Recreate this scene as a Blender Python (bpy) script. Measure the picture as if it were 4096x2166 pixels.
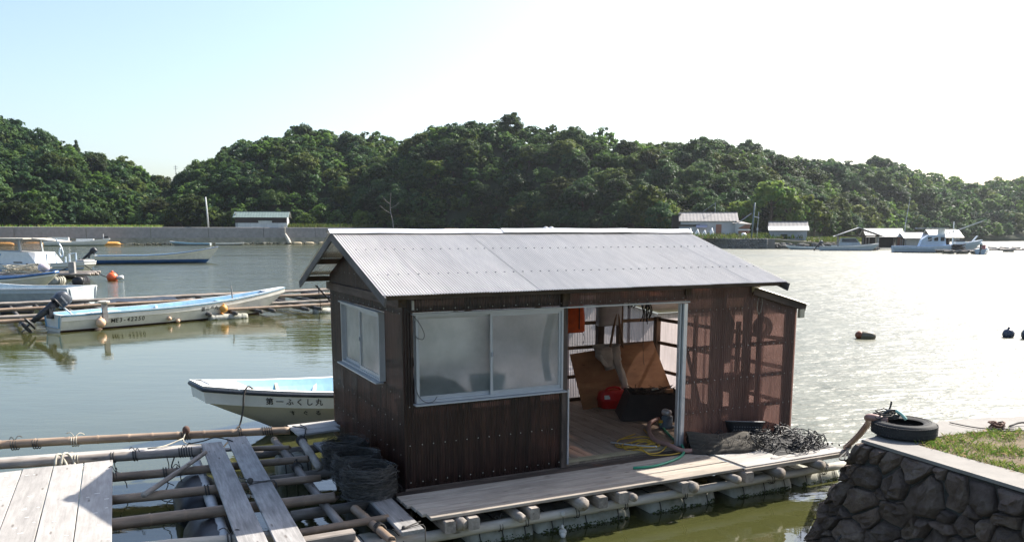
import bpy, bmesh, math, random
import numpy as np
from mathutils import Vector, Matrix, Euler, noise as mnoise
from mathutils.bvhtree import BVHTree

R = math.radians
scene = bpy.context.scene
COL = scene.collection
for o in list(bpy.data.objects):
    bpy.data.objects.remove(o)

# ------------------------------------------------------------------ camera
cam_d = bpy.data.cameras.new('camera')
cam = bpy.data.objects.new('camera', cam_d)
COL.objects.link(cam)
cam.location = (0, 0, 3.25)
cam.rotation_euler = (R(90 - 8.775), 0, 0)
cam_d.sensor_width = 36
cam_d.lens = 28.79
cam_d.shift_y = 0.0850
cam_d.clip_start = 0.1
cam_d.clip_end = 3000
scene.camera = cam

# ------------------------------------------------------------------ sky and sun
SUN_AZ, SUN_EL = 51.1, 41.8            # azimuth from +Y towards +X
world = bpy.data.worlds.new('World')
scene.world = world
world.use_nodes = True
wn = world.node_tree
bg = wn.nodes['Background']
sky = wn.nodes.new('ShaderNodeTexSky')
sky.sky_type = 'NISHITA'
sky.sun_disc = False
sky.sun_elevation = R(SUN_EL)
sky.sun_rotation = R(SUN_AZ)
sky.altitude = 0
sky.air_density = 1.0
sky.dust_density = 2.4
sky.ozone_density = 1.6
wn.links.new(sky.outputs[0], bg.inputs[0])
bg.inputs[1].default_value = 0.115
sun_d = bpy.data.lights.new('sun', 'SUN')
sun_d.energy = 5.0
sun_d.angle = R(0.55)
sun_d.color = (1.0, 0.94, 0.85)
sun = bpy.data.objects.new('sun', sun_d)
COL.objects.link(sun)
sd = Vector((math.sin(R(SUN_AZ)) * math.cos(R(SUN_EL)), math.cos(R(SUN_AZ)) * math.cos(R(SUN_EL)), math.sin(R(SUN_EL))))
sun.rotation_euler = sd.to_track_quat('Z', 'Y').to_euler()

scene.view_settings.view_transform = 'Standard'
scene.view_settings.look = 'None'
scene.view_settings.exposure = 1.2
scene.view_settings.gamma = 1.0
scene.view_settings.use_curve_mapping = False
scene.render.engine = 'CYCLES'
cy = scene.cycles
cy.use_denoising = True
try:
    cy.denoiser = 'OPENIMAGEDENOISE'
except Exception:
    pass
cy.max_bounces = 10
cy.diffuse_bounces = 4
cy.glossy_bounces = 4
cy.transmission_bounces = 8
cy.transparent_max_bounces = 16
cy.sample_clamp_indirect = 6.0
cy.caustics_reflective = False
cy.caustics_refractive = False

# ------------------------------------------------------------------ materials
def new_mat(name):
    m = bpy.data.materials.new(name)
    m.use_nodes = True
    return m, m.node_tree.nodes, m.node_tree.links

def nd(ns, t, **kw):
    n = ns.new(t)
    for k, v in kw.items():
        setattr(n, k, v)
    return n

def mixc(ns, ls, a, b, fac, blend='MIX'):
    n = ns.new('ShaderNodeMix')
    n.data_type = 'RGBA'
    n.blend_type = blend
    for sock, v in ((n.inputs[0], fac), (n.inputs[6], a), (n.inputs[7], b)):
        if hasattr(v, 'is_linked'):
            ls.new(v, sock)
        else:
            sock.default_value = (v if not isinstance(v, tuple) or len(v) == 4 else (*v, 1)) if not isinstance(v, (int, float)) else v
    return n.outputs[2]

def ramp(ns, ls, inp, stops):
    r = ns.new('ShaderNodeValToRGB')
    ls.new(inp, r.inputs[0])
    els = r.color_ramp.elements
    while len(els) < len(stops):
        els.new(0.5)
    for e, (p, c) in zip(els, stops):
        e.position = p
        e.color = (*c, 1) if len(c) == 3 else c
    return r.outputs[0]

def coords(ns, ls, scale=(1, 1, 1), src='Object', offset_random=True):
    tc = ns.new('ShaderNodeTexCoord')
    mp = ns.new('ShaderNodeMapping')
    ls.new(tc.outputs[src], mp.inputs[0])
    mp.inputs['Scale'].default_value = scale
    if offset_random:
        oi = ns.new('ShaderNodeObjectInfo')
        mu = nd(ns, 'ShaderNodeMath', operation='MULTIPLY')
        ls.new(oi.outputs['Random'], mu.inputs[0])
        mu.inputs[1].default_value = 57.0
        ls.new(mu.outputs[0], mp.inputs['Location'])
    return mp.outputs[0]

def noise_tex(ns, ls, vec, scale=5, detail=4, rough=0.55):
    n = ns.new('ShaderNodeTexNoise')
    n.inputs['Scale'].default_value = scale
    n.inputs['Detail'].default_value = detail
    n.inputs['Roughness'].default_value = rough
    if vec is not None:
        ls.new(vec, n.inputs['Vector'])
    return n.outputs['Fac']

def bump(ns, ls, h, strength=0.3, dist=0.01):
    b = ns.new('ShaderNodeBump')
    b.inputs['Strength'].default_value = strength
    b.inputs['Distance'].default_value = dist
    ls.new(h, b.inputs['Height'])
    return b.outputs[0]

def rand_value(ns, ls, col, amount=0.3):
    """brightness differs a little from one object to the next"""
    oi = ns.new('ShaderNodeObjectInfo')
    mr = ns.new('ShaderNodeMapRange')
    ls.new(oi.outputs['Random'], mr.inputs[0])
    mr.inputs[3].default_value = 1 - amount
    mr.inputs[4].default_value = 1 + amount
    h = ns.new('ShaderNodeHueSaturation')
    ls.new(col, h.inputs['Color'])
    ls.new(mr.outputs[0], h.inputs['Value'])
    return h.outputs[0]

MATS = {}

def plain(name, col, rough=0.6, metal=0.0, var=0.25, scale=6, bumpk=0.0, col2=None, spec=0.5, rv=0.0):
    """a colour with patchy wear"""
    if name in MATS:
        return MATS[name]
    m, ns, ls = new_mat(name)
    b = ns['Principled BSDF']
    v = coords(ns, ls)
    n = noise_tex(ns, ls, v, scale, 6, 0.6)
    c2 = col2 or tuple(max(0, c * (1 - var)) for c in col)
    c1 = tuple(min(1, c * (1 + var * 0.5)) for c in col)
    c = ramp(ns, ls, n, [(0.3, c2), (0.7, c1)])
    if rv:
        c = rand_value(ns, ls, c, rv)
    ls.new(c, b.inputs['Base Color'])
    b.inputs['Roughness'].default_value = rough
    b.inputs['Metallic'].default_value = metal
    b.inputs['Specular IOR Level'].default_value = spec
    if bumpk:
        n2 = noise_tex(ns, ls, v, scale * 6, 5, 0.6)
        ls.new(bump(ns, ls, n2, bumpk, 0.01), b.inputs['Normal'])
    MATS[name] = m
    return m

def wood(name, c1, c2, grain=14.0, rough=0.75, rv=0.2, stain=0.5, knots=True):
    if name in MATS:
        return MATS[name]
    m, ns, ls = new_mat(name)
    b = ns['Principled BSDF']
    v = coords(ns, ls, (1.2, grain, grain))
    n = noise_tex(ns, ls, v, 2.2, 8, 0.65)
    v2 = coords(ns, ls, (1, 2.5, 2.5))
    n2 = noise_tex(ns, ls, v2, 1.7, 5, 0.6)
    c = ramp(ns, ls, n, [(0.25, c2), (0.5, tuple((a + d) / 2 for a, d in zip(c1, c2))), (0.72, c1)])
    dark = ramp(ns, ls, n2, [(0.32, tuple([1 - stain] * 3)), (0.62, (1, 1, 1))])
    c = mixc(ns, ls, c, dark, 1.0, 'MULTIPLY')
    if knots:
        vo = ns.new('ShaderNodeTexVoronoi')
        vo.inputs['Scale'].default_value = 1.0
        vk = coords(ns, ls, (2.2, 9, 9))
        ls.new(vk, vo.inputs['Vector'])
        k = ramp(ns, ls, vo.outputs['Distance'], [(0.06, (0.25, 0.2, 0.16)), (0.13, (1, 1, 1))])
        c = mixc(ns, ls, c, k, 0.7, 'MULTIPLY')
    c = rand_value(ns, ls, c, rv)
    ls.new(c, b.inputs['Base Color'])
    b.inputs['Roughness'].default_value = rough
    b.inputs['Specular IOR Level'].default_value = 0.3
    ls.new(bump(ns, ls, n, 0.35, 0.006), b.inputs['Normal'])
    MATS[name] = m
    return m

def sheet_mat(name, transl, transp, fac_transp, gloss=0.12, rough=0.25, dirt=0.5, streak=(14, 14, 1.2)):
    """corrugated plastic: some light comes straight through, some is scattered, some is reflected"""
    m, ns, ls = new_mat(name)
    ns.remove(ns['Principled BSDF'])
    out = ns['Material Output']
    v = coords(ns, ls, streak)
    n = noise_tex(ns, ls, v, 1.6, 6, 0.62)
    v2 = coords(ns, ls, (1, 1, 1))
    n2 = noise_tex(ns, ls, v2, 1.3, 4, 0.6)
    k = ramp(ns, ls, n, [(0.3, tuple([1 - dirt] * 3)), (0.7, (1, 1, 1))])
    tcol = mixc(ns, ls, transl, k, 1.0, 'MULTIPLY')
    tr = ns.new('ShaderNodeBsdfTranslucent')
    ls.new(tcol, tr.inputs[0])
    di = ns.new('ShaderNodeBsdfDiffuse')
    dcol = mixc(ns, ls, tuple(c * 0.55 for c in transl), k, 1.0, 'MULTIPLY')
    ls.new(dcol, di.inputs[0])
    tp = ns.new('ShaderNodeBsdfTransparent')
    pcol = mixc(ns, ls, transp, k, 0.8, 'MULTIPLY')
    ls.new(pcol, tp.inputs[0])
    gl = ns.new('ShaderNodeBsdfGlossy')
    gl.inputs['Roughness'].default_value = rough
    a = ns.new('ShaderNodeMixShader')
    a.inputs[0].default_value = 0.4
    ls.new(tr.outputs[0], a.inputs[1]); ls.new(di.outputs[0], a.inputs[2])
    b = ns.new('ShaderNodeMixShader')
    f = ns.new('ShaderNodeMapRange')
    ls.new(n2, f.inputs[0])
    f.inputs[1].default_value = 0.3; f.inputs[2].default_value = 0.7
    f.inputs[3].default_value = max(0, fac_transp - 0.15); f.inputs[4].default_value = min(1, fac_transp + 0.12)
    ls.new(f.outputs[0], b.inputs[0])
    ls.new(a.outputs[0], b.inputs[1]); ls.new(tp.outputs[0], b.inputs[2])
    fr = ns.new('ShaderNodeLayerWeight')
    fr.inputs[0].default_value = 0.5
    f5 = nd(ns, 'ShaderNodeMath', operation='POWER')
    ls.new(fr.outputs['Facing'], f5.inputs[0]); f5.inputs[1].default_value = 3.5
    fm = nd(ns, 'ShaderNodeMath', operation='MULTIPLY_ADD')
    ls.new(f5.outputs[0], fm.inputs[0]); fm.inputs[1].default_value = gloss * 3.0; fm.inputs[2].default_value = 0.035
    c = ns.new('ShaderNodeMixShader')
    ls.new(fm.outputs[0], c.inputs[0])
    ls.new(b.outputs[0], c.inputs[1]); ls.new(gl.outputs[0], c.inputs[2])
    ls.new(c.outputs[0], out.inputs[0])
    MATS[name] = m
    return m

def frosted(name):
    m, ns, ls = new_mat(name)
    ns.remove(ns['Principled BSDF'])
    out = ns['Material Output']
    v = coords(ns, ls, (1, 1, 1))
    n = noise_tex(ns, ls, v, 140, 2, 0.5)
    dirt = noise_tex(ns, ls, v, 2.4, 6, 0.65)
    col = ramp(ns, ls, dirt, [(0.3, (0.80, 0.84, 0.82)), (0.6, (1.0, 1.0, 0.99))])
    rf = ns.new('ShaderNodeBsdfRefraction')
    rf.inputs['IOR'].default_value = 1.28
    rf.inputs['Roughness'].default_value = 0.42
    ls.new(col, rf.inputs[0])
    nb = bump(ns, ls, n, 0.25, 0.004)
    ls.new(nb, rf.inputs['Normal'])
    tr = ns.new('ShaderNodeBsdfTranslucent')
    ls.new(col, tr.inputs[0])
    gl = ns.new('ShaderNodeBsdfGlossy')
    gl.inputs['Roughness'].default_value = 0.18
    ls.new(nb, gl.inputs['Normal'])
    a = ns.new('ShaderNodeMixShader'); a.inputs[0].default_value = 0.30
    ls.new(rf.outputs[0], a.inputs[1]); ls.new(tr.outputs[0], a.inputs[2])
    film = ns.new('ShaderNodeBsdfDiffuse')           # daylight scattered by the ground glass, put in as a pale diffuse colour
    fcol = ramp(ns, ls, dirt, [(0.3, (0.25, 0.29, 0.28)), (0.65, (0.55, 0.60, 0.59))])
    ls.new(fcol, film.inputs[0])
    a2 = ns.new('ShaderNodeMixShader'); a2.inputs[0].default_value = 0.30
    ls.new(a.outputs[0], a2.inputs[1]); ls.new(film.outputs[0], a2.inputs[2])
    b = ns.new('ShaderNodeMixShader'); b.inputs[0].default_value = 0.10
    ls.new(a2.outputs[0], b.inputs[1]); ls.new(gl.outputs[0], b.inputs[2])
    ls.new(b.outputs[0], out.inputs[0])
    MATS[name] = m
    return m

def leaf_mat(name, c1, c2, transl=0.45):
    m, ns, ls = new_mat(name)
    b = ns['Principled BSDF']
    out = ns['Material Output']
    at = ns.new('ShaderNodeAttribute'); at.attribute_name = 'tint'
    oi = ns.new('ShaderNodeObjectInfo')
    c = mixc(ns, ls, c1, c2, at.outputs['Fac'])
    h = ns.new('ShaderNodeHueSaturation')
    ls.new(c, h.inputs['Color'])
    mr = ns.new('ShaderNodeMapRange'); ls.new(oi.outputs['Random'], mr.inputs[0])
    mr.inputs[3].default_value = 0.55; mr.inputs[4].default_value = 1.6
    ls.new(mr.outputs[0], h.inputs['Value'])
    mh = ns.new('ShaderNodeMapRange')
    mm = nd(ns, 'ShaderNodeMath', operation='MULTIPLY'); ls.new(oi.outputs['Random'], mm.inputs[0]); mm.inputs[1].default_value = 7.13
    mf = nd(ns, 'ShaderNodeMath', operation='FRACT'); ls.new(mm.outputs[0], mf.inputs[0])
    ls.new(mf.outputs[0], mh.inputs[0]); mh.inputs[3].default_value = 0.488; mh.inputs[4].default_value = 0.522
    ls.new(mh.outputs[0], h.inputs['Hue'])
    ls.new(h.outputs[0], b.inputs['Base Color'])
    b.inputs['Roughness'].default_value = 0.55
    b.inputs['Specular IOR Level'].default_value = 0.15
    tr = ns.new('ShaderNodeBsdfTranslucent')
    hs = ns.new('ShaderNodeHueSaturation'); hs.inputs['Value'].default_value = 1.3; hs.inputs['Hue'].default_value = 0.485
    ls.new(h.outputs[0], hs.inputs['Color']); ls.new(hs.outputs[0], tr.inputs[0])
    mx = ns.new('ShaderNodeMixShader'); mx.inputs[0].default_value = transl
    ls.new(b.outputs[0], mx.inputs[1]); ls.new(tr.outputs[0], mx.inputs[2])
    ls.new(mx.outputs[0], out.inputs[0])
    MATS[name] = m
    return m

def water_mat():
    m, ns, ls = new_mat('water')
    b = ns['Principled BSDF']
    tc = ns.new('ShaderNodeTexCoord')
    def mapped(sc, rot=0):
        mp = ns.new('ShaderNodeMapping')
        ls.new(tc.outputs['Object'], mp.inputs[0])
        mp.inputs['Scale'].default_value = sc
        mp.inputs['Rotation'].default_value = (0, 0, rot)
        return mp.outputs[0]
    # how far the breeze has ruffled the water: sheltered near the quay, open further out
    big = noise_tex(ns, ls, mapped((0.03, 0.075, 1), 0.15), 1.0, 4, 0.6)
    sep = ns.new('ShaderNodeSeparateXYZ'); ls.new(tc.outputs['Object'], sep.inputs[0])
    far = ns.new('ShaderNodeMapRange'); ls.new(sep.outputs['Y'], far.inputs[0])
    far.inputs[1].default_value = 25; far.inputs[2].default_value = 62
    far.inputs[3].default_value = 0.05; far.inputs[4].default_value = 1.0
    wind = ns.new('ShaderNodeMapRange'); ls.new(big, wind.inputs[0])
    wind.inputs[1].default_value = 0.35; wind.inputs[2].default_value = 0.65
    wind.inputs[3].default_value = 0.35; wind.inputs[4].default_value = 1.0
    amt = nd(ns, 'ShaderNodeMath', operation='MULTIPLY'); ls.new(far.outputs[0], amt.inputs[0]); ls.new(wind.outputs[0], amt.inputs[1])
    w1 = noise_tex(ns, ls, mapped((0.9, 2.6, 1), 0.1), 1.0, 3, 0.5)
    w2 = noise_tex(ns, ls, mapped((3.5, 7.5, 1), -0.2), 1.0, 3, 0.55)
    w3 = noise_tex(ns, ls, mapped((0.35, 0.8, 1), 0.3), 1.0, 2, 0.5)
    s1 = nd(ns, 'ShaderNodeMath', operation='MULTIPLY'); ls.new(w2, s1.inputs[0]); s1.inputs[1].default_value = 0.35
    s2 = nd(ns, 'ShaderNodeMath', operation='ADD'); ls.new(w1, s2.inputs[0]); ls.new(s1.outputs[0], s2.inputs[1])
    s3 = nd(ns, 'ShaderNodeMath', operation='ADD'); ls.new(s2.outputs[0], s3.inputs[0]); ls.new(w3, s3.inputs[1])
    bp = ns.new('ShaderNodeBump')
    bp.inputs['Distance'].default_value = 0.14
    ls.new(amt.outputs[0], bp.inputs['Strength'])
    ls.new(s3.outputs[0], bp.inputs['Height'])
    ls.new(bp.outputs[0], b.inputs['Normal'])
    murk = noise_tex(ns, ls, mapped((0.25, 0.25, 1)), 1.0, 4, 0.6)
    c = ramp(ns, ls, murk, [(0.3, (0.040, 0.043, 0.014)), (0.7, (0.058, 0.060, 0.021))])
    ls.new(c, b.inputs['Base Color'])
    rr = ns.new('ShaderNodeMapRange'); ls.new(amt.outputs[0], rr.inputs[0])
    rr.inputs[3].default_value = 0.015; rr.inputs[4].default_value = 0.17
    # the open side of the bay, past the hut, gets the breeze
    ex = ns.new('ShaderNodeMapRange'); ls.new(sep.outputs['X'], ex.inputs[0]); ex.interpolation_type = 'SMOOTHSTEP'
    ex.inputs[1].default_value = 1.5; ex.inputs[2].default_value = 5.5; ex.inputs[3].default_value = 0; ex.inputs[4].default_value = 0.37
    ey = ns.new('ShaderNodeMapRange'); ls.new(sep.outputs['Y'], ey.inputs[0]); ey.interpolation_type = 'SMOOTHSTEP'
    ey.inputs[1].default_value = 8.6; ey.inputs[2].default_value = 12.5
    em = nd(ns, 'ShaderNodeMath', operation='MULTIPLY'); ls.new(ex.outputs[0], em.inputs[0]); ls.new(ey.outputs[0], em.inputs[1])
    ra = nd(ns, 'ShaderNodeMath', operation='ADD'); ls.new(rr.outputs[0], ra.inputs[0]); ls.new(em.outputs[0], ra.inputs[1])
    ls.new(ra.outputs[0], b.inputs['Roughness'])
    am2 = nd(ns, 'ShaderNodeMath', operation='MULTIPLY_ADD'); ls.new(em.outputs[0], am2.inputs[0]); am2.inputs[1].default_value = 2.3; ls.new(amt.outputs[0], am2.inputs[2])
    ls.new(am2.outputs[0], bp.inputs['Strength'])
    b.inputs['IOR'].default_value = 1.333
    b.inputs['Specular IOR Level'].default_value = 1.65
    return m

WATER = water_mat()
W_DECK = wood('deck_board', (0.47, 0.41, 0.34), (0.27, 0.23, 0.19), 12, rv=0.12, stain=0.25)
W_GREY = wood('grey_plank', (0.48, 0.46, 0.44), (0.22, 0.21, 0.20), 16, rv=0.2, stain=0.35)
W_PALE = wood('pale_plank', (0.45, 0.43, 0.40), (0.30, 0.28, 0.26), 12, rv=0.12, stain=0.25)
W_DARK = wood('dark_timber', (0.15, 0.11, 0.085), (0.055, 0.04, 0.032), 10, rv=0.2)
W_STUD = wood('stud_timber', (0.30, 0.20, 0.13), (0.16, 0.10, 0.065), 10, rv=0.2)
W_BAMBOO = wood('bamboo_pole', (0.42, 0.31, 0.22), (0.21, 0.145, 0.10), 9, rough=0.55, rv=0.2, stain=0.5, knots=False)
W_LOG = wood('grey_log', (0.44, 0.39, 0.34), (0.19, 0.16, 0.135), 9, rv=0.2, stain=0.5)
W_FLOOR = wood('floor_board', (0.42, 0.33, 0.24), (0.24, 0.18, 0.13), 10, rv=0.12, stain=0.3)
W_PLY = wood('plywood', (0.40, 0.205, 0.095), (0.24, 0.115, 0.055), 3, rv=0.0, stain=0.35)
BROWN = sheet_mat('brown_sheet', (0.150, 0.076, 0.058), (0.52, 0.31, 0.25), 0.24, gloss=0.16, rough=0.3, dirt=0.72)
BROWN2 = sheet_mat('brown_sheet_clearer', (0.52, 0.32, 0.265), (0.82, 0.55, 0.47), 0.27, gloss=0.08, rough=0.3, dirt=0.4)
CLEAR = sheet_mat('pale_sheet', (0.50, 0.44, 0.44), (0.75, 0.68, 0.68), 0.20, gloss=0.05, dirt=0.3)
FROST = frosted('frosted_glass')
ALU = plain('aluminium', (0.62, 0.64, 0.66), 0.35, 0.7, 0.1, 8)
WHITE_ALU = plain('pale_frame', (0.46, 0.47, 0.47), 0.4, 0.3, 0.12, 5)
def galv():
    m, ns, ls = new_mat('galvanised')
    b = ns['Principled BSDF']
    v = coords(ns, ls, (6, 1, 1))
    n = noise_tex(ns, ls, v, 2.5, 5, 0.6)
    c = ramp(ns, ls, n, [(0.3, (0.58, 0.54, 0.485)), (0.7, (0.70, 0.655, 0.59))])
    c = rand_value(ns, ls, c, 0.05)
    ls.new(c, b.inputs['Base Color'])
    b.inputs['Metallic'].default_value = 0.25
    rr = ns.new('ShaderNodeMapRange'); ls.new(n, rr.inputs[0])
    rr.inputs[3].default_value = 0.36; rr.inputs[4].default_value = 0.5
    ls.new(rr.outputs[0], b.inputs['Roughness'])
    return m
GALV = galv()
WHITE = plain('white_gelcoat', (0.74, 0.74, 0.71), 0.35, 0, 0.12, 3, 0.03)
CREAM = plain('cream_hull', (0.70, 0.68, 0.61), 0.4, 0, 0.18, 2.5, 0.03)
HULLGREY = plain('grey_hull', (0.40, 0.44, 0.45), 0.45, 0, 0.25, 2.5, 0.03)
PALEHULL = plain('pale_blue_hull', (0.50, 0.58, 0.66), 0.4, 0, 0.15, 2.5)
BLUE = plain('blue_paint', (0.035, 0.11, 0.27), 0.4, 0, 0.25, 4)
SKYBLUE = plain('pale_blue_paint', (0.25, 0.44, 0.55), 0.5, 0, 0.2, 4)
NAVY = plain('dark_rubber', (0.025, 0.035, 0.05), 0.5, 0, 0.3, 8)
REDBOT = plain('dark_red_antifouling', (0.07, 0.03, 0.03), 0.6, 0, 0.3, 4)
BLACK = plain('black_plastic', (0.02, 0.021, 0.024), 0.45, 0, 0.4, 9, 0.1)
RUBBER = plain('tyre_rubber', (0.022, 0.022, 0.022), 0.8, 0, 0.4, 14, 0.2)
MOTOR = plain('motor_grey', (0.045, 0.055, 0.07), 0.35, 0, 0.3, 6)
ORANGE = plain('orange_float', (0.75, 0.13, 0.035), 0.45, 0, 0.25, 5)
AMBER = plain('amber_float', (0.62, 0.30, 0.06), 0.5, 0, 0.35, 5, rv=0.2)
PEACH = plain('peach_fender', (0.70, 0.46, 0.30), 0.5, 0, 0.25, 6, rv=0.2)
REDCAN = plain('red_can', (0.50, 0.018, 0.016), 0.35, 0, 0.2, 5)
LIFE = plain('orange_fabric', (0.62, 0.10, 0.02), 0.8, 0, 0.3, 8, 0.2)
CLOTH = plain('grey_cloth', (0.36, 0.32, 0.27), 0.9, 0, 0.25, 7, 0.2)
GREENHOSE = plain('green_hose', (0.03, 0.25, 0.14), 0.4, 0, 0.2, 8)
PINKHOSE = plain('brown_hose', (0.30, 0.17, 0.14), 0.5, 0, 0.25, 8)
YELLOW = plain('yellow_rope', (0.55, 0.33, 0.04), 0.6, 0, 0.25, 20)
ROPE = plain('dark_rope', (0.055, 0.05, 0.045), 0.85, 0, 0.4, 30)
ROPE_PALE = plain('pale_rope', (0.45, 0.42, 0.34), 0.85, 0, 0.35, 30)
WIRE = plain('rusted_wire_net', (0.085, 0.078, 0.066), 0.6, 0.2, 0.5, 20, col2=(0.018, 0.018, 0.018))
CORD = plain('black_cord', (0.018, 0.018, 0.019), 0.5, 0, 0.4, 20)
NET = plain('brown_net', (0.045, 0.038, 0.028), 0.9, 0, 0.5, 20, 0.3)
FOAM = plain('foam_float', (0.42, 0.41, 0.36), 0.85, 0, 0.35, 4, 0.3, col2=(0.17, 0.17, 0.12))
ALGAE = plain('algae', (0.055, 0.075, 0.018), 0.9, 0, 0.5, 12, 0.5)
CONC = plain('concrete', (0.27, 0.255, 0.24), 0.85, 0, 0.22, 1.2, 0.15)
CONC_CAP = plain('concrete_cap', (0.21, 0.195, 0.175), 0.85, 0, 0.18, 5, 0.25)
MORTAR = plain('mortar', (0.055, 0.052, 0.046), 0.95, 0, 0.4, 10, 0.4)
def stone_mat():
    m, ns, ls = new_mat('rough_stone')
    b = ns['Principled BSDF']
    v = coords(ns, ls, (1, 1, 1))
    n = noise_tex(ns, ls, v, 5, 8, 0.65)
    n2 = noise_tex(ns, ls, v, 26, 6, 0.7)
    c = ramp(ns, ls, n, [(0.25, (0.065, 0.044, 0.033)), (0.5, (0.15, 0.105, 0.08)), (0.75, (0.25, 0.195, 0.155))])
    spots = ramp(ns, ls, n2, [(0.62, (0, 0, 0)), (0.72, (1, 1, 1))])
    c = mixc(ns, ls, c, (0.18, 0.17, 0.155), mixc(ns, ls, (0, 0, 0), spots, 0.35))
    c = rand_value(ns, ls, c, 0.35)
    ls.new(c, b.inputs['Base Color'])
    b.inputs['Roughness'].default_value = 0.85
    hh = nd(ns, 'ShaderNodeMath', operation='ADD'); ls.new(n, hh.inputs[0]); ls.new(n2, hh.inputs[1])
    ls.new(bump(ns, ls, hh.outputs[0], 1.0, 0.045), b.inputs['Normal'])
    return m
STONE = stone_mat()
SOIL = plain('soil', (0.12, 0.085, 0.045), 0.95, 0, 0.4, 9, 0.5)
HILLGROUND = plain('hill_soil', (0.030, 0.042, 0.016), 0.95, 0, 0.4, 0.3)
SHOREGROUND = plain('shore_soil', (0.16, 0.15, 0.08), 0.95, 0, 0.5, 0.5, 0.3, col2=(0.07, 0.09, 0.03))
BARK = plain('bark', (0.09, 0.07, 0.05), 0.9, 0, 0.4, 4, 0.4)
DEADWOOD = plain('bleached_wood', (0.35, 0.32, 0.28), 0.9, 0, 0.3, 4)
LEAF = leaf_mat('evergreen_leaf', (0.020, 0.044, 0.015), (0.085, 0.135, 0.038), 0.45)
LEAF_OLIVE = leaf_mat('olive_leaf', (0.026, 0.046, 0.012), (0.100, 0.128, 0.032), 0.45)
LEAF_DEEP = leaf_mat('deep_green_leaf', (0.014, 0.036, 0.015), (0.060, 0.108, 0.036), 0.42)
LEAF_FRESH = leaf_mat('fresh_leaf', (0.030, 0.062, 0.014), (0.100, 0.165, 0.032), 0.5)
LEAF_LIGHT = leaf_mat('bright_leaf', (0.05, 0.10, 0.02), (0.16, 0.20, 0.04))
GRASSB = leaf_mat('grass_blade', (0.07, 0.16, 0.022), (0.20, 0.19, 0.06), 0.35)
PLASTER = plain('grey_plaster', (0.42, 0.43, 0.44), 0.8, 0, 0.15, 0.7)
PLASTER_W = plain('white_plaster', (0.60, 0.60, 0.58), 0.8, 0, 0.15, 0.7)
TIN_BROWN = plain('dark_boarding', (0.035, 0.026, 0.023), 0.8, 0, 0.3, 1.5)
ROOF_GREY = plain('grey_slate_roof', (0.27, 0.25, 0.235), 0.8, 0, 0.2, 0.8)
ROOF_GREEN = plain('green_tin_roof', (0.15, 0.20, 0.18), 0.5, 0.1, 0.2, 0.9)
ROOF_WHITE = plain('pale_tin_roof', (0.62, 0.61, 0.57), 0.5, 0.1, 0.12, 0.8)
BRICKRED = plain('red_boarding', (0.26, 0.12, 0.08), 0.8, 0, 0.3, 1.5)
GLASSDARK = plain('dark_glass', (0.03, 0.035, 0.04), 0.08, 0, 0.2, 3)
STEEL = plain('grey_steel', (0.30, 0.33, 0.35), 0.5, 0.3, 0.2, 3)
PAINT = plain('black_lettering', (0.02, 0.02, 0.022), 0.5, 0, 0.2, 5)
SCREW = plain('washer', (0.62, 0.58, 0.50), 0.5, 0.2, 0.2, 20)
RUSTNAIL = plain('dark_washer', (0.20, 0.20, 0.21), 0.5, 0.3, 0.3, 20)

# ------------------------------------------------------------------ object helpers
def link(name, me, mat=None, parent=None, matrix=None):
    o = bpy.data.objects.new(name, me)
    COL.objects.link(o)
    if mat is not None and me is not None and len(me.materials) == 0:
        me.materials.append(mat)
    if parent is not None:
        o.parent = parent
    if matrix is not None:
        o.matrix_basis = matrix
    return o

def tag(o, label, cat, group=None, kind=None):
    if label: o['label'] = label
    if cat: o['category'] = cat
    if group: o['group'] = group
    if kind: o['kind'] = kind
    return o

def thing(name, label, cat, loc=(0, 0, 0), rz=0.0, group=None):
    o = bpy.data.objects.new(name, None)
    o.empty_display_size = 0.2
    COL.objects.link(o)
    o.location = loc
    o.rotation_euler = (0, 0, rz)
    return tag(o, label, cat, group)

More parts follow.
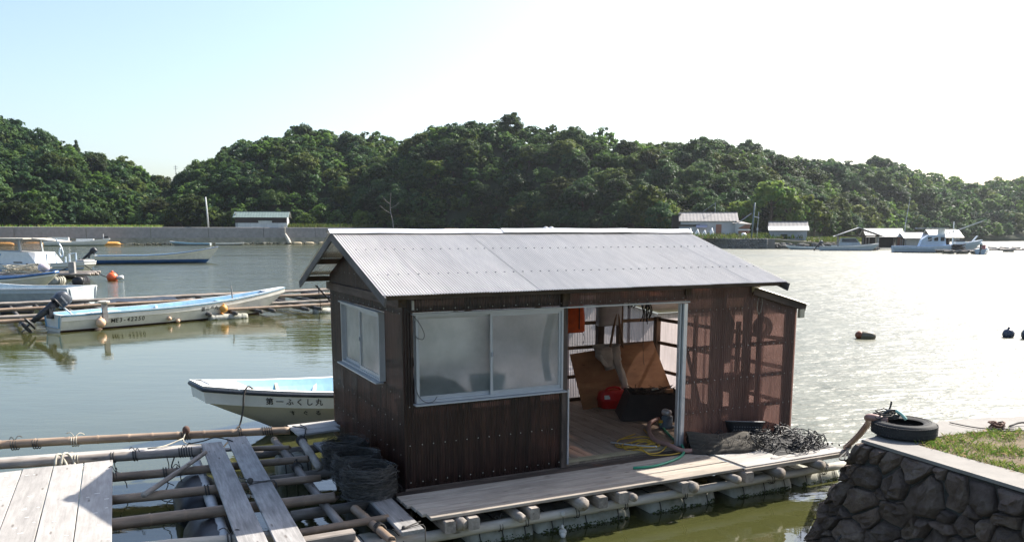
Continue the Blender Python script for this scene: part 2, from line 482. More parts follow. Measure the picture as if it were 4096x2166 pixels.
class MB:
    def __init__(self):
        self.v = []; self.f = []
    def add(self, vs, fs):
        n = len(self.v)
        self.v.extend([tuple(p) for p in vs])
        self.f.extend([tuple(i + n for i in f) for f in fs])
        return self
    def box(self, c, d, M=None):
        x, y, z = (k / 2 for k in d)
        vs = [Vector((sx * x, sy * y, sz * z)) for sx in (-1, 1) for sy in (-1, 1) for sz in (-1, 1)]
        if M is not None:
            vs = [M @ p for p in vs]
        c = Vector(c)
        return self.add([p + c for p in vs], [(0, 1, 3, 2), (4, 6, 7, 5), (0, 4, 5, 1), (2, 3, 7, 6), (0, 2, 6, 4), (1, 5, 7, 3)])
    def beam(self, a, b, w, h, up=(0, 0, 1)):
        a, b = Vector(a), Vector(b)
        M = frame(a, b, up)
        L = (b - a).length
        vs = [M @ Vector((x * L, sy * w / 2, sz * h / 2)) for x in (0, 1) for sy in (-1, 1) for sz in (-1, 1)]
        return self.add(vs, [(0, 1, 3, 2), (4, 6, 7, 5), (0, 4, 5, 1), (2, 3, 7, 6), (0, 2, 6, 4), (1, 5, 7, 3)])
    def tube(self, pts, r, n=6, caps=True, closed=False):
        pts = [Vector(p) for p in pts]
        m = len(pts)
        rr = r if isinstance(r, (list, tuple)) else [r] * m
        t0 = None
        rings = []
        nrm = None
        for i in range(m):
            if closed:
                t = (pts[(i + 1) % m] - pts[i - 1])
            else:
                t = pts[min(i + 1, m - 1)] - pts[max(i - 1, 0)]
            if t.length < 1e-9: t = Vector((0, 0, 1))
            t.normalize()
            if nrm is None:
                nrm = t.orthogonal().normalized()
            else:
                nrm = (nrm - t * nrm.dot(t))
                if nrm.length < 1e-6: nrm = t.orthogonal()
                nrm.normalize()
            bn = t.cross(nrm)
            rings.append([pts[i] + (nrm * math.cos(2 * math.pi * k / n) + bn * math.sin(2 * math.pi * k / n)) * rr[i] for k in range(n)])
        vs = [p for rg in rings for p in rg]
        fs = []
        for i in range(m if closed else m - 1):
            j = (i + 1) % m
            for k in range(n):
                k2 = (k + 1) % n
                fs.append((i * n + k, i * n + k2, j * n + k2, j * n + k))
        if caps and not closed:
            fs.append(tuple(range(n))[::-1]); fs.append(tuple((m - 1) * n + k for k in range(n)))
        return self.add(vs, fs)
    def lathe(self, prof, n=16, M=None, c=(0, 0, 0)):
        """profile (radius, z)"""
        vs = []; fs = []
        c = Vector(c)
        for r, z in prof:
            for k in range(n):
                p = Vector((r * math.cos(2 * math.pi * k / n), r * math.sin(2 * math.pi * k / n), z))
                if M is not None: p = M @ p
                vs.append(p + c)
        for i in range(len(prof) - 1):
            for k in range(n):
                k2 = (k + 1) % n
                fs.append((i * n + k, i * n + k2, (i + 1) * n + k2, (i + 1) * n + k))
        if prof[0][0] > 1e-6: fs.append(tuple(range(n))[::-1])
        if prof[-1][0] > 1e-6: fs.append(tuple((len(prof) - 1) * n + k for k in range(n)))
        return self.add(vs, fs)
    def grid(self, P):
        """P[i][j] points"""
        a, b = len(P), len(P[0])
        return self.add([p for row in P for p in row], [(i * b + j, (i + 1) * b + j, (i + 1) * b + j + 1, i * b + j + 1) for i in range(a - 1) for j in range(b - 1)])
    def sphere(self, c, r, n=12, sz=1.0):
        prof = [(max(1e-7, r * math.sin(math.pi * i / 8)), -r * sz * math.cos(math.pi * i / 8)) for i in range(9)]
        return self.lathe(prof, n, None, c)
    def mesh(self, name='m', smooth=False):
        me = bpy.data.meshes.new(name)
        me.from_pydata([tuple(p) for p in self.v], [], self.f)
        me.validate()
        if smooth:
            me.shade_smooth()
        me.update()
        return me
    def build(self, name, mat, parent=None, smooth=False, matrix=None):
        return link(name, self.mesh(name, smooth), mat, parent, matrix)

def frame(a, b, up=(0, 0, 1)):
    """matrix whose X axis runs from a to b"""
    a, b = Vector(a), Vector(b)
    x = (b - a).normalized()
    u = Vector(up)
    if abs(x.dot(u.normalized())) > 0.98: u = Vector((0, 1, 0))
    y = u.cross(x).normalized()
    z = x.cross(y)
    M = Matrix((x, y, z)).transposed().to_4x4()
    M.translation = a
    return M

def plank(name, parent, a, b, w, h, mat, up=(0, 0, 1), ch=0.004, warp=0.0, seed=0):
    """a board with its length along local X, slightly eased edges"""
    a, b = Vector(a), Vector(b)
    L = (b - a).length
    rnd = random.Random(seed + int(abs(a.x * 977 + a.y * 331 + b.z * 71) * 10))
    y, z = w / 2, h / 2
    sec = [(-y + ch, -z), (y - ch, -z), (y, -z + ch), (y, z - ch), (y - ch, z), (-y + ch, z), (-y, z - ch), (-y, -z + ch)]
    nseg = 1 if warp == 0 else 6
    vs = []; fs = []
    ph = rnd.random() * 6
    for i in range(nseg + 1):
        x = L * i / nseg
        dz = warp * math.sin(ph + 3 * i / nseg) if warp else 0
        dy = warp * 0.5 * math.sin(ph * 2 + 2 * i / nseg) if warp else 0
        for p in sec: vs.append((x, p[0] + dy, p[1] + dz))
    for i in range(nseg):
        for k in range(8):
            k2 = (k + 1) % 8
            fs.append((i * 8 + k, i * 8 + k2, (i + 1) * 8 + k2, (i + 1) * 8 + k))
    fs.append(tuple(range(8))[::-1]); fs.append(tuple(nseg * 8 + k for k in range(8)))
    me = bpy.data.meshes.new(name); me.from_pydata(vs, [], fs); me.update()
    return link(name, me, mat, parent, frame(a, b, up))

def pole(name, parent, a, b, r0, r1, mat, bamboo=False, seed=0, bend=0.012, n=10):
    a, b = Vector(a), Vector(b)
    L = (b - a).length
    rnd = random.Random(seed * 7919 + 13)
    pts = []; rr = []
    if bamboo:
        step = 0.36
        x = -0.0
        xs = [(0, 0.0)]
        k = 0
        while x < L - 0.01:
            x2 = min(L, x + step * rnd.uniform(0.8, 1.15))
            if x2 - x > 0.1:
                xs += [(x + 0.02, 0), (x2 - 0.03, 0), (x2 - 0.012, 0.10), (x2, -0.02)]
            x = x2
        xs.append((L, 0))
        xs = sorted(set(xs))
    else:
        k = max(3, int(L / 0.22))
        xs = [(L * i / k, rnd.uniform(-0.07, 0.07)) for i in range(k + 1)]
    p1, p2 = rnd.random() * 6, rnd.random() * 6
    for x, dr in xs:
        t = x / L
        pts.append((x, bend * L * 0.25 * math.sin(p1 + 4 * t), bend * L * 0.25 * math.sin(p2 + 3 * t)))
        rr.append((r0 + (r1 - r0) * t) * (1 + dr))
    m = MB().tube(pts, rr, n)
    return link(name, m.mesh(name, True), mat, parent, frame(a, b))

def rope(name, pts, r, mat, parent=None, n=5, smooth=True, sub=4):
    return MB().tube(curve(pts, sub), r, n).build(name, mat, parent, smooth)

def curve(pts, sub=6):
    """Catmull-Rom through the points"""
    P = [Vector(p) for p in pts]
    if len(P) < 3: return P
    P = [P[0] * 2 - P[1]] + P + [P[-1] * 2 - P[-2]]
    out = []
    for i in range(1, len(P) - 2):
        for k in range(sub):
            t = k / sub
            a, b, c, d = P[i - 1], P[i], P[i + 1], P[i + 2]
            out.append(0.5 * ((2 * b) + (c - a) * t + (2 * a - 5 * b + 4 * c - d) * t * t + (3 * b - a - 3 * c + d) * t ** 3))
    out.append(P[-2])
    return out

def lashing(parent, p, axis, r, turns=3, mat=None, rr=0.008, seed=0, tail=True):
    """a few turns of cord round a pole"""
    rnd = random.Random(seed)
    axis = Vector(axis).normalized()
    u = axis.orthogonal().normalized(); v = axis.cross(u)
    pts = []
    for i in range(turns * 10 + 1):
        a = 2 * math.pi * i / 10
        pts.append(Vector(p) + axis * (i / 10 / turns - 0.5) * 0.03 * turns + (u * math.cos(a) + v * math.sin(a)) * (r + rr * 0.8))
    m = MB().tube(pts, rr, 5)
    if tail:
        q = Vector(p) + Vector((0, 0, r))
        for k in range(2):
            e = q + Vector((rnd.uniform(-.12, .12), rnd.uniform(-.12, .12), rnd.uniform(.0, .06)))
            m.tube(curve([q, (q + e) / 2 + Vector((0, 0, .04)), e], 4), rr * .8, 4)
    return m.build('lashing', mat or ROPE, parent, True)

def copy_tree(o, parent=None, loc=None, rz=None):
    c = o.copy(); COL.objects.link(c); c.parent = parent
    if loc is not None: c.location = loc
    if rz is not None: c.rotation_euler = (0, 0, rz)
    for ch in o.children:
        copy_tree(ch, c)
    return c

def rloft(secs, n=20, p=3.0, M=None):
    """secs: (cx, cy, z, half x, half y) rounded rectangles stacked along z"""
    m = MB(); rows = []
    for cx, cy, z, hx, hy in secs:
        row = []
        for k in range(n):
            a = 2 * math.pi * k / n
            ca, sa = math.cos(a), math.sin(a)
            r = (abs(ca) ** p + abs(sa) ** p) ** (-1 / p)
            q = Vector((cx + hx * r * ca, cy + hy * r * sa, z))
            row.append(M @ q if M is not None else q)
        rows.append(row)
    m.v = [tuple(q) for r in rows for q in r]
    for i in range(len(rows) - 1):
        for k in range(n):
            k2 = (k + 1) % n
            m.f.append((i * n + k, i * n + k2, (i + 1) * n + k2, (i + 1) * n + k))
    m.f.append(tuple(range(n))[::-1]); m.f.append(tuple((len(rows) - 1) * n + k for k in range(n)))
    return m

HUT_O = (-1.18, 8.75); HUT_RZ = R(26)
HM = Matrix.Rotation(HUT_RZ, 4, 'Z'); HM.translation = (HUT_O[0], HUT_O[1], 0)
def HW(s, t, z):
    return HM @ Vector((s, t, z))
# ================================================================== the setting
def structure(o):
    o['kind'] = 'structure'
    return o

structure(MB().add([(-480, -58, 0), (520, -58, 0), (520, 620, 0), (-480, 620, 0)], [(0, 1, 2, 3)]).build('water', WATER))
structure(MB().add([(-480, -58, -2.5), (520, -58, -2.5), (520, 620, -2.5), (-480, 620, -2.5)], [(0, 1, 2, 3)]).build('sea_bed', SOIL))

# --- hills: a foot line and a ridge line (ground height, trees stand on it)
def lerp_line(pts, u):
    n = len(pts) - 1
    x = max(0.0, min(0.99999, u)) * n
    i = int(x); t = x - i
    a, b = pts[i], pts[i + 1]
    return tuple(a[k] + (b[k] - a[k]) * t for k in range(3))

class Hill:
    def __init__(self, ridge, foot, name, tree=6.5):
        self.ridge = [(x, y, max(2.0, z - tree)) for x, y, z in ridge]
        self.foot = foot
        self.name = name
    def at(self, u, v):
        f = lerp_line(self.foot, u); r = lerp_line(self.ridge, u)
        x = f[0] + (r[0] - f[0]) * v; y = f[1] + (r[1] - f[1]) * v
        if v <= 1:
            z = f[2] + (r[2] - f[2]) * (math.sin(max(0.0, v) * math.pi / 2) ** 0.95)
        else:
            z = r[2] - (r[2] + 2) * (1 - math.cos((v - 1) * math.pi / 2)) * 0.9
        n = mnoise.noise(Vector((x * 0.035, y * 0.035, 3.1)))
        z += n * 3.0 * min(1, max(0, v * 2)) * (1.0 if v < 0.9 else 0.4)
        return Vector((x, y, z))
    def build(self):
        P = [[self.at(i / 60, j / 14) for j in range(-1, 27)] for i in range(61)]
        for i, row in enumerate(P):
            row[0] = Vector((row[1].x, row[1].y, -2))
        m = MB().grid(P)
        return structure(m.build(self.name, HILLGROUND, None, True))

M1 = Hill([(-122, 290, 10), (-117, 290, 14.5), (-110, 290, 22), (-101, 290, 28), (-91.5, 290, 33.3), (-80, 290, 36.6), (-72, 290, 38), (-63, 290, 39), (-56, 290, 36.6), (-47.6, 290, 36), (-41, 290, 35.3), (-34, 290, 34.4), (-24, 290, 30)],
          [(-108, 240, 4.0), (-100, 236, 4.0), (-90, 235, 4.0), (-80, 235, 4.0), (-66, 236, 4.0), (-50, 238, 4.0), (-40, 240, 4.0), (-25, 242, 4.0)], 'hill', 5.5)
M2 = Hill([(-50.5, 262, 15), (-41.7, 261, 23), (-35.4, 260, 27.8), (-30.4, 260, 31.4), (-25.5, 260, 34.3), (-20.5, 260, 37.3), (-12, 260, 39.7), (-3.4, 260, 38.7), (5.1, 260, 37.5), (14.9, 260, 37.9), (23.5, 258, 35.9), (33.3, 255, 33.8), (42, 250, 31), (46, 243, 27.8), (48, 234, 21), (48, 225, 15)],
          [(-52, 238, 4), (-40, 232, 4), (-30, 228, 3.5), (-18, 226, 3), (-6, 222, 3), (6, 214, 3), (18, 204, 3), (28, 194, 3), (34, 186, 3)], 'hill', 7.5)
HR = Hill([(33.4, 262, 29), (42.3, 264, 31.6), (50.2, 267, 33.1), (55.9, 270, 32), (63.1, 274, 33.3), (74.2, 282, 33.3), (86.6, 292, 32), (101, 302, 31.1), (120, 314, 30.5), (140, 327, 31.2), (153, 335, 32.4), (167, 344, 29.2), (187, 357, 27.4), (208, 370, 27.4), (225, 380, 29.3), (235, 386, 29.2), (285, 412, 28.7), (340, 440, 30)],
          [(30, 200, 3), (40, 196, 3), (50, 190, 2.6), (60, 188, 2.4), (70, 196, 2.2), (82, 212, 1.5), (96, 232, 1.0), (112, 250, 1.0), (130, 266, 1.0), (150, 276, 1.0), (175, 284, 1.0), (210, 300, 1.0), (260, 330, 1.0), (320, 360, 1.0)], 'hill', 9.0)
HL = Hill([(-270, 285, 62), (-235, 283, 56), (-201, 280, 50.7), (-182, 280, 43.7), (-169.5, 280, 39.9), (-161.8, 280, 38), (-150.3, 280, 34.2), (-143.9, 280, 31.2), (-133.5, 280, 28.4), (-125.9, 280, 24.5), (-119.4, 282, 21), (-113, 286, 18), (-106, 292, 14)],
          [(-230, 205, 4), (-200, 207, 4), (-175, 210, 4), (-155, 214, 4), (-140, 220, 4), (-128, 230, 4), (-118, 242, 4), (-110, 256, 4)], 'hill', 5.0)
HF = Hill([(-200, 400, 36), (-185, 400, 32), (-170, 400, 29), (-158, 400, 27.5), (-145, 400, 28), (-130, 400, 31), (-115, 400, 34)],
          [(-170, 320, 5), (-155, 318, 5), (-140, 316, 5), (-125, 316, 5), (-110, 318, 5)], 'hill', 6.0)
HILLS = [M1, M2, HR, HL, HF]
for h in HILLS:
    h.build()

# --- low land behind the seawall and along the far shore
SW_A = Vector((-117, 190, 0)); SW_D = Vector((62, 28, 0)).normalized(); SW_N = Vector((SW_D.y, -SW_D.x, 0))   # towards the water
def sw(a, off, z):
    p = SW_A + SW_D * a + SW_N * off
    return (p.x, p.y, z)
def sheet_poly(name, pts, z, mat, thick=4.0):
    m = MB(); n = len(pts)
    zs = z if isinstance(z, (list, tuple)) else [z] * n
    m.add([(x, y, q) for (x, y), q in zip(pts, zs)] + [(x, y, -2.4) for x, y in pts], [tuple(range(n))] + [(i, n + i, n + (i + 1) % n, (i + 1) % n) for i in range(n)])
    return structure(m.build(name, mat))
p0, p1 = sw(-150, -0.6, 0), sw(135, -0.6, 0)
sheet_poly('ground', [(p0[0], p0[1]), (p1[0], p1[1]), (20, 262), (-40, 300), (-300, 320), (-330, 180)], 3.9, SHOREGROUND)
sheet_poly('shore_ground', [(16, 224), (24, 196), (34, 182), (41, 172), (42.6, 160.4), (47.6, 156.8), (49.8, 158.5), (54, 158.5), (60, 160), (66, 166), (74, 176), (86, 198), (100, 226), (80, 240), (40, 240)],
           [2.8, 2.8, 2.6, 2.2, 1.9, 1.9, 1.9, 1.5, 1.3, 1.2, 1.2, 1.1, 1.0, 2.6, 2.8], SHOREGROUND)

# --- the seawall: concrete panels on a sloping apron
swt = thing('seawall', 'long grey concrete seawall with a mossy foot in front of the wooded hills', 'seawall', sw(20, 0, 0))
swm = Matrix.Translation(-Vector(sw(20, 0, 0)))
joints = [-140, -126, -112, -98, -84, -70, -56, -42, -27.5, -12.5, 2.4, 17.2, 31.3, 44.6, 58.0, 71.2, 85, 99, 113, 127]
for a, b in zip(joints[:-1], joints[1:]):
    g = 0.05
    prof = [(-0.55, 4.28), (-0.10, 4.30), (-0.05, 4.22), (0.05, 1.75)]
    m = MB()
    vs = []
    for x in (a + g, b - g):
        for off, z in [(-0.6, 1.6), (-0.6, 4.3), (-0.08, 4.32), (0.0, 4.24), (0.12, 1.70), (0.12, 1.6)]:
            vs.append(Vector(sw(x, off, z)) + swm.translation)
    n = 6
    fs = [(k, (k + 1) % n, n + (k + 1) % n, n + k) for k in range(n)] + [tuple(range(n))[::-1], tuple(range(n, 2 * n))]
    m.add(vs, fs)
    m.build('panel', CONC, swt)
APRON = plain('wet_concrete', (0.20, 0.19, 0.15), 0.8, 0, 0.35, 0.8, 0.2, col2=(0.10, 0.105, 0.06))
m = MB()
rows = []
for i in range(140):
    a = -140 + i * 267 / 139
    j = mnoise.noise(Vector((a * .6, 0, 0)))
    rows.append([Vector(sw(a, off, z)) + swm.translation for off, z in [(0.1, 1.72), (0.35, 1.68), (0.9, 0.75), (1.15 + .2 * j, 0.28 + .1 * j), (1.5 + .2 * j, -0.5)]])
m.grid(rows).build('apron', APRON, swt)
# weed and oysters along the foot of the wall
m = MB(); rnd = random.Random(4)
for i in range(520):
    a = rnd.uniform(-60, 78)
    c = Vector(sw(a, rnd.uniform(0.9, 1.5), rnd.uniform(0.05, 0.40))) + swm.translation
    m.sphere(c, rnd.uniform(.12, .30), 5, .8)
o = m.build('oyster_crust', plain('oysters', (0.12, 0.12, 0.085), 0.95, 0, 0.5, 2, 0.4), swt); o['kind'] = 'stuff'

# ================================================================== trees
def np_mesh(name, V, F, tint=None, smooth=False):
    me = bpy.data.meshes.new(name)
    nv, nf = len(V), len(F)
    k = F.shape[1]
    me.vertices.add(nv); me.vertices.foreach_set('co', V.astype(np.float32).ravel())
    me.loops.add(nf * k); me.loops.foreach_set('vertex_index', F.astype(np.int32).ravel())
    me.polygons.add(nf)
    me.polygons.foreach_set('loop_start', np.arange(0, nf * k, k, dtype=np.int32))
    me.polygons.foreach_set('loop_total', np.full(nf, k, dtype=np.int32))
    me.update(calc_edges=True)
    if tint is not None:
        at = me.attributes.new('tint', 'FLOAT', 'POINT')
        at.data.foreach_set('value', tint.astype(np.float32))
    return me

def crown_arrays(seed, nclump, per, leaf, tall=1.0, conical=False, flat=0.0):
    """leaf sprays gathered in clumps through an uneven crown of about unit radius, base at z=0"""
    rg = np.random.default_rng(seed)
    # clump centres: mostly on the outside of an uneven dome, some within
    u = rg.random(nclump); th = rg.random(nclump) * 2 * np.pi
    if conical:
        h = rg.random(nclump) ** 0.8
        r = (1 - h) * (0.55 + 0.45 * rg.random(nclump)) * 0.75
        C = np.stack([r * np.cos(th), r * np.sin(th), 0.2 + h * 2.2], 1)
        cr = 0.16 + 0.14 * (1 - h)
    else:
        ph = np.arccos(1 - 1.55 * u)             # from the top a little past the side
        rad = 0.62 + 0.38 * rg.random(nclump)
        lob = 1 + 0.18 * np.sin(2 * th + seed) + 0.12 * np.sin(3 * th + 2.1 * seed)
        C = np.stack([rad * lob * np.sin(ph) * np.cos(th), rad * lob * np.sin(ph) * np.sin(th), tall * (0.75 + 0.75 * rad * np.cos(ph))], 1)
        cr = rg.uniform(0.13, 0.32, nclump)
    n = nclump * per
    ci = np.repeat(np.arange(nclump), per)
    d = rg.normal(size=(n, 3)); d /= np.linalg.norm(d, axis=1)[:, None]
    d[:, 2] = np.where(d[:, 2] < -0.3, -d[:, 2], d[:, 2])
    rr = rg.uniform(0.35, 1.12, n) ** 0.6 * (1 + 0.25 * np.abs(rg.normal(size=n)) * (rg.random(n) < 0.2))
    P = C[ci] + d * (cr[ci] * rr)[:, None] * np.array([1, 1, 0.72 - flat])
    # leaf spray quads facing roughly outwards and up
    nrm = d + rg.normal(size=(n, 3)) * 0.55 + np.array([0, 0, 0.45])
    nrm /= np.linalg.norm(nrm, axis=1)[:, None]
    a = np.cross(nrm, rg.normal(size=(n, 3))); a /= np.linalg.norm(a, axis=1)[:, None]
    b = np.cross(nrm, a)
    s = leaf * rg.uniform(0.6, 1.35, n)[:, None]
    asp = rg.uniform(0.45, 0.9, n)[:, None]
    V = np.stack([P - a * s, P + b * s * asp, P + a * s, P - b * s * asp], 1).reshape(-1, 3)
    # bend the spray a little so it catches the light unevenly
    V[0::4] -= nrm * s * 0.25
    V[2::4] -= nrm * s * 0.25
    F = np.arange(n * 4).reshape(-1, 4)
    ct = rg.random(nclump)
    tint = np.clip(0.15 + 0.6 * ct[ci] + rg.normal(size=n) * 0.15, 0, 1)
    return V, F, np.repeat(tint, 4)

CROWNS = []
for k in range(9):
    V, F, T = crown_arrays(k + 1, 92, 105, 0.056, tall=(1.0, 0.85, 1.2, 0.95, 1.1, 0.8, 1.3, 1.0, 0.9)[k])
    me = np_mesh('crown', V, F, T); me.materials.append((LEAF, LEAF, LEAF_OLIVE, LEAF, LEAF_DEEP, LEAF_FRESH, LEAF, LEAF_DEEP, LEAF_OLIVE)[k])
    CROWNS.append(me)
V, F, T = crown_arrays(31, 60, 60, 0.10, tall=1.15); CROWN_BRIGHT = np_mesh('crown', V, F, T); CROWN_BRIGHT.materials.append(LEAF_LIGHT)
V, F, T = crown_arrays(41, 90, 40, 0.07, conical=True); CROWN_CEDAR = np_mesh('crown', V, F, T); CROWN_CEDAR.materials.append(LEAF)
V, F, T = crown_arrays(47, 26, 60, 0.10, tall=1.1, flat=0.35); CROWN_PINE = np_mesh('crown', V, F, T); CROWN_PINE.materials.append(LEAF)

def trunk_mesh(seed):
    rnd = random.Random(seed)
    m = MB()
    top = Vector((rnd.uniform(-.1, .1), rnd.uniform(-.1, .1), 1.1))
    m.tube(curve([(0, 0, -0.35), (rnd.uniform(-.05, .05), 0, .3), top * .6, top], 3), [.075, .07, .065, .06, .055, .05, .045, .04, .035, .03][:10], 6)
    for k in range(5):
        a = k * 1.3 + rnd.random(); z = rnd.uniform(.3, .8)
        e = Vector((math.cos(a) * .6, math.sin(a) * .6, z + rnd.uniform(.2, .6)))
        m.tube(curve([(0, 0, z), (e.x * .4, e.y * .4, z + .1), e], 3), [.035, .03, .025, .022, .018, .014, .01][:7], 5)
    return m.mesh('trunk', True)
TRUNKS = [trunk_mesh(k) for k in range(4)]
for t_ in TRUNKS: t_.materials.append(BARK)

def tree(pos, r, h, label, group, crown=None, name='evergreen_tree', rz=None, rnd=random.Random(0), trunk=None):
    o = thing(name, label, 'tree', pos, rnd.random() * 6.28 if rz is None else rz, group)
    c = crown or rnd.choice(CROWNS)
    o.scale = (1, 1, 1)
    ob = link('crown', c, None, o); ob.scale = (r, r * rnd.uniform(.9, 1.1), h)
    tb = link('trunk', trunk or rnd.choice(TRUNKS), None, o); tb.scale = (r, r, h * 1.05)
    return o

rnd = random.Random(12)
cand = []
# rows from the foot to just over the ridge, jittered
for h, nu, nv, vmax in ((M1, 22, 11, 1.05), (M2, 23, 11, 1.05), (HR, 44, 12, 1.04), (HL, 27, 11, 1.05), (HF, 14, 5, 1.0)):
    for j in range(nv):
        for i in range(nu):
            u = (i + 0.5 + rnd.uniform(-.42, .42) + 0.5 * (j % 2) - .25) / nu
            v = vmax * (j + 0.15 + rnd.uniform(-.25, .35)) / nv
            if u < 0 or u > 1: continue
            p = h.at(u, max(0.0, v))
            r = rnd.uniform(2.5, 3.9) * (1.0 if h is not HR else 1.12)
            if rnd.random() < 0.14 and v < .9: r *= 1.28
            if abs(p.x / p.y) > 0.80: continue
            cand.append((r / p.length, p, r, u, v))
cand.sort(key=lambda c: -c[0])
seen = [c for c in cand if abs(c[1].x / c[1].y) < 0.64]
single = seen[:285]
ids = set(id(c) for c in single)
rest = [c for c in cand if id(c) not in ids]
# what each stretch of the wood stands over, by bearing X/Y
MARKS = [(-.59, 'at the edge past the cabin boat'), (-.50, 'above the cabin boat'), (-.42, 'above the blue-bottomed skiff'), (-.38, 'beside the gap in the hills'), (-.345, 'above the white pole'),
         (-.27, 'above the green-roofed shed'), (-.21, 'just past the green-roofed shed'), (-.14, 'behind the dead tree'), (-.07, 'over the gable end of the hut'), (.03, 'over the hut window'), (.13, 'over the hut doorway'),
         (.205, 'over the hut roof end'), (.28, 'above the grey house'), (.315, 'above the utility pole'), (.37, 'above the small grey shed'), (.43, 'above the open gable boat shed'), (.47, 'above the long pale-roofed boat shed'),
         (.54, 'above the outermost boat shed'), (.59, 'past the outermost boat shed'), (9, 'at the edge past the boat sheds')]
for c in single:
    _, p, r, u, v = c
    mk = next(w for lim, w in MARKS if p.x / p.y < lim)
    tier = ('at the wood edge', 'low in the wood', 'halfway up the wood', 'high in the wood', 'on the skyline')[min(4, int(v * 4.9))]
    size = 'small' if r < 2.9 else ('bushy' if r < 3.5 else ('broad' if r < 4.2 else 'huge'))
    hf = rnd.uniform(.95, 1.25)
    size = ('squat ' if hf < 1.04 else ('tall ' if hf > 1.16 else '')) + size
    tree(p - Vector((0, 0, r * .25)), r, r * hf, size + ' evergreen tree ' + tier + ' ' + mk, 'trees ' + tier + ' ' + mk, rnd=rnd)
VS, FS, TS = [], [], []
MI = []
base = 0
LOW = [crown_arrays(60 + k, 44, 17, 0.125, tall=(1.0, .85, 1.15)[k]) for k in range(3)]
for k, c in enumerate(rest):
    _, p, r, u, v = c
    V, F, T = LOW[k % 3]
    a = rnd.random() * 6.28; ca, sa = math.cos(a), math.sin(a)
    Q = np.stack([V[:, 0] * ca - V[:, 1] * sa, V[:, 0] * sa + V[:, 1] * ca, V[:, 2]], 1) * np.array([r, r, r * rnd.uniform(.95, 1.25)]) + np.array([p.x, p.y, p.z - r * .25])
    MI.append(np.full(len(F), rnd.choice((0, 0, 0, 1, 2, 2, 3)))); VS.append(Q); FS.append(F + base); TS.append(np.clip(T + rnd.uniform(-.35, .3), 0, 1)); base += len(V)
me = np_mesh('distant_wood', np.concatenate(VS), np.concatenate(FS), np.concatenate(TS))
for lm in (LEAF, LEAF_OLIVE, LEAF_DEEP, LEAF_FRESH): me.materials.append(lm)
me.polygons.foreach_set('material_index', np.concatenate(MI).astype(np.int32))
tag(link('distant_wood', me), 'dense evergreen wood covering the upper slopes of the hills', 'wood', None, 'stuff')

# single trees that stand out
tree(Vector((-64.5, 288, 33.0)), 2.6, 3.0, 'flat-topped pine standing above the crest of the hill with the shed', None, CROWN_PINE, 'pine_tree', rnd=rnd)
tree(Vector((-48.5, 288, 30.5)), 3.0, 2.6, 'spreading pine on the crest near the dip between the hills', None, CROWN_PINE, 'pine_tree', rnd=rnd)
tree(Vector((-144.5, 279, 25.5)), 2.6, 3.1, 'pointed dark cedar standing above the steep slope', None, CROWN_CEDAR, 'cedar_tree', rnd=rnd)
for (x, y, z, r, hh), lab in zip([(34.5, 190, 3.0, 3.4, 4.2), (33.0, 188, 3.0, 2.8, 3.2), (31.0, 191, 5.5, 3.6, 4.6), (-21.5, 236, 16.5, 3.2, 3.6)],
        ['bright green leafy tree beside the grey house wall', 'low bright green bush at the foot of the round hill by the house', 'tall bright green tree above the house eaves on the round hill', 'light green young tree standing out on the round dark hill']):
    tree(Vector((x, y, z)), r, hh, lab, None, CROWN_BRIGHT, 'leafy_tree', rnd=rnd)
for (x, y, z, r), lab in zip([(62.5, 186, 4.0, 3.4), (67.5, 192, 5.0, 3.2), (58, 186, 7, 3.6), (73, 200, 3.0, 3.4), (52, 188, 3.5, 3.2)],
        ['yellow-green tree behind the small grey shed', 'yellow-green tree just past the small grey shed', 'yellow-green tree high on the slope over the small grey shed', 'yellow-green tree on the shore behind the boat sheds', 'yellow-green tree between the house and the small shed']):
    tree(Vector((x, y, z)), r, r * 1.15, lab, None, CROWN_BRIGHT, 'leafy_tree', rnd=rnd)
# a dead tree in front of the round hill
dt = MB(); b0 = Vector((-32.0, 224, 3))
dt.tube(curve([b0, b0 + Vector((-.2, 0, 3)), b0 + Vector((-.8, 0, 6.4)), b0 + Vector((-.5, 0, 10.5))], 4), [.13, .125, .12, .115, .11, .10, .09, .08, .07, .06, .05, .04, .03], 6)
for q, e in (((-.6, 0, 5), (-3.6, 0, 7.2)), ((-.8, 0, 6.4), (1.7, 0, 8.0)), ((-.7, 0, 7.5), (-2.6, 0, 9.2))):
    dt.tube([b0 + Vector(q), b0 + (Vector(q) + Vector(e)) / 2 + Vector((0, 0, -.2)), b0 + Vector(e)], [.06, .045, .025], 5)
tag(dt.build('dead_tree', DEADWOOD, None, True), 'bare bleached dead tree in front of the round dark hill', 'dead tree')

# --- grass on the low ground
def blades(name, pts, h, w, mat, seed, lean=0.5):
    rg = np.random.default_rng(seed)
    P = np.asarray(pts, float); n = len(P)
    th = rg.random(n) * 2 * np.pi
    d = np.stack([np.cos(th), np.sin(th), np.zeros(n)], 1)
    l = rg.uniform(0, lean, n)[:, None] * np.stack([np.cos(th * 3.7), np.sin(th * 3.7), np.zeros(n)], 1)
    H = (h * rg.uniform(.5, 1.4, n))[:, None]
    up = np.array([0, 0, 1.0])
    W_ = w * rg.uniform(.6, 1.3, n)[:, None]
    V = np.stack([P - d * W_, P + d * W_, P + H * (up + l) * .6 + d * W_ * .6, P + H * (up * .95 + l * 1.4)], 1).reshape(-1, 3)
    F = np.arange(n * 4).reshape(-1, 4)
    T = np.repeat(np.clip(rg.normal(.45, .3, n), 0, 1), 4)
    me = np_mesh(name, V, F, T); me.materials.append(mat)
    return link(name, me)
pts = []
for k in range(5200):
    a = rnd.uniform(8, 34) if rnd.random() < .6 else rnd.uniform(-60, 34)
    pts.append(Vector(sw(a, -rnd.uniform(1, 22), 3.9)))
tag(blades('grass', pts, 0.9, 0.12, GRASSB, 5), 'bright green grass strip behind the seawall', 'grass', None, 'stuff')
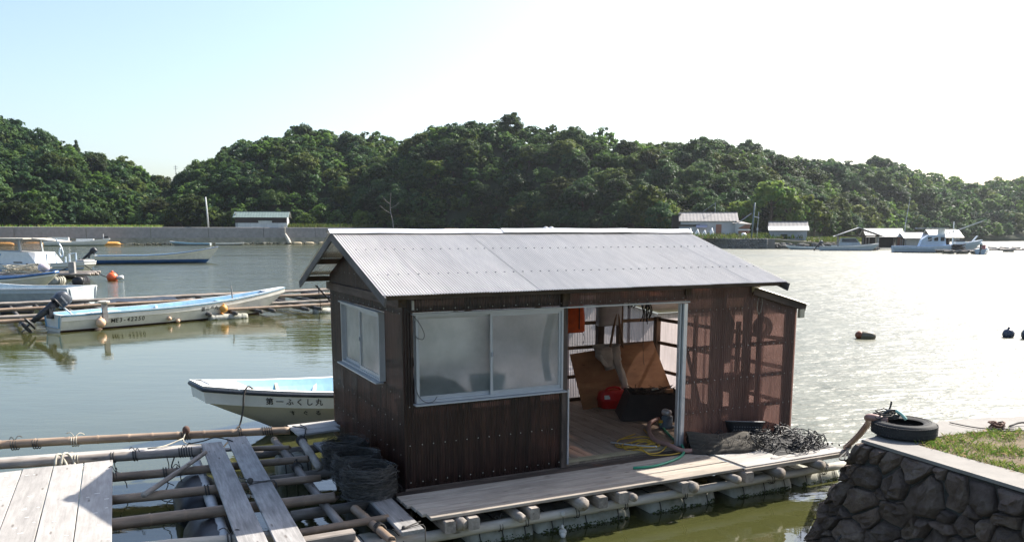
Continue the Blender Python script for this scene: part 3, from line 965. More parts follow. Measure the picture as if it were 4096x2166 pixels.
pts = [Vector(sw(rnd.uniform(63, 90), -rnd.uniform(.8, 5), 3.9)) for k in range(1800)]
tag(blades('reeds', pts, 1.3, 0.10, GRASSB, 6), 'tall reeds beside the green-roofed shed', 'reeds', None, 'stuff')
pts = []
for k in range(5200):
    x = rnd.uniform(36, 74); y = rnd.uniform(158, 186)
    z = 1.9 if y < 162 else 2.2
    if x > 56: z = 1.3
    pts.append((x, y, z + .02))
tag(blades('shore_weeds', pts, 0.75, 0.10, GRASSB, 7), 'rough weeds on the ground around the grey house', 'weeds', None, 'stuff')
# ================================================================== the floating hut
hut = thing('floating_hut', 'brown corrugated fishing hut with silver roof standing on the floating deck', 'hut', (HUT_O[0], HUT_O[1], 0), HUT_RZ)
FL = 0.47                 # floor level
HUT_D = 3.2               # depth
HUT_R = 4.9               # end of the main roof walls
ANX = 5.68                # end of the lean-to
RG_T, RG_Z = 1.62, 3.25   # ridge
EV_T, EV_Z = -0.47, 2.615 # front eave
BK_T, BK_Z = 3.50, 2.60   # rear eave
RF0, RF1 = -0.35, 5.02    # roof ends

def roof_z(t):
    return EV_Z + (RG_Z - EV_Z) * (t - EV_T) / (RG_T - EV_T) if t <= RG_T else RG_Z + (BK_Z - RG_Z) * (t - RG_T) / (BK_T - RG_T)

def corr(a, ux, w, zf0, zf1, nrm, pitch=0.032, depth=0.0045, per=6, off=0.0):
    """a corrugated sheet standing on edge: from point a along ux for w, bottom zf0(x), top zf1(x)"""
    a, ux, nrm = Vector(a), Vector(ux), Vector(nrm)
    n = max(2, int(round(w / pitch * per)))
    P = []
    for i in range(n + 1):
        x = w * i / n
        d = depth * math.sin(2 * math.pi * x / pitch) + off
        q = a + ux * x + nrm * d
        P.append([Vector((q.x, q.y, zf0(x))), Vector((q.x, q.y, zf1(x)))])
    return MB().grid(P)

def wall(parent, a, ux, length, z0, z1, nrm, mat, sheet=0.62, name='wall_sheet', pitch=0.032, per=6):
    k = max(1, int(round(length / sheet)))
    ww = length / k
    f0 = z0 if callable(z0) else (lambda x: z0)
    f1 = z1 if callable(z1) else (lambda x: z1)
    for i in range(k):
        x0 = max(0, i * ww - 0.03); x1 = min(length, (i + 1) * ww + 0.03)
        aa = Vector(a) + Vector(ux) * x0
        m = corr(aa, ux, x1 - x0, lambda x, x0=x0: f0(x + x0), lambda x, x0=x0: f1(x + x0), nrm, pitch, 0.0045, per, 0.0025 * (i % 2))
        m.build(name, mat, parent, True)

# front wall
F = (0, -1, 0); UX = (1, 0, 0)
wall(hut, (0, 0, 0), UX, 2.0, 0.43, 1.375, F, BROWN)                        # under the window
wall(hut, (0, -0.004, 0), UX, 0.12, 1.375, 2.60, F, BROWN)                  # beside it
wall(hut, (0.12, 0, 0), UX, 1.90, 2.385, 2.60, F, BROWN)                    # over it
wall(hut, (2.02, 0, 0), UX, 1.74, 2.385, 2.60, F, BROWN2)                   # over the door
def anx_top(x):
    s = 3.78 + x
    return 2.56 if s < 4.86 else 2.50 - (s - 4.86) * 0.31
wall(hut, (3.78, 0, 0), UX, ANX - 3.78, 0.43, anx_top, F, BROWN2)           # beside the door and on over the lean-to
# gable end: lower part, round the window, and the triangle
S = (-1, 0, 0); UY = (0, 1, 0)
gz = lambda y: roof_z(y) - 0.05
wall(hut, (0, 0, 0), UY, HUT_D, 0.43, 1.52, S, BROWN)
wall(hut, (0, 0, 0), UY, 0.64, 1.52, gz, S, BROWN)
wall(hut, (0, 2.40, 0), UY, 0.80, 1.52, lambda y: gz(y + 2.40), S, BROWN)
wall(hut, (0, 0.64, 0), UY, 1.76, 2.345, lambda y: gz(y + 0.64), S, BROWN)
# rear wall: brown by the room, pale by the working end
B_ = (0, 1, 0)
wall(hut, (0, HUT_D, 0), UX, 2.1, 0.43, 1.30, B_, CLEAR)
wall(hut, (0, HUT_D, 0), UX, 2.1, 2.30, 2.60, B_, CLEAR)
wall(hut, (0, HUT_D, 0), UX, 0.25, 1.30, 2.30, B_, CLEAR)
wall(hut, (1.95, HUT_D, 0), UX, 0.15, 1.30, 2.30, B_, CLEAR)
wall(hut, (2.1, HUT_D, 0), UX, ANX - 2.1, 0.43, lambda x: 2.6 if x < 2.8 else 2.08 - (x - 2.8) * 0.31, B_, CLEAR)
# far end of the lean-to and the gable over it
wall(hut, (ANX, 0, 0), UY, HUT_D, 0.43, lambda y: 2.25 - .125 * y, (1, 0, 0), CLEAR)
wall(hut, (HUT_R, 0, 0), UY, HUT_D, lambda y: 2.49 - .125 * y, gz, (1, 0, 0), BROWN)

# timbers
def stud(s, t, z0, z1, w=0.09, d=0.09, mat=W_STUD, name='post'):
    plank(name, hut, (s, t, z0), (s, t, z1), w, d, mat, up=(0, 1, 0))
def rail(a, b, w=0.035, h=0.055, mat=W_STUD, name='rail'):
    plank(name, hut, a, b, w, h, mat)
for s in (0.06, 4.86, ANX - .05):
    stud(s, 0.06, 0.43, 2.55 if s < 5 else 2.22)
    stud(s, HUT_D - .06, 0.43, 2.55 if s < 5 else 1.80)
stud(1.995, 0.0, 0.43, 2.56, 0.075, 0.07, W_DARK)          # post between window and door
stud(2.09, HUT_D - .07, 0.43, 2.55)
stud(3.3, HUT_D - .07, 0.43, 2.55, 0.07, 0.07)
stud(4.45, HUT_D - .09, 0.43, 2.55, 0.12, 0.1, W_DARK)
for s in (4.42, 5.05): stud(s, 0.04, 0.43, 2.45, 0.045, 0.05)
stud(4.74, 0.55, 0.47, 2.5, 0.12, 0.12, W_DARK)
for t in (1.1, 2.1):
    stud(0.05, t, 0.43, 1.5, 0.06, 0.06); stud(ANX - .05, t, 0.43, 1.92, 0.06, 0.06)
for z in (0.50, 0.92, 1.36): rail((0.02, 0.035, z), (1.96, 0.035, z))
for z in (0.50, 0.91, 1.32, 1.75, 2.24): rail((3.80, 0.03, z), (ANX - .02, 0.03, z))
for z in (2.42, 2.58): rail((0.02, 0.035, z), (4.86, 0.035, z))
for z in (0.50, 0.88, 1.36, 1.76, 2.24):
    rail((2.1, HUT_D - .035, z), ((ANX if z < 1.9 else HUT_R) - .02, HUT_D - .035, z))
    if z < 1.9: rail((ANX - .035, 0.05, z), (ANX - .035, HUT_D - .05, z))
for z in (0.50, 0.80, 1.15, 1.48): rail((0.035, 0.05, z), (0.035, HUT_D - .05, z))
rail((0.035, 0.05, 2.38), (0.035, HUT_D - .05, 2.38))
for z in (0.5, 0.9, 1.28, 2.32): rail((0.02, HUT_D - .035, z), (2.1, HUT_D - .035, z))
plank('brace', hut, (3.86, 0.07, 1.75), (4.25, 0.07, 0.55), 0.03, 0.045, W_STUD)
# tie beams and purlins under the roof
for s in (0.0, 2.02, 3.8, 4.86):
    plank('tie_beam', hut, (s, -0.02, 2.50), (s, HUT_D + .02, 2.50), 0.09, 0.10, W_DARK)
for t in (EV_T + .12, 0.55, RG_T, 2.6, BK_T - .12):
    plank('purlin', hut, (RF0 + .03, t, roof_z(t) - 0.055), (RF1 - .03, t, roof_z(t) - 0.055), 0.06, 0.07, W_DARK)

# floor boards run from front to back
for i in range(28):
    s0 = 0.02 + i * 0.2025
    plank('floor_board', hut, (s0 + .1, 0.02, FL - .02), (s0 + .1, HUT_D - .02, FL - .02), 0.197, 0.035, W_FLOOR, seed=i)
plank('sill_beam', hut, (0.0, 0.03, 0.39), (ANX, 0.03, 0.39), 0.09, 0.08, W_DARK)
plank('sill_beam', hut, (0.03, 0.1, 0.39), (0.03, HUT_D, 0.39), 0.09, 0.08, W_DARK)
plank('sill_beam', hut, (0.0, HUT_D - .03, 0.39), (ANX, HUT_D - .03, 0.39), 0.09, 0.08, W_DARK)

# roof: overlapping corrugated sheets on both slopes
def roof_slope(t0, z0, t1, z1):
    n = 9
    ww = (RF1 - RF0) / n
    e0, e1 = Vector((0, t0, z0)), Vector((0, t1, z1))
    dv = (e1 - e0); nr = Vector((0, -dv.z, dv.y)).normalized()
    if nr.z < 0: nr = -nr
    for i in range(n):
        x0 = RF0 + i * ww - (0.02 if i else 0); x1 = RF0 + (i + 1) * ww
        cnt = int(round((x1 - x0) / 0.032 * 8))
        P = []
        for k in range(cnt + 1):
            x = x0 + (x1 - x0) * k / cnt
            d = 0.0058 * math.sin(2 * math.pi * x / 0.032) + (0.003 if i % 2 else 0.0)
            P.append([Vector((x, t0, z0)) + nr * d, Vector((x, (t0 + t1) / 2, (z0 + z1) / 2 - .004)) + nr * d, Vector((x, t1, z1)) + nr * d])
        MB().grid(P).build('roof_sheet', GALV, hut, True)
roof_slope(EV_T, EV_Z, RG_T, RG_Z)
roof_slope(BK_T, BK_Z, RG_T, RG_Z)
# ridge cap in two lengths, the second lapped over the first
def cap(s0, s1, lift):
    m = MB(); sec = [(-0.13, -0.030), (-0.115, -0.028), (-0.03, 0.012), (0, 0.022), (0.03, 0.012), (0.115, -0.030), (0.13, -0.034)]
    P = [[Vector((x, RG_T + a, RG_Z + b + lift + .012)) for a, b in sec] for x in np.linspace(s0, s1, 9)]
    for r_ in P:
        for q in r_: q.z += 0.003 * math.sin(q.x * 5.1)
    m.grid(P).build('ridge_cap', plain('ridge_tin', (0.72, 0.73, 0.74), 0.4, 0.4, 0.1, 3), hut, True)
cap(RF0 - .03, 2.0, 0.0); cap(1.93, 3.95, 0.010); cap(3.9, RF1 + .02, 0.004)
W_BARGE = wood('barge_board', (0.20, 0.19, 0.18), (0.09, 0.085, 0.08), 14, rv=.1)
# barge boards
for s in (RF0 + .015, RF1 - .015):
    plank('barge_board', hut, (s, EV_T - .03, EV_Z - .065), (s, RG_T, RG_Z - .065), 0.022, 0.10, W_BARGE)
    plank('barge_board', hut, (s, BK_T + .10, BK_Z - .105), (s, RG_T, RG_Z - .065), 0.022, 0.10, W_BARGE)
# roof screws
m = MB()
for t in (0.10, 0.92):
    nr = Vector((0, -(RG_Z - EV_Z), RG_T - EV_T)).normalized()
    for k in range(46):
        s = RF0 + 0.12 + k * 0.1152
        c = Vector((s, t, roof_z(t))) + nr * 0.008
        m.box(c, (0.014, 0.014, 0.008))
for k in range(12): m.box((RF0 + .2 + k * .43, RG_T - .07, RG_Z - .002), (0.016, 0.016, 0.012))
o = m.build('roof_screws', RUSTNAIL, hut); o['kind'] = 'stuff'
# lean-to roof
P = []
for k in range(0, 8 * 105 + 1):
    t = -0.10 + 3.42 * k / 840
    d = 0.005 * math.sin(2 * math.pi * t / 0.032)
    P.append([Vector((4.82, t, 2.535 + d - .125 * max(0, t))), Vector((ANX + .12, t, 2.265 + d - .125 * max(0, t)))])
MB().grid(P).build('lean_to_roof', GALV, hut, True)
plank('barge_board', hut, (4.84, -0.05, 2.47), (ANX + .10, -0.05, 2.215), 0.022, 0.09, W_DARK)
plank('top_plate', hut, (4.90, 0.02, 2.40), (ANX - .02, 0.02, 2.16), 0.03, 0.17, W_DARK)
plank('end_post', hut, (ANX - .10, 0.03, 0.43), (ANX - .10, 0.03, 2.2), 0.16, 0.05, W_DARK, up=(0, 1, 0))
plank('eave_block', hut, (4.84, -0.03, 2.52), (4.95, -0.03, 2.52), 0.05, 0.13, plain('cream_block', (0.5, 0.45, 0.33), 0.8, 0, .2, 5))
plank('eave_block', hut, (ANX - .005, -0.04, 2.14), (ANX + .075, -0.04, 2.14), 0.05, 0.12, plain('cream_block', (0.5, 0.45, 0.33), 0.8, 0, .2, 5))

# washers in rows
m = MB()
def row(s0, s1, z, n, t=-0.012):
    for k in range(n):
        s = s0 + (s1 - s0) * k / (n - 1) + random.Random(k + int(z * 100)).uniform(-.006, .006)
        m.lathe([(0.001, 0.004), (0.0065, 0.001), (0.0065, 0)], 6, Matrix.Rotation(R(90), 3, 'X').to_4x4(), (s, t, z))
row(0.06, 1.93, 1.355, 15); row(0.06, 1.97, 0.92, 15); row(0.06, 1.94, 0.50, 14)
row(0.17, 1.95, 2.42, 13); row(2.08, 3.72, 2.42, 13)
for z in (0.91, 1.32, 1.75): row(3.83, 5.60, z, 17)
row(3.83, 4.8, 2.25, 10)
for k in range(7): m.lathe([(0.001, 0.004), (0.0065, 0.001), (0.0065, 0)], 6, Matrix.Rotation(R(90), 3, 'X').to_4x4(), (4.9 + k * .11, -0.012, 2.36 - k * .035))
for z, n, t0, t1 in ((0.80, 13, .1, 3.1), (1.15, 12, .1, 3.1), (2.38, 14, .05, 3.1), (1.46, 10, .1, 3.0), (2.72, 7, .9, 2.3)):
    for k in range(n):
        m.lathe([(0.001, 0.004), (0.0065, 0.001), (0.0065, 0)], 6, Matrix.Rotation(R(-90), 3, 'Y').to_4x4(), (-0.012, t0 + (t1 - t0) * k / (n - 1), z))
o = m.build('wall_washers', SCREW, hut); o['kind'] = 'stuff'

# windows
def window(x0, x1, z0, z1, M, sillw=0.10, mat=WHITE_ALU, label=None):
    """two sliding frosted sashes in a pale metal frame; local x along the wall, -y outwards"""
    w = MB()
    fr = 0.024; dpt = 0.09
    w.box(((x0 + x1) / 2, 0, z1 - fr / 2), (x1 - x0, dpt, fr)); w.box(((x0 + x1) / 2, 0, z0 + fr / 2), (x1 - x0, dpt, fr))
    w.box((x0 + fr / 2, 0, (z0 + z1) / 2), (fr, dpt - .002, z1 - z0 - 2 * fr)); w.box((x1 - fr / 2, 0, (z0 + z1) / 2), (fr, dpt - .002, z1 - z0 - 2 * fr))
    win = w.build('window', mat, hut, False, M)
    if label: win['label'] = label
    xm = (x0 + x1) / 2
    for i, (a, b, y) in enumerate(((x0 + fr, xm + .025, 0.018), (xm - .025, x1 - fr, -0.018))):
        s = MB(); e = 0.030; za, zb = z0 + fr, z1 - fr
        s.box(((a + b) / 2, y, zb - e / 2), (b - a, .022, e)); s.box(((a + b) / 2, y, za + e / 2 + .006), (b - a, .022, e + .012))
        s.box((a + e / 2, y, (za + zb) / 2), (e, .0215, zb - za - 2 * e)); s.box((b - e / 2, y, (za + zb) / 2), (e, .0215, zb - za - 2 * e))
        s.build('sash', mat, win)
        MB().add([(a + e - .005, y, za + e - .005), (b - e + .005, y, za + e - .005), (b - e + .005, y, zb - e + .005), (a + e - .005, y, zb - e + .005)], [(0, 1, 2, 3)]).build('pane', FROST, win)
    MB().box((xm - .004, -0.034, (z0 + z1) / 2), (.02, .012, .05)).build('latch', STEEL, win)
    MB().beam((x0 - .03, -0.055, z0 - .012), (x1 + .03, -0.055, z0 - .012), sillw, 0.014).build('sill', mat, win)
    MB().beam((x0 - .04, -0.035, z1 + .008), (x1 + .02, -0.035, z1 + .008), .06, 0.012).build('head_flashing', mat, win)
    return win
window(0.13, 1.955, 1.395, 2.365, Matrix.Translation((0, -0.02, 0)))
window(0.66, 2.38, 1.535, 2.330, Matrix.Translation((-0.02, 3.04, 0)) @ Matrix.Rotation(R(-90), 4, 'Z'))
window(0.27, 1.93, 1.32, 2.28, Matrix.Translation((0, HUT_D + .02, 0)))

# doorway: aluminium jambs, head flashing and a grooved track
MB().box((2.043, -0.03, 0.93), (0.02, 0.035, 0.92)).build('door_jamb', ALU, hut)
m = MB()
m.box((3.735, 0.0, 1.42), (0.03, 0.09, 1.86)); m.box((3.772, 0.01, 1.42), (0.03, 0.075, 1.858)); m.box((3.70, 0.02, 1.42), (0.02, 0.05, 1.856))
m.build('door_jamb', ALU, hut)
MB().box((2.89, -0.035, 2.372), (1.80, 0.07, 0.018)).build('head_flashing', WHITE_ALU, hut)
m = MB()
for k in range(4): m.box((2.88, 0.015 + k * .024, 0.487), (1.68, 0.006, 0.014))
m.box((2.88, 0.05, 0.474), (1.68, 0.10, 0.012))
m.build('door_track', plain('gold_track', (0.48, 0.42, 0.29), 0.4, 0.6, 0.2, 6), hut)
MB().box((3.55, 0.09, 1.42), (0.40, 0.03, 1.80)).build('sliding_door', WHITE_ALU, hut) if False else None
# little fitting and a cable at the corner of the window
MB().box((0.105, -0.05, 2.47), (0.022, 0.03, 0.10)).build('bracket', WHITE_ALU, hut)
rope('cable', [(-.03, -.05, 2.50), (0.02, -.06, 2.44), (0.10, -.075, 2.36), (0.17, -.08, 2.27), (0.22, -.08, 2.16), (0.20, -.08, 2.10), (0.13, -.07, 2.13), (0.12, -.065, 2.2)], 0.004, BLACK, hut)
rope('cable', [(0.12, -.065, 2.30), (0.125, -.07, 1.95), (0.118, -.07, 1.7), (0.13, -.07, 1.52), (0.20, -.10, 1.42), (0.30, -.10, 1.41), (0.36, -.08, 1.46)], 0.004, BLACK, hut)
rope('cord', [(5.0, -.03, 2.46), (4.93, -.03, 2.3), (4.97, -.03, 2.16), (5.02, -.03, 2.3), (5.0, -.03, 2.44)], 0.003, ROPE_PALE, hut)
rope('cord', [(-.16, 3.25, 2.5), (-.14, 3.2, 2.2), (-.17, 3.22, 1.95)], 0.004, ROPE, hut)
plank('strut', hut, (-.18, 3.3, 2.5), (0.0, 3.22, 2.28), 0.02, 0.02, W_DARK)

# ================================================================== the deck the hut floats on
deck = thing('floating_deck', 'pale plank deck on beams and foam floats under the brown hut', 'floating deck', (HUT_O[0], HUT_O[1], 0), HUT_RZ)
ts = [-0.25, -0.42, -0.585, -0.745, -0.905, -1.055]
for i in range(5):
    tc = (ts[i] + ts[i + 1]) / 2
    s0 = -0.20 + 0.02 * i + (0.012, 0.0, .02, .01, .03)[i]
    plank('plank', deck, (s0, tc, 0.434 + (.0, -.004, .003, -.003, .002)[i]), (3.885 + (0, .02, -.01, .015, .0)[i], tc, 0.434 + (.002, -.003, .0, -.004, .003)[i]), ts[i] - ts[i + 1] - 0.013, 0.034, W_DECK, seed=i + 3, warp=0.0025)
plank('board_sheet', deck, (3.93, -0.625, 0.452), (5.60, -0.625, 0.452), 0.86, 0.024, W_PALE)
plank('fascia', deck, (3.90, -1.065, 0.42), (5.62, -1.065, 0.42), 0.03, 0.05, W_DECK)
plank('plank', deck, (-0.15, -0.13, 0.40), (5.6, -0.13, 0.40), 0.2, 0.03, W_DARK)
rb = random.Random(3)
for s in (0.09, 0.345, 1.03, 1.86, 2.15, 2.99, 3.93):
    w = rb.uniform(.11, .135)
    plank('beam', deck, (s, -1.10 - rb.uniform(-.02, .04), 0.345), (s + rb.uniform(-.02, .02), 3.3, 0.345), w, 0.125, W_LOG, ch=.012)
for s, r in ((0.215, .068), (0.87, .05), (1.62, .072), (2.27, .045), (3.10, .065), (3.74, .048), (4.42, .066), (5.08, .06)):
    pole('beam', deck, (s, -1.13 - rb.uniform(-.03, .03), 0.338), (s + rb.uniform(-.03, .03), 3.3, 0.338), r, r * .95, W_LOG, seed=int(s * 100))
W_FRONT = wood('pale_log', (0.58, 0.53, 0.46), (0.36, 0.32, 0.26), 8, rv=.1, stain=.3)
pole('rail_pole', deck, (-1.6, -0.965, 0.215), (5.72, -0.93, 0.225), 0.062, 0.05, W_FRONT, seed=4, bend=.006)
for t in (0.3, 1.7, 3.0):
    pole('rail_pole', deck, (-1.2, t, 0.215), (5.7, t, 0.215), 0.06, 0.05, W_LOG, seed=int(t * 10), bend=.004)
def foam_float(parent, s0, s1, tf, tb, z0, z1, seed):
    """a block of expanded foam, worn round, bound with cords, weed at the waterline"""
    rn = random.Random(seed)
    m = MB()
    nx, na = 14, 16
    P = []
    for i in range(nx + 1):
        x = s0 + (s1 - s0) * i / nx
        e = min(i, nx - i) / nx
        k = 0.90 if i in (0, nx) else (0.97 if i in (1, nx - 1) else 1.0)
        if i % 5 == 2: k *= 0.95          # pinched by the cord
        rowp = []
        for j in range(na + 1):
            a = 2 * math.pi * j / na
            ca, sa = math.cos(a), math.sin(a)
            q = (abs(ca) ** 5 + abs(sa) ** 5) ** (-0.2)
            y = (tf + tb) / 2 + (tb - tf) / 2 * k * q * ca
            z = (z0 + z1) / 2 + (z1 - z0) / 2 * k * q * sa
            d = mnoise.noise(Vector((x * 5, y * 6, z * 7 + seed))) * 0.018
            rowp.append(Vector((x, y + d, z + d)))
        P.append(rowp)
    m.grid(P)
    m.f.append(tuple(j for j in range(na))); m.f.append(tuple(nx * (na + 1) + j for j in range(na))[::-1])
    fo = m.build('foam_float', FOAM, parent, True)
    for i in (2, 7, 12):
        x = s0 + (s1 - s0) * i / nx
        pts = []
        for j in range(17):
            a = 2 * math.pi * j / 16
            ca, sa = math.cos(a), math.sin(a); q = (abs(ca) ** 5 + abs(sa) ** 5) ** (-0.2)
            pts.append((x, (tf + tb) / 2 + (tb - tf) / 2 * q * ca, (z0 + z1) / 2 + (z1 - z0) / 2 * q * sa))
        MB().tube(pts, 0.006, 4).build('strap', ROPE, fo)
    m = MB()
    for k in range(int(230 * (s1 - s0))):
        x = rn.uniform(s0 + .03, s1 - .03)
        z = -0.01 + rn.random() ** 1.6 * (0.05 + .03 * mnoise.noise(Vector((x * 4, seed, 0))))
        m.sphere((x, tf + .004, z), rn.uniform(.005, .013), 5, .8)
    o = m.build('algae', ALGAE, fo, True); o['kind'] = 'stuff'
    return fo
for k, (a, b) in enumerate(((0.42, 1.16), (1.22, 2.42), (2.70, 3.66), (3.96, 4.90), (5.04, 5.75))):
    foam_float(deck, a, b, -0.86, -0.28, -0.22, 0.165, k)
for k, (a, b) in enumerate(((0.2, 1.6), (2.1, 3.5), (4.0, 5.4))):
    foam_float(deck, a, b, 1.4, 2.0, -0.22, 0.15, 20 + k)
    foam_float(deck, a, b, 2.7, 3.3, -0.22, 0.15, 30 + k)
for i, s in enumerate((0.70, 1.0, 1.62, 2.25, 3.08, 4.42, 5.3)):
    lashing(deck, (s, -0.96, 0.22), (1, 0, 0), 0.058, 2, ROPE, 0.005, i)
# oyster shells on a hanging cord
osh = thing('shell_string', 'string of oyster shells hanging from the pale deck pole', 'shell string', HW(1.42, -1.03, 0.02), HUT_RZ)
MB().tube([(0, 0, .22), (.006, 0, .1), (0, 0, .0)], .004, 4).build('cord', ROPE, osh)
for k, (z, r) in enumerate(((.235, .03), (.085, .03), (.03, .045), (.0, .05))):
    sh = rloft([(0, 0, -r, .2 * r, .2 * r), (0, 0, -.5 * r, .9 * r, .5 * r), (0, .01, .2 * r, r, .55 * r), (0, 0, .9 * r, .4 * r, .3 * r)], 9, 2, Matrix.Rotation(k * 1.3, 4, 'Z') @ Matrix.Rotation(.4 * k, 4, 'Y'))
    o = sh.build('shell', plain('oyster_shell', (.55, .53, .48), .7, 0, .3, 20, .3), osh, True); o.location = (0, 0, z)

# ================================================================== the bamboo raft
raft = thing('bamboo_raft', 'open raft of lashed bamboo poles, planks and black floats beside the hut', 'raft', (HUT_O[0], HUT_O[1], 0), HUT_RZ)
def rp(a, b, r0, r1, mat, bamboo=False, seed=0, **k): return pole('pole', raft, a, b, r0, r1, mat, bamboo, seed, **k)
rp((-5.6, 4.13, .50), (-0.66, 3.08, .50), .058, .052, W_BAMBOO, True, 1)
rp((-5.6, 3.22, .46), (-1.88, 2.57, .46), .062, .055, W_LOG, False, 2, bend=.006)
rp((-1.35, 2.60, .42), (-0.80, 2.40, .42), .034, .03, W_BAMBOO, True, 3)
rp((-2.92, 1.86, .45), (-0.72, 1.63, .45), .052, .045, W_BAMBOO, True, 4)
rp((-2.95, 0.95, .45), (-0.76, 0.79, .45), .055, .042, W_BAMBOO, False, 5)
rp((-2.97, 0.12, .45), (-0.78, 0.04, .45), .062, .055, W_BAMBOO, True, 6)
rp((-2.95, -0.62, .45), (-1.45, -0.90, .45), .062, .055, W_FRONT, False, 7)
rp((-1.55, -0.83, .43), (-0.45, -0.80, .43), .042, .036, W_BAMBOO, True, 8)
rp((-4.8, -1.55, .45), (-0.6, -1.62, .45), .06, .05, W_LOG, False, 9)
PIPE = plain('pale_pipe', (0.52, 0.51, 0.49), 0.5, 0, 0.25, 6)
rp((-1.95, 2.9, .345), (-1.97, -1.9, .345), .06, .058, PIPE, False, 10, bend=.003)
rp((-0.88, 3.15, .36), (-0.87, -1.9, .36), .05, .046, W_LOG, False, 11, bend=.008)
rp((-0.62, 2.48, .47), (-0.69, 1.15, .47), .055, .05, W_LOG, False, 12)
rp((-0.66, -0.30, .40), (-0.585, -1.33, .40), .046, .04, W_BAMBOO, True, 13)
rp((-4.9, 3.6, .36), (-4.9, -1.9, .36), .06, .05, W_LOG, False, 14)
rp((-3.4, 3.4, .36), (-3.4, -1.9, .36), .06, .05, W_LOG, False, 15)
# planks laid across
plank('plank', raft, (-1.755, 2.57, .545), (-1.815, -1.5, .535), 0.245, 0.032, W_GREY, seed=1, warp=.004)
plank('plank', raft, (-1.425, 2.76, .545), (-1.51, -1.5, .535), 0.245, 0.032, W_GREY, seed=2, warp=.004)
plank('plank', raft, (-5.5, 3.62, .41), (-1.62, 2.93, .42), 0.20, 0.035, W_PALE, seed=3)
plank('plank', raft, (-1.95, 2.86, .39), (-0.85, 2.62, .39), 0.10, 0.03, W_GREY, seed=4)
for i in range(7):
    s = -2.905 - .155 - i * 0.312
    plank('platform_board', raft, (s - .005 * i, 2.36 + (.02, .0, .03, -.01, .02, 0, .01)[i], .512), (s - .03, -1.9, .512), 0.305, 0.026, W_PALE, seed=20 + i, warp=.002)
plank('plank', raft, (-0.36, -0.02, .43), (-0.36, -1.29, .43), 0.235, 0.04, W_GREY, seed=5, ch=.01)
plank('plank', raft, (-0.375, 2.42, .43), (-0.36, 1.5, .43), 0.22, 0.04, W_GREY, seed=6)
plank('beam', raft, (-1.5, -1.10, .43), (-0.88, -1.10, .43), 0.12, 0.09, W_LOG, ch=.01)
plank('beam', raft, (-0.45, 1.5, .42), (-0.40, 0.5, .42), 0.09, 0.08, W_LOG)
for i in range(3):
    plank('patch_board', raft, (-0.665 + .01 * i, 3.20 - .215 * i - .09, .525), (0.05 - .06 * i, 3.24 - .20 * i - .09, .525), 0.20, 0.03, W_PALE, seed=40 + i)
pole('stick', raft, (-2.63, 0.68, .535), (-1.87, 2.06, .575), .030, .026, W_LOG, False, 31, bend=.02)
# floats under the raft: black foam-filled sacks and one worn white block
def drum(s, t0, t1, r, mat, z=0.12):
    prof = []
    L = t1 - t0
    for i in range(13):
        x = i / 12
        rr = r * (1 - abs(2 * x - 1) ** 6 * .35) * (1 - .04 * math.cos(x * 40))
        prof.append((rr, x * L))
    m = MB(); m.lathe(prof, 16, Matrix.Rotation(R(-90), 4, 'X'), (s, t0, z))
    return m.build('float', mat, raft, True)
for t0, t1 in ((0.95, 2.0), (-0.65, 0.55), (-1.9, -0.85)): drum(-2.03, t0, t1, .27, BLACK)
for t0, t1 in ((1.9, 3.0), (0.3, 1.3)): drum(-4.6, t0, t1, .27, BLACK)
foam_float(raft, -0.95, -0.55, 2.2, 2.75, -.2, .30, 77)
foam_float(raft, -0.80, -0.30, -1.15, -0.55, -.2, .26, 78)
drum(-0.15, -0.2, 1.4, .25, BLACK, .1)
for i, (p, ax, r, tn) in enumerate([((-4.05, 3.80, .50), (1, -.2, 0), .058, 3), ((-3.8, 3.75, .50), (1, -.2, 0), .058, 3), ((-3.35, 3.66, .50), (1, -.2, 0), .057, 3), ((-2.0, 3.36, .50), (1, -.2, 0), .055, 4), ((-1.3, 3.21, .50), (1, -.2, 0), .054, 2), ((-0.95, 3.14, .50), (1, -.2, 0), .054, 5),
                                    ((-2.06, 2.60, .46), (1, -.17, 0), .056, 6), ((-2.9, 2.74, .46), (1, -.17, 0), .058, 2), ((-2.65, 2.70, .46), (1, -.17, 0), .058, 2), ((-3.3, 2.82, .46), (1, -.17, 0), .059, 2), ((-2.88, 1.86, .45), (1, -.1, 0), .05, 2), ((-2.35, 1.8, .45), (1, -.1, 0), .05, 2), ((-2.2, 1.79, .45), (1, -.1, 0), .05, 2), ((-1.98, .88, .45), (1, -.07, 0), .05, 2), ((-1.95, -.80, .45), (1, -.17, 0), .06, 2), ((-0.63, 2.44, .48), (0, 1, 0), .056, 4), ((-0.87, 1.55, .38), (0, 1, 0), .055, 3), ((-.6, -1.0, .41), (0, 1, 0), .046, 3)]):
    lashing(raft, p, ax, r, tn, ROPE if i not in (2, 9) else ROPE_PALE, .007, i, tail=i % 2 == 0)
def cordp(pts, r=.006, mat=ROPE): return rope('cord', pts, r, mat, raft)
cordp([(-1.66, .62, .565), (-1.56, .55, .575), (-1.45, .52, .575), (-1.33, .50, .575), (-1.31, .48, .5)]); cordp([(-1.6, .48, .565), (-1.5, .49, .575), (-1.33, .44, .575), (-1.31, .43, .5)])
MB().sphere((-1.57, .56, .585), .035, 8).build('knot', ROPE, raft, True)
cordp([(-1.57, .56, .59), (-1.66, .68, .6), (-1.64, .8, .58)])
cordp([(-2.03, 2.7, .54), (-1.85, 2.62, .58), (-1.7, 2.66, .60), (-1.55, 2.6, .57), (-1.5, 2.5, .56)], .009)
MB().sphere((-2.0, 3.3, .59), .05, 8, 1.2).build('knot', plain('brown_knot', (.10, .055, .04), .9, 0, .3, 20), raft, True)
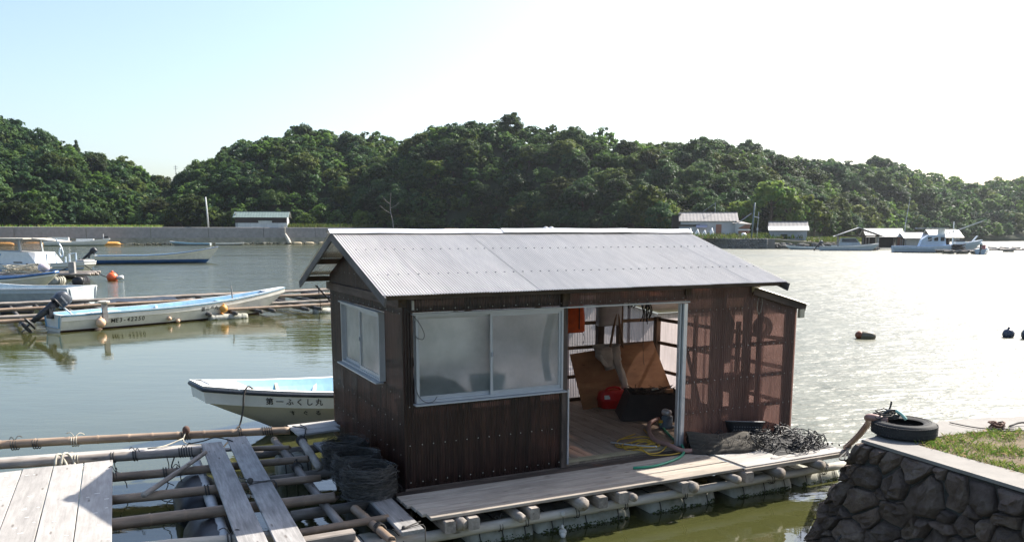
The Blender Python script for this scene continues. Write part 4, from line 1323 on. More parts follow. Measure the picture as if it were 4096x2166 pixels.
cordp([(-2.0, 3.3, .58), (-2.05, 3.15, .47), (-1.9, 3.0, .45), (-1.6, 2.95, .46)], .008, ROPE_PALE); cordp([(-2.05, 3.2, .5), (-2.3, 3.05, .46), (-2.5, 2.85, .5)], .010, ROPE_PALE)
for k, (s, t) in enumerate(((-2.9, 2.74), (-2.36, 1.8), (-2.2, 1.79), (-2.3, 2.6))):
    rk = random.Random(k)
    cordp([(s, t - .05, .46), (s + .02, t - .06, .3), (s + rk.uniform(-.1, .15), t - .1, .16), (s + rk.uniform(-.1, .2), t - .12, .08)], .006)
cordp([(-2.2, 2.62, .42), (-2.25, 2.5, .3), (-2.15, 2.42, .24), (-2.0, 2.45, .3), (-1.98, 2.55, .42)], .009)
cordp([(-.45, -1.22, .455), (-.30, -1.14, .457), (-.22, -1.10, .455)]); cordp([(-.46, -1.24, .456), (-.23, -1.2, .456), (-.22, -1.24, .3)])
MB().sphere((-.43, -1.22, .465), .022, 8).build('knot', ROPE, raft, True)
cordp([(-.62, 3.1, .545), (-.5, 2.9, .55), (-.52, 2.7, .56), (-.55, 2.55, .55)]); cordp([(-.5, 3.15, .545), (-.47, 2.9, .55), (-.52, 2.7, .57), (-.58, 2.5, .52)])
# nail heads on the big platform
m = MB(); rn = random.Random(8)
for i in range(5):
    for k in range(14):
        m.box((-3.06 - i * .312 + rn.uniform(-.1, .1), rn.uniform(-1.2, 2.2), .5262), (.045 * rn.uniform(.4, 1.2), .012, .002))
o = m.build('scratches', plain('fresh_wood', (.74, .72, .67), .8, 0, .1, 8), raft); o['kind'] = 'stuff'

# a bunch of pale rope hung on the raft
rc = thing('rope_coil', 'bunch of cream braided rope tied under the raft pole', 'rope', HW(-3.72, 2.70, 0.0), HUT_RZ)
m = MB(); rn = random.Random(5)
for k in range(6):
    x = -0.35 + .02 * k
    m.tube(curve([(x + rn.uniform(-.03, .03) + .16 * j, rn.uniform(-.05, .05) - .05, .385 + rn.uniform(-.04, .03)) for j in range(6)], 4), .017, 6)
m.tube(curve([(.32, .0, .38), (.28, .08, .47), (.24, .10, .55), (.20, .04, .555), (.18, -.02, .45)], 4), .016, 6)
m.tube(curve([(.40, .0, .38), (.37, .08, .47), (.32, .11, .55), (.27, .04, .56), (.24, -.02, .45)], 4), .016, 6)
m.build('strands', ROPE_PALE, rc, True)

# ================================================================== things on the deck and raft
def loops(n, r0, r1, zh, rad, seed, wob=.25, seg=20, c=(0, 0, 0), flat=1.0, kinds=5):
    rn = random.Random(seed); m = MB()
    for k in range(n):
        R0 = rn.uniform(r0, r1); z = rn.uniform(0, zh)
        ox, oy = rn.uniform(-wob, wob) * r1, rn.uniform(-wob, wob) * r1
        a0 = rn.random() * 6; tx, ty = rn.uniform(-.25, .25), rn.uniform(-.25, .25)
        pts = []
        for j in range(seg):
            a = a0 + 2 * math.pi * j / seg
            q = R0 * (1 + .08 * math.sin(3 * a + k) + rn.uniform(-.04, .04))
            x, y = q * math.cos(a) + ox, q * math.sin(a) * flat + oy
            zz = max(rad, z + x * tx + y * ty + rn.uniform(-.012, .012))
            pts.append((c[0] + x, c[1] + y, c[2] + zz))
        m.tube(pts, rad, kinds - 1 if kinds < 5 else 4, closed=True)
    return m

def trap(s, t, z, r, h, label, seed):
    o = thing('wire_trap_bundle', label, 'net bundle', HW(s, t, z), HUT_RZ + seed, 'wire net bundles beside the hut')
    m = loops(330, r * .78, r * 1.0, h, .0023, seed, .07, 22, kinds=4)
    m.build('outer_netting', WIRE, o)
    m = loops(110, r * .15, r * .78, h * .9, .0023, seed + 9, .14, 18, kinds=4)
    m.build('inner_netting', WIRE, o)
    MB().lathe([(.001, h * .30), (r * .6, h * .3), (r * .86, h * .8), (r * .9, h * .6), (r * .9, .02), (r * .82, 0.0)], 20).build('core', plain('dark_core', (.018, .018, .017), .95, 0, .4, 20, .6), o, True)
    return o
trap(-0.42, -0.03, 0.455, .285, .27, 'large drum-shaped bundle of dark wire netting at the corner of the hut', 1)
trap(-0.40, 0.52, 0.46, .27, .27, 'middle dark wire netting bundle between two others beside the hut', 2)
trap(-0.38, 1.10, 0.46, .27, .28, 'dark wire netting bundle nearest the boat, beside the gable wall', 3)

# brown net bundle
nb = thing('folded_net', 'folded brown fishing net lying on the deck below the translucent wall', 'net', HW(4.18, -0.28, 0.466), HUT_RZ - .35)
for k in range(5):
    m = MB(); rn = random.Random(k)
    P = []
    for i in range(25):
        x = -.42 + .84 * i / 24
        w = .16 * (1 - abs(i / 12 - 1) ** 3 * .6)
        rowp = []
        for j in range(9):
            a = math.pi * j / 8
            nn = mnoise.noise(Vector((x * 6, j * .7, k * 3.1))) * .035
            rowp.append(Vector((x, -.10 + .05 * k + w * math.cos(a) + nn, max(.002, .028 * k + (.075 + .02 * math.sin(x * 5 + k)) * math.sin(a) + nn * .5))))
        P.append(rowp)
    m.grid(P).build('fold', NET, nb, True)
m = MB(); rn = random.Random(9)
for k in range(120):
    x = rn.uniform(-.42, .42); y = rn.uniform(-.2, .28)
    pts = [(x + rn.uniform(-.05, .05) + .06 * j, y + rn.uniform(-.03, .03), max(.004, .10 + rn.uniform(-.10, .09))) for j in range(4)]
    m.tube(curve(pts, 3), .003, 3)
o = m.build('mesh_threads', WIRE, nb); o['kind'] = 'stuff'

# black basket
bk = thing('basket', 'black plastic basket tilted on the brown net', 'basket', HW(4.75, -0.05, 0.53), HUT_RZ - .25)
m = MB()
def brow(z, hx, hy, th):
    return (z, hx, hy)
secs = [(0.0, .20, .11), (.02, .215, .12), (.17, .27, .155), (.185, .285, .165), (.19, .285, .165)]
m = rloft([(0, 0, z, a, b) for z, a, b in secs], 28, 5); m.f.pop()
inner = rloft([(0, 0, z, a, b) for z, a, b in [(.19, .275, .155), (.17, .26, .145), (.03, .205, .11), (.02, .2, .105)]], 28, 5); inner.f.pop(-2)
m.build('basket_shell', BLACK, bk, True); inner.build('basket_lining', BLACK, bk, True)
MB().tube([(a, b, .192) for a, b in [(.28 * math.cos(2 * math.pi * k / 28) * (abs(math.cos(2 * math.pi * k / 28)) ** 5 + abs(math.sin(2 * math.pi * k / 28)) ** 5) ** -.2, .16 * math.sin(2 * math.pi * k / 28) * (abs(math.cos(2 * math.pi * k / 28)) ** 5 + abs(math.sin(2 * math.pi * k / 28)) ** 5) ** -.2) for k in range(28)]], .008, 5, closed=True).build('rim', plain('grey_rim', (.12, .12, .12), .4, 0, .2, 9), bk, True)
m = MB()
for z in (.08, .12):
    for k in range(11): m.box((-.19 + k * .038, -.139 - (z - .08) * .2, z), (.012, .006, .012))
m.build('holes', plain('hole_pale', (.16, .16, .16), .6, 0, .2, 9), bk)
bk.rotation_euler = (R(-10), R(4), HUT_RZ - .25)

# heap of black cords
ch = thing('cord_heap', 'tangled heap of black cords on the end of the deck', 'cord heap', HW(5.12, -0.45, 0.466), HUT_RZ)
rn = random.Random(21)
m = MB()
for k in range(8):
    cx, cyy = rn.uniform(-.42, .30), rn.uniform(-.38, .32)
    mm = loops(9, .06, .16, .16, .006, 50 + k, .3, 16, (cx, cyy, 0), .8)
    m.add(mm.v, mm.f)
m.build('coils', CORD, ch, True)
m = MB()
for k in range(60):
    x, y = rn.uniform(-.5, .42), rn.uniform(-.45, .4)
    pts = [(x, y, .01)]
    for j in range(5):
        x += rn.uniform(-.13, .13); y += rn.uniform(-.11, .11)
        pts.append((max(-.6, min(.5, x)), max(-.5, min(.45, y)), .01 + rn.uniform(0, .17)))
    m.tube(curve(pts, 4), .006, 4)
m.build('loose_cords', CORD, ch, True)
m = MB()
P = [[Vector((-.5 + .12 * i, -.42 + .11 * j, .0 + .11 * math.sin(math.pi * i / 8) * math.sin(math.pi * j / 7) * (1 + .4 * mnoise.noise(Vector((i * .6, j * .6, 1)))))) for j in range(8)] for i in range(9)]
m.grid(P).build('heap_core', plain('black_cord_core', (.012, .012, .013), .8, 0, .4, 30, .8), ch, True)
m = MB()
for k in range(26): m.sphere((rn.uniform(-.1, .5), rn.uniform(-.5, -.2), .02 + rn.uniform(0, .05)), .014, 6)
o = m.build('clips', CORD, ch, True)
ch2 = thing('net_cage', 'fine black mesh cage at the outer end of the cord heap', 'mesh cage', HW(5.52, -0.30, 0.466), HUT_RZ)
m = MB()
for k in range(9):
    a = math.pi * k / 9
    m.tube([(.20 * math.cos(a) * math.cos(b), .20 * math.sin(a) * math.cos(b), .13 * math.sin(b)) for b in np.linspace(0, math.pi, 13)], .0025, 3)
for b in np.linspace(.1, 1.3, 6):
    m.tube([(.20 * math.cos(b) * math.cos(a), .20 * math.cos(b) * math.sin(a), .13 * math.sin(b)) for a in np.linspace(0, 2 * math.pi, 20)[:-1]], .0025, 3, closed=True)
m.build('wires', CORD, ch2)

# hoses and rope at the doorway
def laid(name, label, cat, pts, r, mat, n=8):
    base = HW(*pts[0][:2], FL)
    inv = (Matrix.Translation(base)).inverted()
    P = [inv @ HW(*p) for p in pts]
    o = MB().tube(curve(P, 6), r, n).build(name, mat, None, True)
    o.location = base
    return tag(o, label, cat)
laid('thick_hose', 'thick brown hose bending out of the doorway along the wall foot', 'hose', [(4.35, 1.3, .52), (4.1, 1.15, .51), (3.9, .9, .505), (3.70, .58, .505), (3.57, .26, .505), (3.56, -.02, .525), (3.62, -.18, .488), (3.75, -.25, .484), (4.0, -.22, .484)], .032, PINKHOSE)
laid('green_hose', 'green garden hose curling out of the doorway onto the deck', 'hose', [(4.30, 1.22, .49), (4.15, .9, .485), (3.95, .45, .485), (3.84, .15, .485), (3.74, -.06, .51), (3.62, -.25, .47), (3.36, -.43, .468), (2.95, -.56, .468), (2.67, -.52, .468)], .017, GREENHOSE)
yr = [(3.85, .95, .49)]
rn = random.Random(14)
for k in range(74):
    a = k * .46
    cx, cyy = 3.42 - .10 * math.sin(k * .05), .42 - .006 * k
    rr = .17 + .09 * math.sin(k * .21)
    yr.append((cx + rr * 1.25 * math.cos(a), cyy + rr * math.sin(a), .482 + .02 * abs(math.sin(k * .9))))
yr += [(3.1, .2, .49), (3.0, .35, .485), (3.2, .6, .485), (3.6, .8, .485)]
yr = [(s, t, z if t > .11 else max(z, .508) if t > -.03 else .462) for s, t, z in yr]
laid('yellow_rope', 'loose coils of thin yellow rope on the floor at the doorway', 'rope', yr, .0085, YELLOW, 5)
laid('metal_rod', 'slim metal lance lying among the yellow rope', 'lance', [(3.02, .52, .497), (3.22, .26, .497), (3.40, .02, .512)], .011, ALU, 6)

# red fuel can
fc = thing('fuel_can', 'red plastic fuel can on the hut floor before the plywood', 'fuel can', HW(4.32, 2.42, FL + .02), HUT_RZ - .15)
body = rloft([(0, 0, 0, .25, .155), (0, 0, .012, .265, .165), (0, 0, .12, .27, .168), (0, 0, .128, .278, .175), (0, 0, .142, .278, .175), (0, 0, .15, .27, .168), (0, 0, .215, .262, .16), (-.02, 0, .255, .22, .13), (-.02, 0, .27, .17, .09)], 28, 4)
body.build('can_body', REDCAN, fc, True)
MB().tube(curve([(-.16, 0, .262), (-.13, 0, .30), (-.02, 0, .315), (.07, 0, .30), (.10, 0, .262)], 5), .018, 8).build('handle', REDCAN, fc, True)
MB().lathe([(.03, .0), (.03, .04), (.024, .05), (.001, .05)], 12, Matrix.Rotation(R(28), 4, 'Y'), (.16, 0, .235)).build('cap', BLACK, fc, True)
MB().box((-.2, -.150, .19), (.09, .012, .06), Matrix.Rotation(R(-14), 3, 'X').to_4x4()).build('label_patch', plain('paper', (.65, .65, .62), .8, 0, .1, 20), fc)
tag(plank('wooden_board', None, HW(3.95, 2.45, FL + .009), HW(4.75, 2.38, FL + .009), .34, .016, W_FLOOR), 'flat grey board under the red fuel can', 'board')

# sheet of plywood leaning on the rear wall
pw = plank('plywood_sheet', None, HW(3.82, 2.60, FL + .39), HW(5.50, 2.90, FL + .39), .95, .014, W_PLY)
a, b = HW(3.78, 2.50, FL + .005), HW(5.58, 2.52, FL + .005)
c, d = HW(3.86, 3.08, FL + .80), HW(5.50, 3.08, FL + .92)
bpy.data.objects.remove(pw)
ux = (b - a).normalized(); nn = ux.cross(c - a).normalized()
m = MB(); k = nn * .012
m.add([a, b, d, c, a + k, b + k, d + k, c + k], [(0, 1, 2, 3), (7, 6, 5, 4), (0, 4, 5, 1), (1, 5, 6, 2), (2, 6, 7, 3), (3, 7, 4, 0)])
fm = frame(a, b, nn)
inv = fm.inverted(); m.v = [tuple(inv @ Vector(p)) for p in m.v]
tag(m.build('plywood_sheet', W_PLY, None, False, fm), 'orange-brown plywood sheet leaning inside the hut', 'plywood')

# cloth (old trousers) hung over the plywood top edge
ct = thing('hung_cloth', 'grey work trousers draped over the leaning plywood', 'trousers', HW(4.45, 2.78, FL), HUT_RZ)
def drape(pts, w0, w1, seed):
    P = []; n = len(pts)
    for i, q in enumerate(pts):
        row_ = []
        for j in range(15):
            a = 2 * math.pi * j / 14
            ww = w0 + (w1 - w0) * i / (n - 1)
            f = .014 * math.sin(4 * a + i * .8 + seed) + .02 * mnoise.noise(Vector((i * .5, j * .6, seed)))
            row_.append(Vector((q[0] + (ww + f) * math.cos(a), q[1] + (.035 + f * .6) * math.sin(a), q[2] + .02 * math.sin(a + i * .7))))
        P.append(row_)
    return MB().grid(P)
drape(curve([(-.06, .20, .93), (-.05, .10, .86), (0, .02, .70), (.04, -.02, .56)], 4), .16, .12, 1).build('waist', CLOTH, ct, True)
drape(curve([(.24, .24, .92), (.20, .16, .90), (.14, .05, .80), (.12, -.02, .66), (.16, -.10, .48), (.18, -.16, .32), (.2, -.18, .22)], 4), .10, .055, 2).build('trouser_leg', CLOTH, ct, True)
drape(curve([(-.12, .12, .9), (-.16, .08, .80), (-.10, .0, .66), (.02, -.03, .60)], 4), .08, .06, 5).build('trouser_leg', CLOTH, ct, True)

# dark crate with sticks, tilted
cr = thing('open_crate', 'large dark open crate of sticks and cords on the hut floor', 'crate', HW(4.42, 1.62, FL + .005), HUT_RZ - R(26))
def panel(a, b, c, d, th=.015):
    m = MB(); a, b, c, d = map(Vector, (a, b, c, d)); n = (b - a).cross(d - a).normalized() * th
    m.add([a, b, c, d, a + n, b + n, c + n, d + n], [(3, 2, 1, 0), (4, 5, 6, 7), (0, 1, 5, 4), (1, 2, 6, 5), (2, 3, 7, 6), (3, 0, 4, 7)])
    return m
DK = plain('dark_crate', (.035, .027, .022), .8, 0, .35, 6, .1)
panel((-.46, -.28, 0), (.46, -.28, 0), (.44, -.12, .36), (-.30, -.12, .36)).build('side', DK, cr)
panel((.46, .38, 0), (-.46, .38, 0), (-.30, .46, .36), (.44, .46, .36)).build('side', DK, cr)
panel((-.46, .38, 0), (-.46, -.28, 0), (-.30, -.12, .36), (-.30, .46, .36)).build('end', DK, cr)
panel((.46, -.28, 0), (.46, .38, 0), (.44, .46, .36), (.44, -.12, .36)).build('end', DK, cr)
panel((-.44, .37, .005), (.44, .37, .005), (.44, -.27, .005), (-.44, -.27, .005), .012).build('bottom', DK, cr)
m = MB(); rn = random.Random(33)
for k in range(90):
    a = Vector((rn.uniform(-.22, .4), rn.uniform(-.05, .4), .30 + rn.uniform(-.08, .06)))
    d = Vector((rn.uniform(-.25, .25), rn.uniform(-.15, .15), rn.uniform(-.03, .12)))
    m.tube([a, a + d * .5 + Vector((0, 0, rn.uniform(-.02, .03))), a + d], rn.uniform(.003, .009), 4)
m.build('sticks', plain('dry_sticks', (.08, .055, .035), .9, 0, .5, 15), cr)
MB().box((.30, .12, .38), (.12, .10, .05), Matrix.Rotation(.4, 3, 'Z').to_4x4()).build('wood_block', W_PLY, cr)
m = MB(); m.tube([(.05, .1, .40), (.13, .05, .43)], .018, 6); m.build('pale_stick', ROPE_PALE, cr)

# pump behind the jamb
pm = thing('water_pump', 'small pump beside the door jamb with hoses joined to it', 'pump', HW(4.25, .95, FL), HUT_RZ)
rloft([(0, 0, 0, .11, .08), (0, 0, .03, .11, .08), (0, 0, .04, .08, .06), (0, 0, .16, .08, .06), (0, 0, .19, .05, .04)], 16, 3).build('housing', plain('pump_blue', (.10, .14, .17), .5, 0, .3, 8), pm, True)
MB().lathe([(.045, 0), (.05, .02), (.05, .12), (.03, .14)], 14, Matrix.Rotation(R(90), 4, 'X'), (.0, .08, .22)).build('motor', plain('pump_steel', (.55, .55, .54), .35, .5, .2, 8), pm, True)
MB().tube([(-.08, 0, .1), (-.13, .02, .1)], .022, 8).build('outlet', YELLOW, pm)

# things hung from the beams
lj = thing('life_jacket', 'orange life jacket hung from the beam inside the doorway', 'life jacket', HW(3.62, 2.55, 1.70), HUT_RZ); lj.scale = (.85, .85, .85)
rloft([(0, 0, 0, .20, .05), (0, 0, .03, .23, .07), (0.01, 0, .3, .21, .08), (0.02, 0, .5, .17, .07), (.02, 0, .62, .08, .05), (.02, 0, .9, .01, .01)], 22, 3).build('jacket', LIFE, lj, True)
MB().box((.07, -.08, .32), (.012, .02, .5)).build('zip', BLACK, lj); MB().tube(curve([(.16, -.05, .02), (.2, -.05, -.1), (.17, -.05, -.22)], 4), .006, 5).build('strap', BLACK, lj, True)
pb = thing('clear_bag', 'clear plastic basket hanging on the rear wall of the hut', 'basket', HW(4.55, 3.0, 1.72), HUT_RZ)
rloft([(0, 0, 0, .20, .08), (0, 0, .03, .22, .09), (0, 0, .5, .23, .1), (0, 0, .52, .24, .11)], 22, 4).build('bag', plain('grey_clear_plastic', (.32, .31, .31), .4, 0, .2, 6), pb, True)
MB().tube(curve([(-.2, 0, .5), (0, 0, .75), (.2, 0, .5)], 5), .006, 5).build('hanger', ROPE, pb, True)
hc = thing('hanging_cords', 'clusters of black cords hanging from the hut beam', 'cords', HW(5.05, 2.75, 1.5), HUT_RZ)
rn = random.Random(17)
for cx, n, ln in ((-.22, 26, .45), (.08, 16, .75), (.30, 24, .40)):
    m = MB()
    for k in range(n):
        x = cx + rn.uniform(-.07, .07); pts = []
        L = ln * rn.uniform(.4, 1.0)
        for j in range(6):
            pts.append((x + rn.uniform(-.05, .05), rn.uniform(-.05, .05), .95 - L * j / 5))
        m.tube(curve(pts, 3), .009, 4)
    m.build('cord_bunch', CORD, hc, True)
MB().tube(curve([(.0, 0, .95), (-.02, -.05, .2), (-.04, -.1, -.3), (-.03, -.12, -.42)], 4), .004, 4).build('long_cord', CORD, hc, True)
for s, a in ((4.62, .5), (4.70, -.4)):
    pole('brace', hut, (s - .2 * a, 2.9, 1.35), (s + .22 * a, 2.95, 2.3), .02, .02, W_STUD, False, int(s * 10))
ring = thing('hung_coil', 'dark coil of hose hung inside the translucent lean-to wall', 'coil', HW(5.36, .26, 1.93), HUT_RZ)
for k in range(3):
    MB().tube([(.12 * math.cos(a), .02 + .03 * k, .12 * math.sin(a)) for a in np.linspace(0, 2 * math.pi, 25)[:-1]], .03, 7, closed=True).build('turn', BLACK, ring, True)
bu = thing('red_tub', 'dark red tub standing inside the lean-to wall', 'tub', HW(5.30, .42, FL), HUT_RZ)
MB().lathe([(.15, 0), (.16, .01), (.21, .30), (.225, .31), (.225, .33), (.2, .33), (.15, .03), (.001, .02)], 24).build('tub', plain('red_tub', (.22, .03, .025), .5, 0, .2, 6), bu, True)
cz = thing('hung_coat', 'dark coat hanging behind the translucent lean-to wall', 'coat', HW(4.75, .42, 1.45), HUT_RZ)
rloft([(0, 0, 0, .14, .05), (0, 0, .3, .17, .06), (0, 0, .55, .2, .06), (0, 0, .72, .1, .04), (0, 0, .78, .03, .02)], 18, 2.5).build('coat', plain('dark_cloth', (.03, .026, .025), .9, 0, .3, 6), cz, True)
sb = thing('stacked_boxes', 'dark boxes stacked behind the lean-to wall', 'boxes', HW(5.2, .62, 1.0), HUT_RZ)
MB().box((0, 0, .12), (.45, .25, .24)).build('box', plain('dark_red_box', (.10, .03, .028), .7, 0, .3, 6), sb)
rloft([(0, 0, -.53, .12, .12), (0, 0, 0, .12, .12)], 4, 8).build('stand', W_DARK, sb)
# inside the room: bench with dark goods behind the frosted window, a white cloth
bn = thing('work_bench', 'dark work bench behind the frosted front window', 'bench', HW(.95, .55, FL), HUT_RZ)
MB().box((0, 0, .80), (1.6, .5, .04)).build('bench_top', W_DARK, bn)
for x in (-.75, .75): MB().box((x, 0, .39), (.06, .45, .78)).build('leg', W_DARK, bn)
gd = thing('bench_goods', 'dark lumpy sack on the bench behind the frosted window', 'sack', HW(.55, .5, FL + .825), HUT_RZ)
rloft([(0, 0, 0, .33, .15), (0, 0, .1, .36, .17), (-.05, 0, .22, .28, .14), (-.1, 0, .3, .12, .08)], 18, 2.4).build('sack', BLACK, gd, True)
tb = thing('added_tub', 'pale blue tub added to tint the frosted front window teal', 'tub', HW(1.15, .45, FL + .825), HUT_RZ)  # unseen tub, added for the patch of teal light low in the pane
MB().lathe([(.16, 0), (.18, .02), (.22, .26), (.235, .27), (.21, .27), (.16, .03), (.001, .025)], 20).build('tub', plain('added_tub', (.35, .62, .70), .5, 0, .1, 6), tb, True)
cl = thing('white_curtain', 'white cloth hanging behind the frosted window by the door', 'cloth', HW(1.86, .16, 1.48), HUT_RZ)
P = [[Vector((-.05 - .05 * math.sin(i * .3) + .10 * j / 8, .02 * math.sin(j * 1.7 + i * .3), .80 * i / 12)) for j in range(9)] for i in range(13)]
MB().grid(P).build('cloth', plain('white_cloth', (.75, .76, .78), .9, 0, .1, 5), cl, True)
# ================================================================== boats
class Hull:
    """open Japanese skiff: flared sides, knuckle below the rail, raked stem"""
    def __init__(self, L, B, f_stern, f_mid, f_bow, rake, tip=0.12, knuck=0.24, draft=0.12, floor=0.12, stern_w=0.84):
        self.__dict__.update(locals())
        self.ns = 30
    def hb(self, u):
        if u < .35: return self.B * (self.stern_w + (1 - self.stern_w) * math.sin(math.pi / 2 * u / .35))
        k = (u - .35) / .65
        return self.B * (1 - k ** 2.5) + self.tip * k ** 2.5
    def zs(self, u):
        a = self.f_stern + (self.f_mid - self.f_stern) * min(1, u / .4)
        k = max(0, (u - .35) / .65)
        return a + (self.f_bow - self.f_mid) * k ** 1.9
    def zk(self, u):
        k = max(0, (u - .72) / .28)
        return -self.draft + self.draft * 1.2 * k ** 2
    def pt(self, u, h, side):
        """h: 0 keel, 1 rail"""
        zs, zk, b = self.zs(u), self.zk(u), self.hb(u)
        z = zk + (zs - zk) * h
        fine = max(0, (u - .55) / .45)
        prof = [(0, 0), (.03, .30 * (1 - .8 * fine)), (.18, .74 * (1 - .55 * fine)), (.45, .86 * (1 - .32 * fine)), (1 - self.kh(u) - .001, .95 * (1 - .10 * fine)), (1 - self.kh(u), .975 * (1 - .06 * fine)), (1, 1)]
        w = 1.0
        for (h0, w0), (h1, w1) in zip(prof[:-1], prof[1:]):
            if h <= h1 + 1e-9:
                w = w0 + (w1 - w0) * ((h - h0) / max(1e-9, h1 - h0)); break
        k_ = self.kh(u)
        x = self.L * u - self.rake * max(0.0, (1 - h - k_) / (1 - k_)) ** 1.1 * u ** 6 - .10 * self.rake * (1 - h) * u ** 6
        if h < 1 - self.kh(u): x -= .05 * u ** 30
        return Vector((x - self.L / 2, side * b * w, z))
    def kh(self, u):
        return min(.6, self.knuck / (self.zs(u) - self.zk(u)))
    def strip(self, h0, h1, n=5, u0=0, u1=1):
        m = MB()
        us = [u0 + (u1 - u0) * (1 - (1 - i / self.ns) ** 1.25) for i in range(self.ns + 1)]
        for s in (-1, 1):
            P = []
            for u in us:
                k = self.kh(u)
                row_ = []
                for j in range(n + 1):
                    t = j / n
                    a = h0(u, k) if callable(h0) else h0
                    b = h1(u, k) if callable(h1) else h1
                    row_.append(self.pt(u, a + (b - a) * t, s))
                P.append(row_ if s > 0 else row_[::-1])
            m.grid(P)
        # close the bow
        k = self.kh(u1)
        return m

def boat(name, label, hull, stern, bow, mats, group=None, inner=True, extras=()):
    """stern and bow: waterline points of the centre line in the world"""
    stern, bow = Vector((*stern, 0)), Vector((*bow, 0))
    d = bow - stern
    rz = math.atan2(d.y, d.x)
    o = thing(name, label, 'boat', (stern + bow) / 2, rz, group)
    H_ = hull
    wl = lambda u, k: max(.02, min(1 - k - .05, (mats.get('wl', .05) - H_.zk(u)) / (H_.zs(u) - H_.zk(u))))
    hs = []
    hs.append(H_.strip(0, wl, 4).build('bottom', mats['bottom'], o, True))
    hs.append(H_.strip(wl, lambda u, k: 1 - k - .002, 4).build('hull_side', mats['hull'], o, True))
    hs.append(H_.strip(lambda u, k: 1 - k, 1.0, 2).build('upper_strake', mats.get('strake', mats['hull']), o, False))
    # flat of the stem and the transom
    m = MB()
    hh = np.linspace(0, 1, 12)
    m.grid([[H_.pt(1, h, -1), H_.pt(1, h, 1)] for h in hh])
    m.build('stem', mats.get('strake', mats['hull']), o)
    m = MB(); m.grid([[H_.pt(0, h, -1), H_.pt(0, h, 1)] for h in hh]); m.build('transom', mats['hull'], o)
    us = [1 - (1 - i / 40) ** 1.25 for i in range(41)]
    # rubbing strake round the rail
    m = MB()
    rl_ = lambda u: 1 - mats.get('rail_r', .03) * 1.25 / (H_.zs(u) - H_.zk(u))
    rail = [H_.pt(u, rl_(u), -1) for u in us] + [H_.pt(u, rl_(u), 1) for u in us[::-1]]
    m.tube(rail, mats.get('rail_r', .03), 6); m.build('rub_rail', mats.get('rail', NAVY), o, True)
    gw = mats.get('gun_w', .11)
    def inn(u, s, z, extra=0):
        p = H_.pt(u, 1, s)
        w = max(0.0, abs(p.y) - gw - extra)
        x = min(p.x, H_.L / 2 - gw * 1.2 - extra)
        if extra > 0:                       # stay inside the flared side
            q = H_.pt(u, max(0.0, (z - H_.zk(u)) / (H_.zs(u) - H_.zk(u))), s)
            w = min(w, max(0.0, abs(q.y) - .04)); x = min(x, q.x - .05)
        return Vector((x, s * w, z))
    m = MB()
    for s in (-1, 1):
        P = [[H_.pt(u, 1, s) + Vector((0, 0, .012)), inn(u, s, H_.zs(u) + .012)] for u in us]
        if s < 0: P = [r_[::-1] for r_ in P]
        m.grid(P)
    # small foredeck where the rails meet
    k0 = .90 if mats.get('foredeck', True) else .97
    P = [[inn(u, -1, H_.zs(u) + .010), inn(u, 1, H_.zs(u) + .010)] for u in np.linspace(k0, 1, 8)]
    m.grid(P)
    m.grid([[H_.pt(u, 1, -1) + Vector((0, 0, .014)), H_.pt(u, 1, 1) + Vector((0, 0, .014))] for u in np.linspace(.95, 1, 8)])
    p_, q_ = H_.pt(0, 1, -1), H_.pt(0, 1, 1)
    m.box((-H_.L / 2 + gw / 2, 0, H_.zs(0) + .006), (gw, (q_.y - p_.y), .014))
    m.build('gunwale', mats.get('gunwale', WHITE), o)
    if inner:
        m = MB()
        fz = H_.floor
        ui = [u for u in us if u <= k0 + .01]
        for s in (-1, 1):
            P = [[inn(u, s, H_.zs(u) + .008), inn(u, s, H_.zs(u) - .10, .03), inn(u, s, fz, .10)] for u in ui]
            if s > 0: P = [r_[::-1] for r_ in P]
            m.grid(P)
        m.grid([[inn(u, -1, fz, .10), inn(u, 1, fz, .10)] for u in ui])
        a = ui[-1]
        m.add([inn(a, -1, fz, .1), inn(a, 1, fz, .1), inn(a, 1, H_.zs(a), 0), inn(a, -1, H_.zs(a), 0)], [(0, 1, 2, 3)])
        m.add([inn(0, -1, fz, .1) + Vector((gw, 0, 0)), inn(0, 1, fz, .1) + Vector((gw, 0, 0)), inn(0, 1, H_.zs(0), 0) + Vector((gw, 0, 0)), inn(0, -1, H_.zs(0), 0) + Vector((gw, 0, 0))], [(0, 1, 2, 3)])
        m.build('inner_hull', mats.get('inner', SKYBLUE), o, False)
        for u, w, hgt in mats.get('thwarts', ()):
            x = H_.L * (u - .5); yb = H_.hb(u) - gw - .04
            MB().box((x, 0, H_.zs(u) - .10 + hgt), (w, 2 * yb, .05)).build('thwart', mats.get('thwart_mat', SKYBLUE), o)
    return o, hs

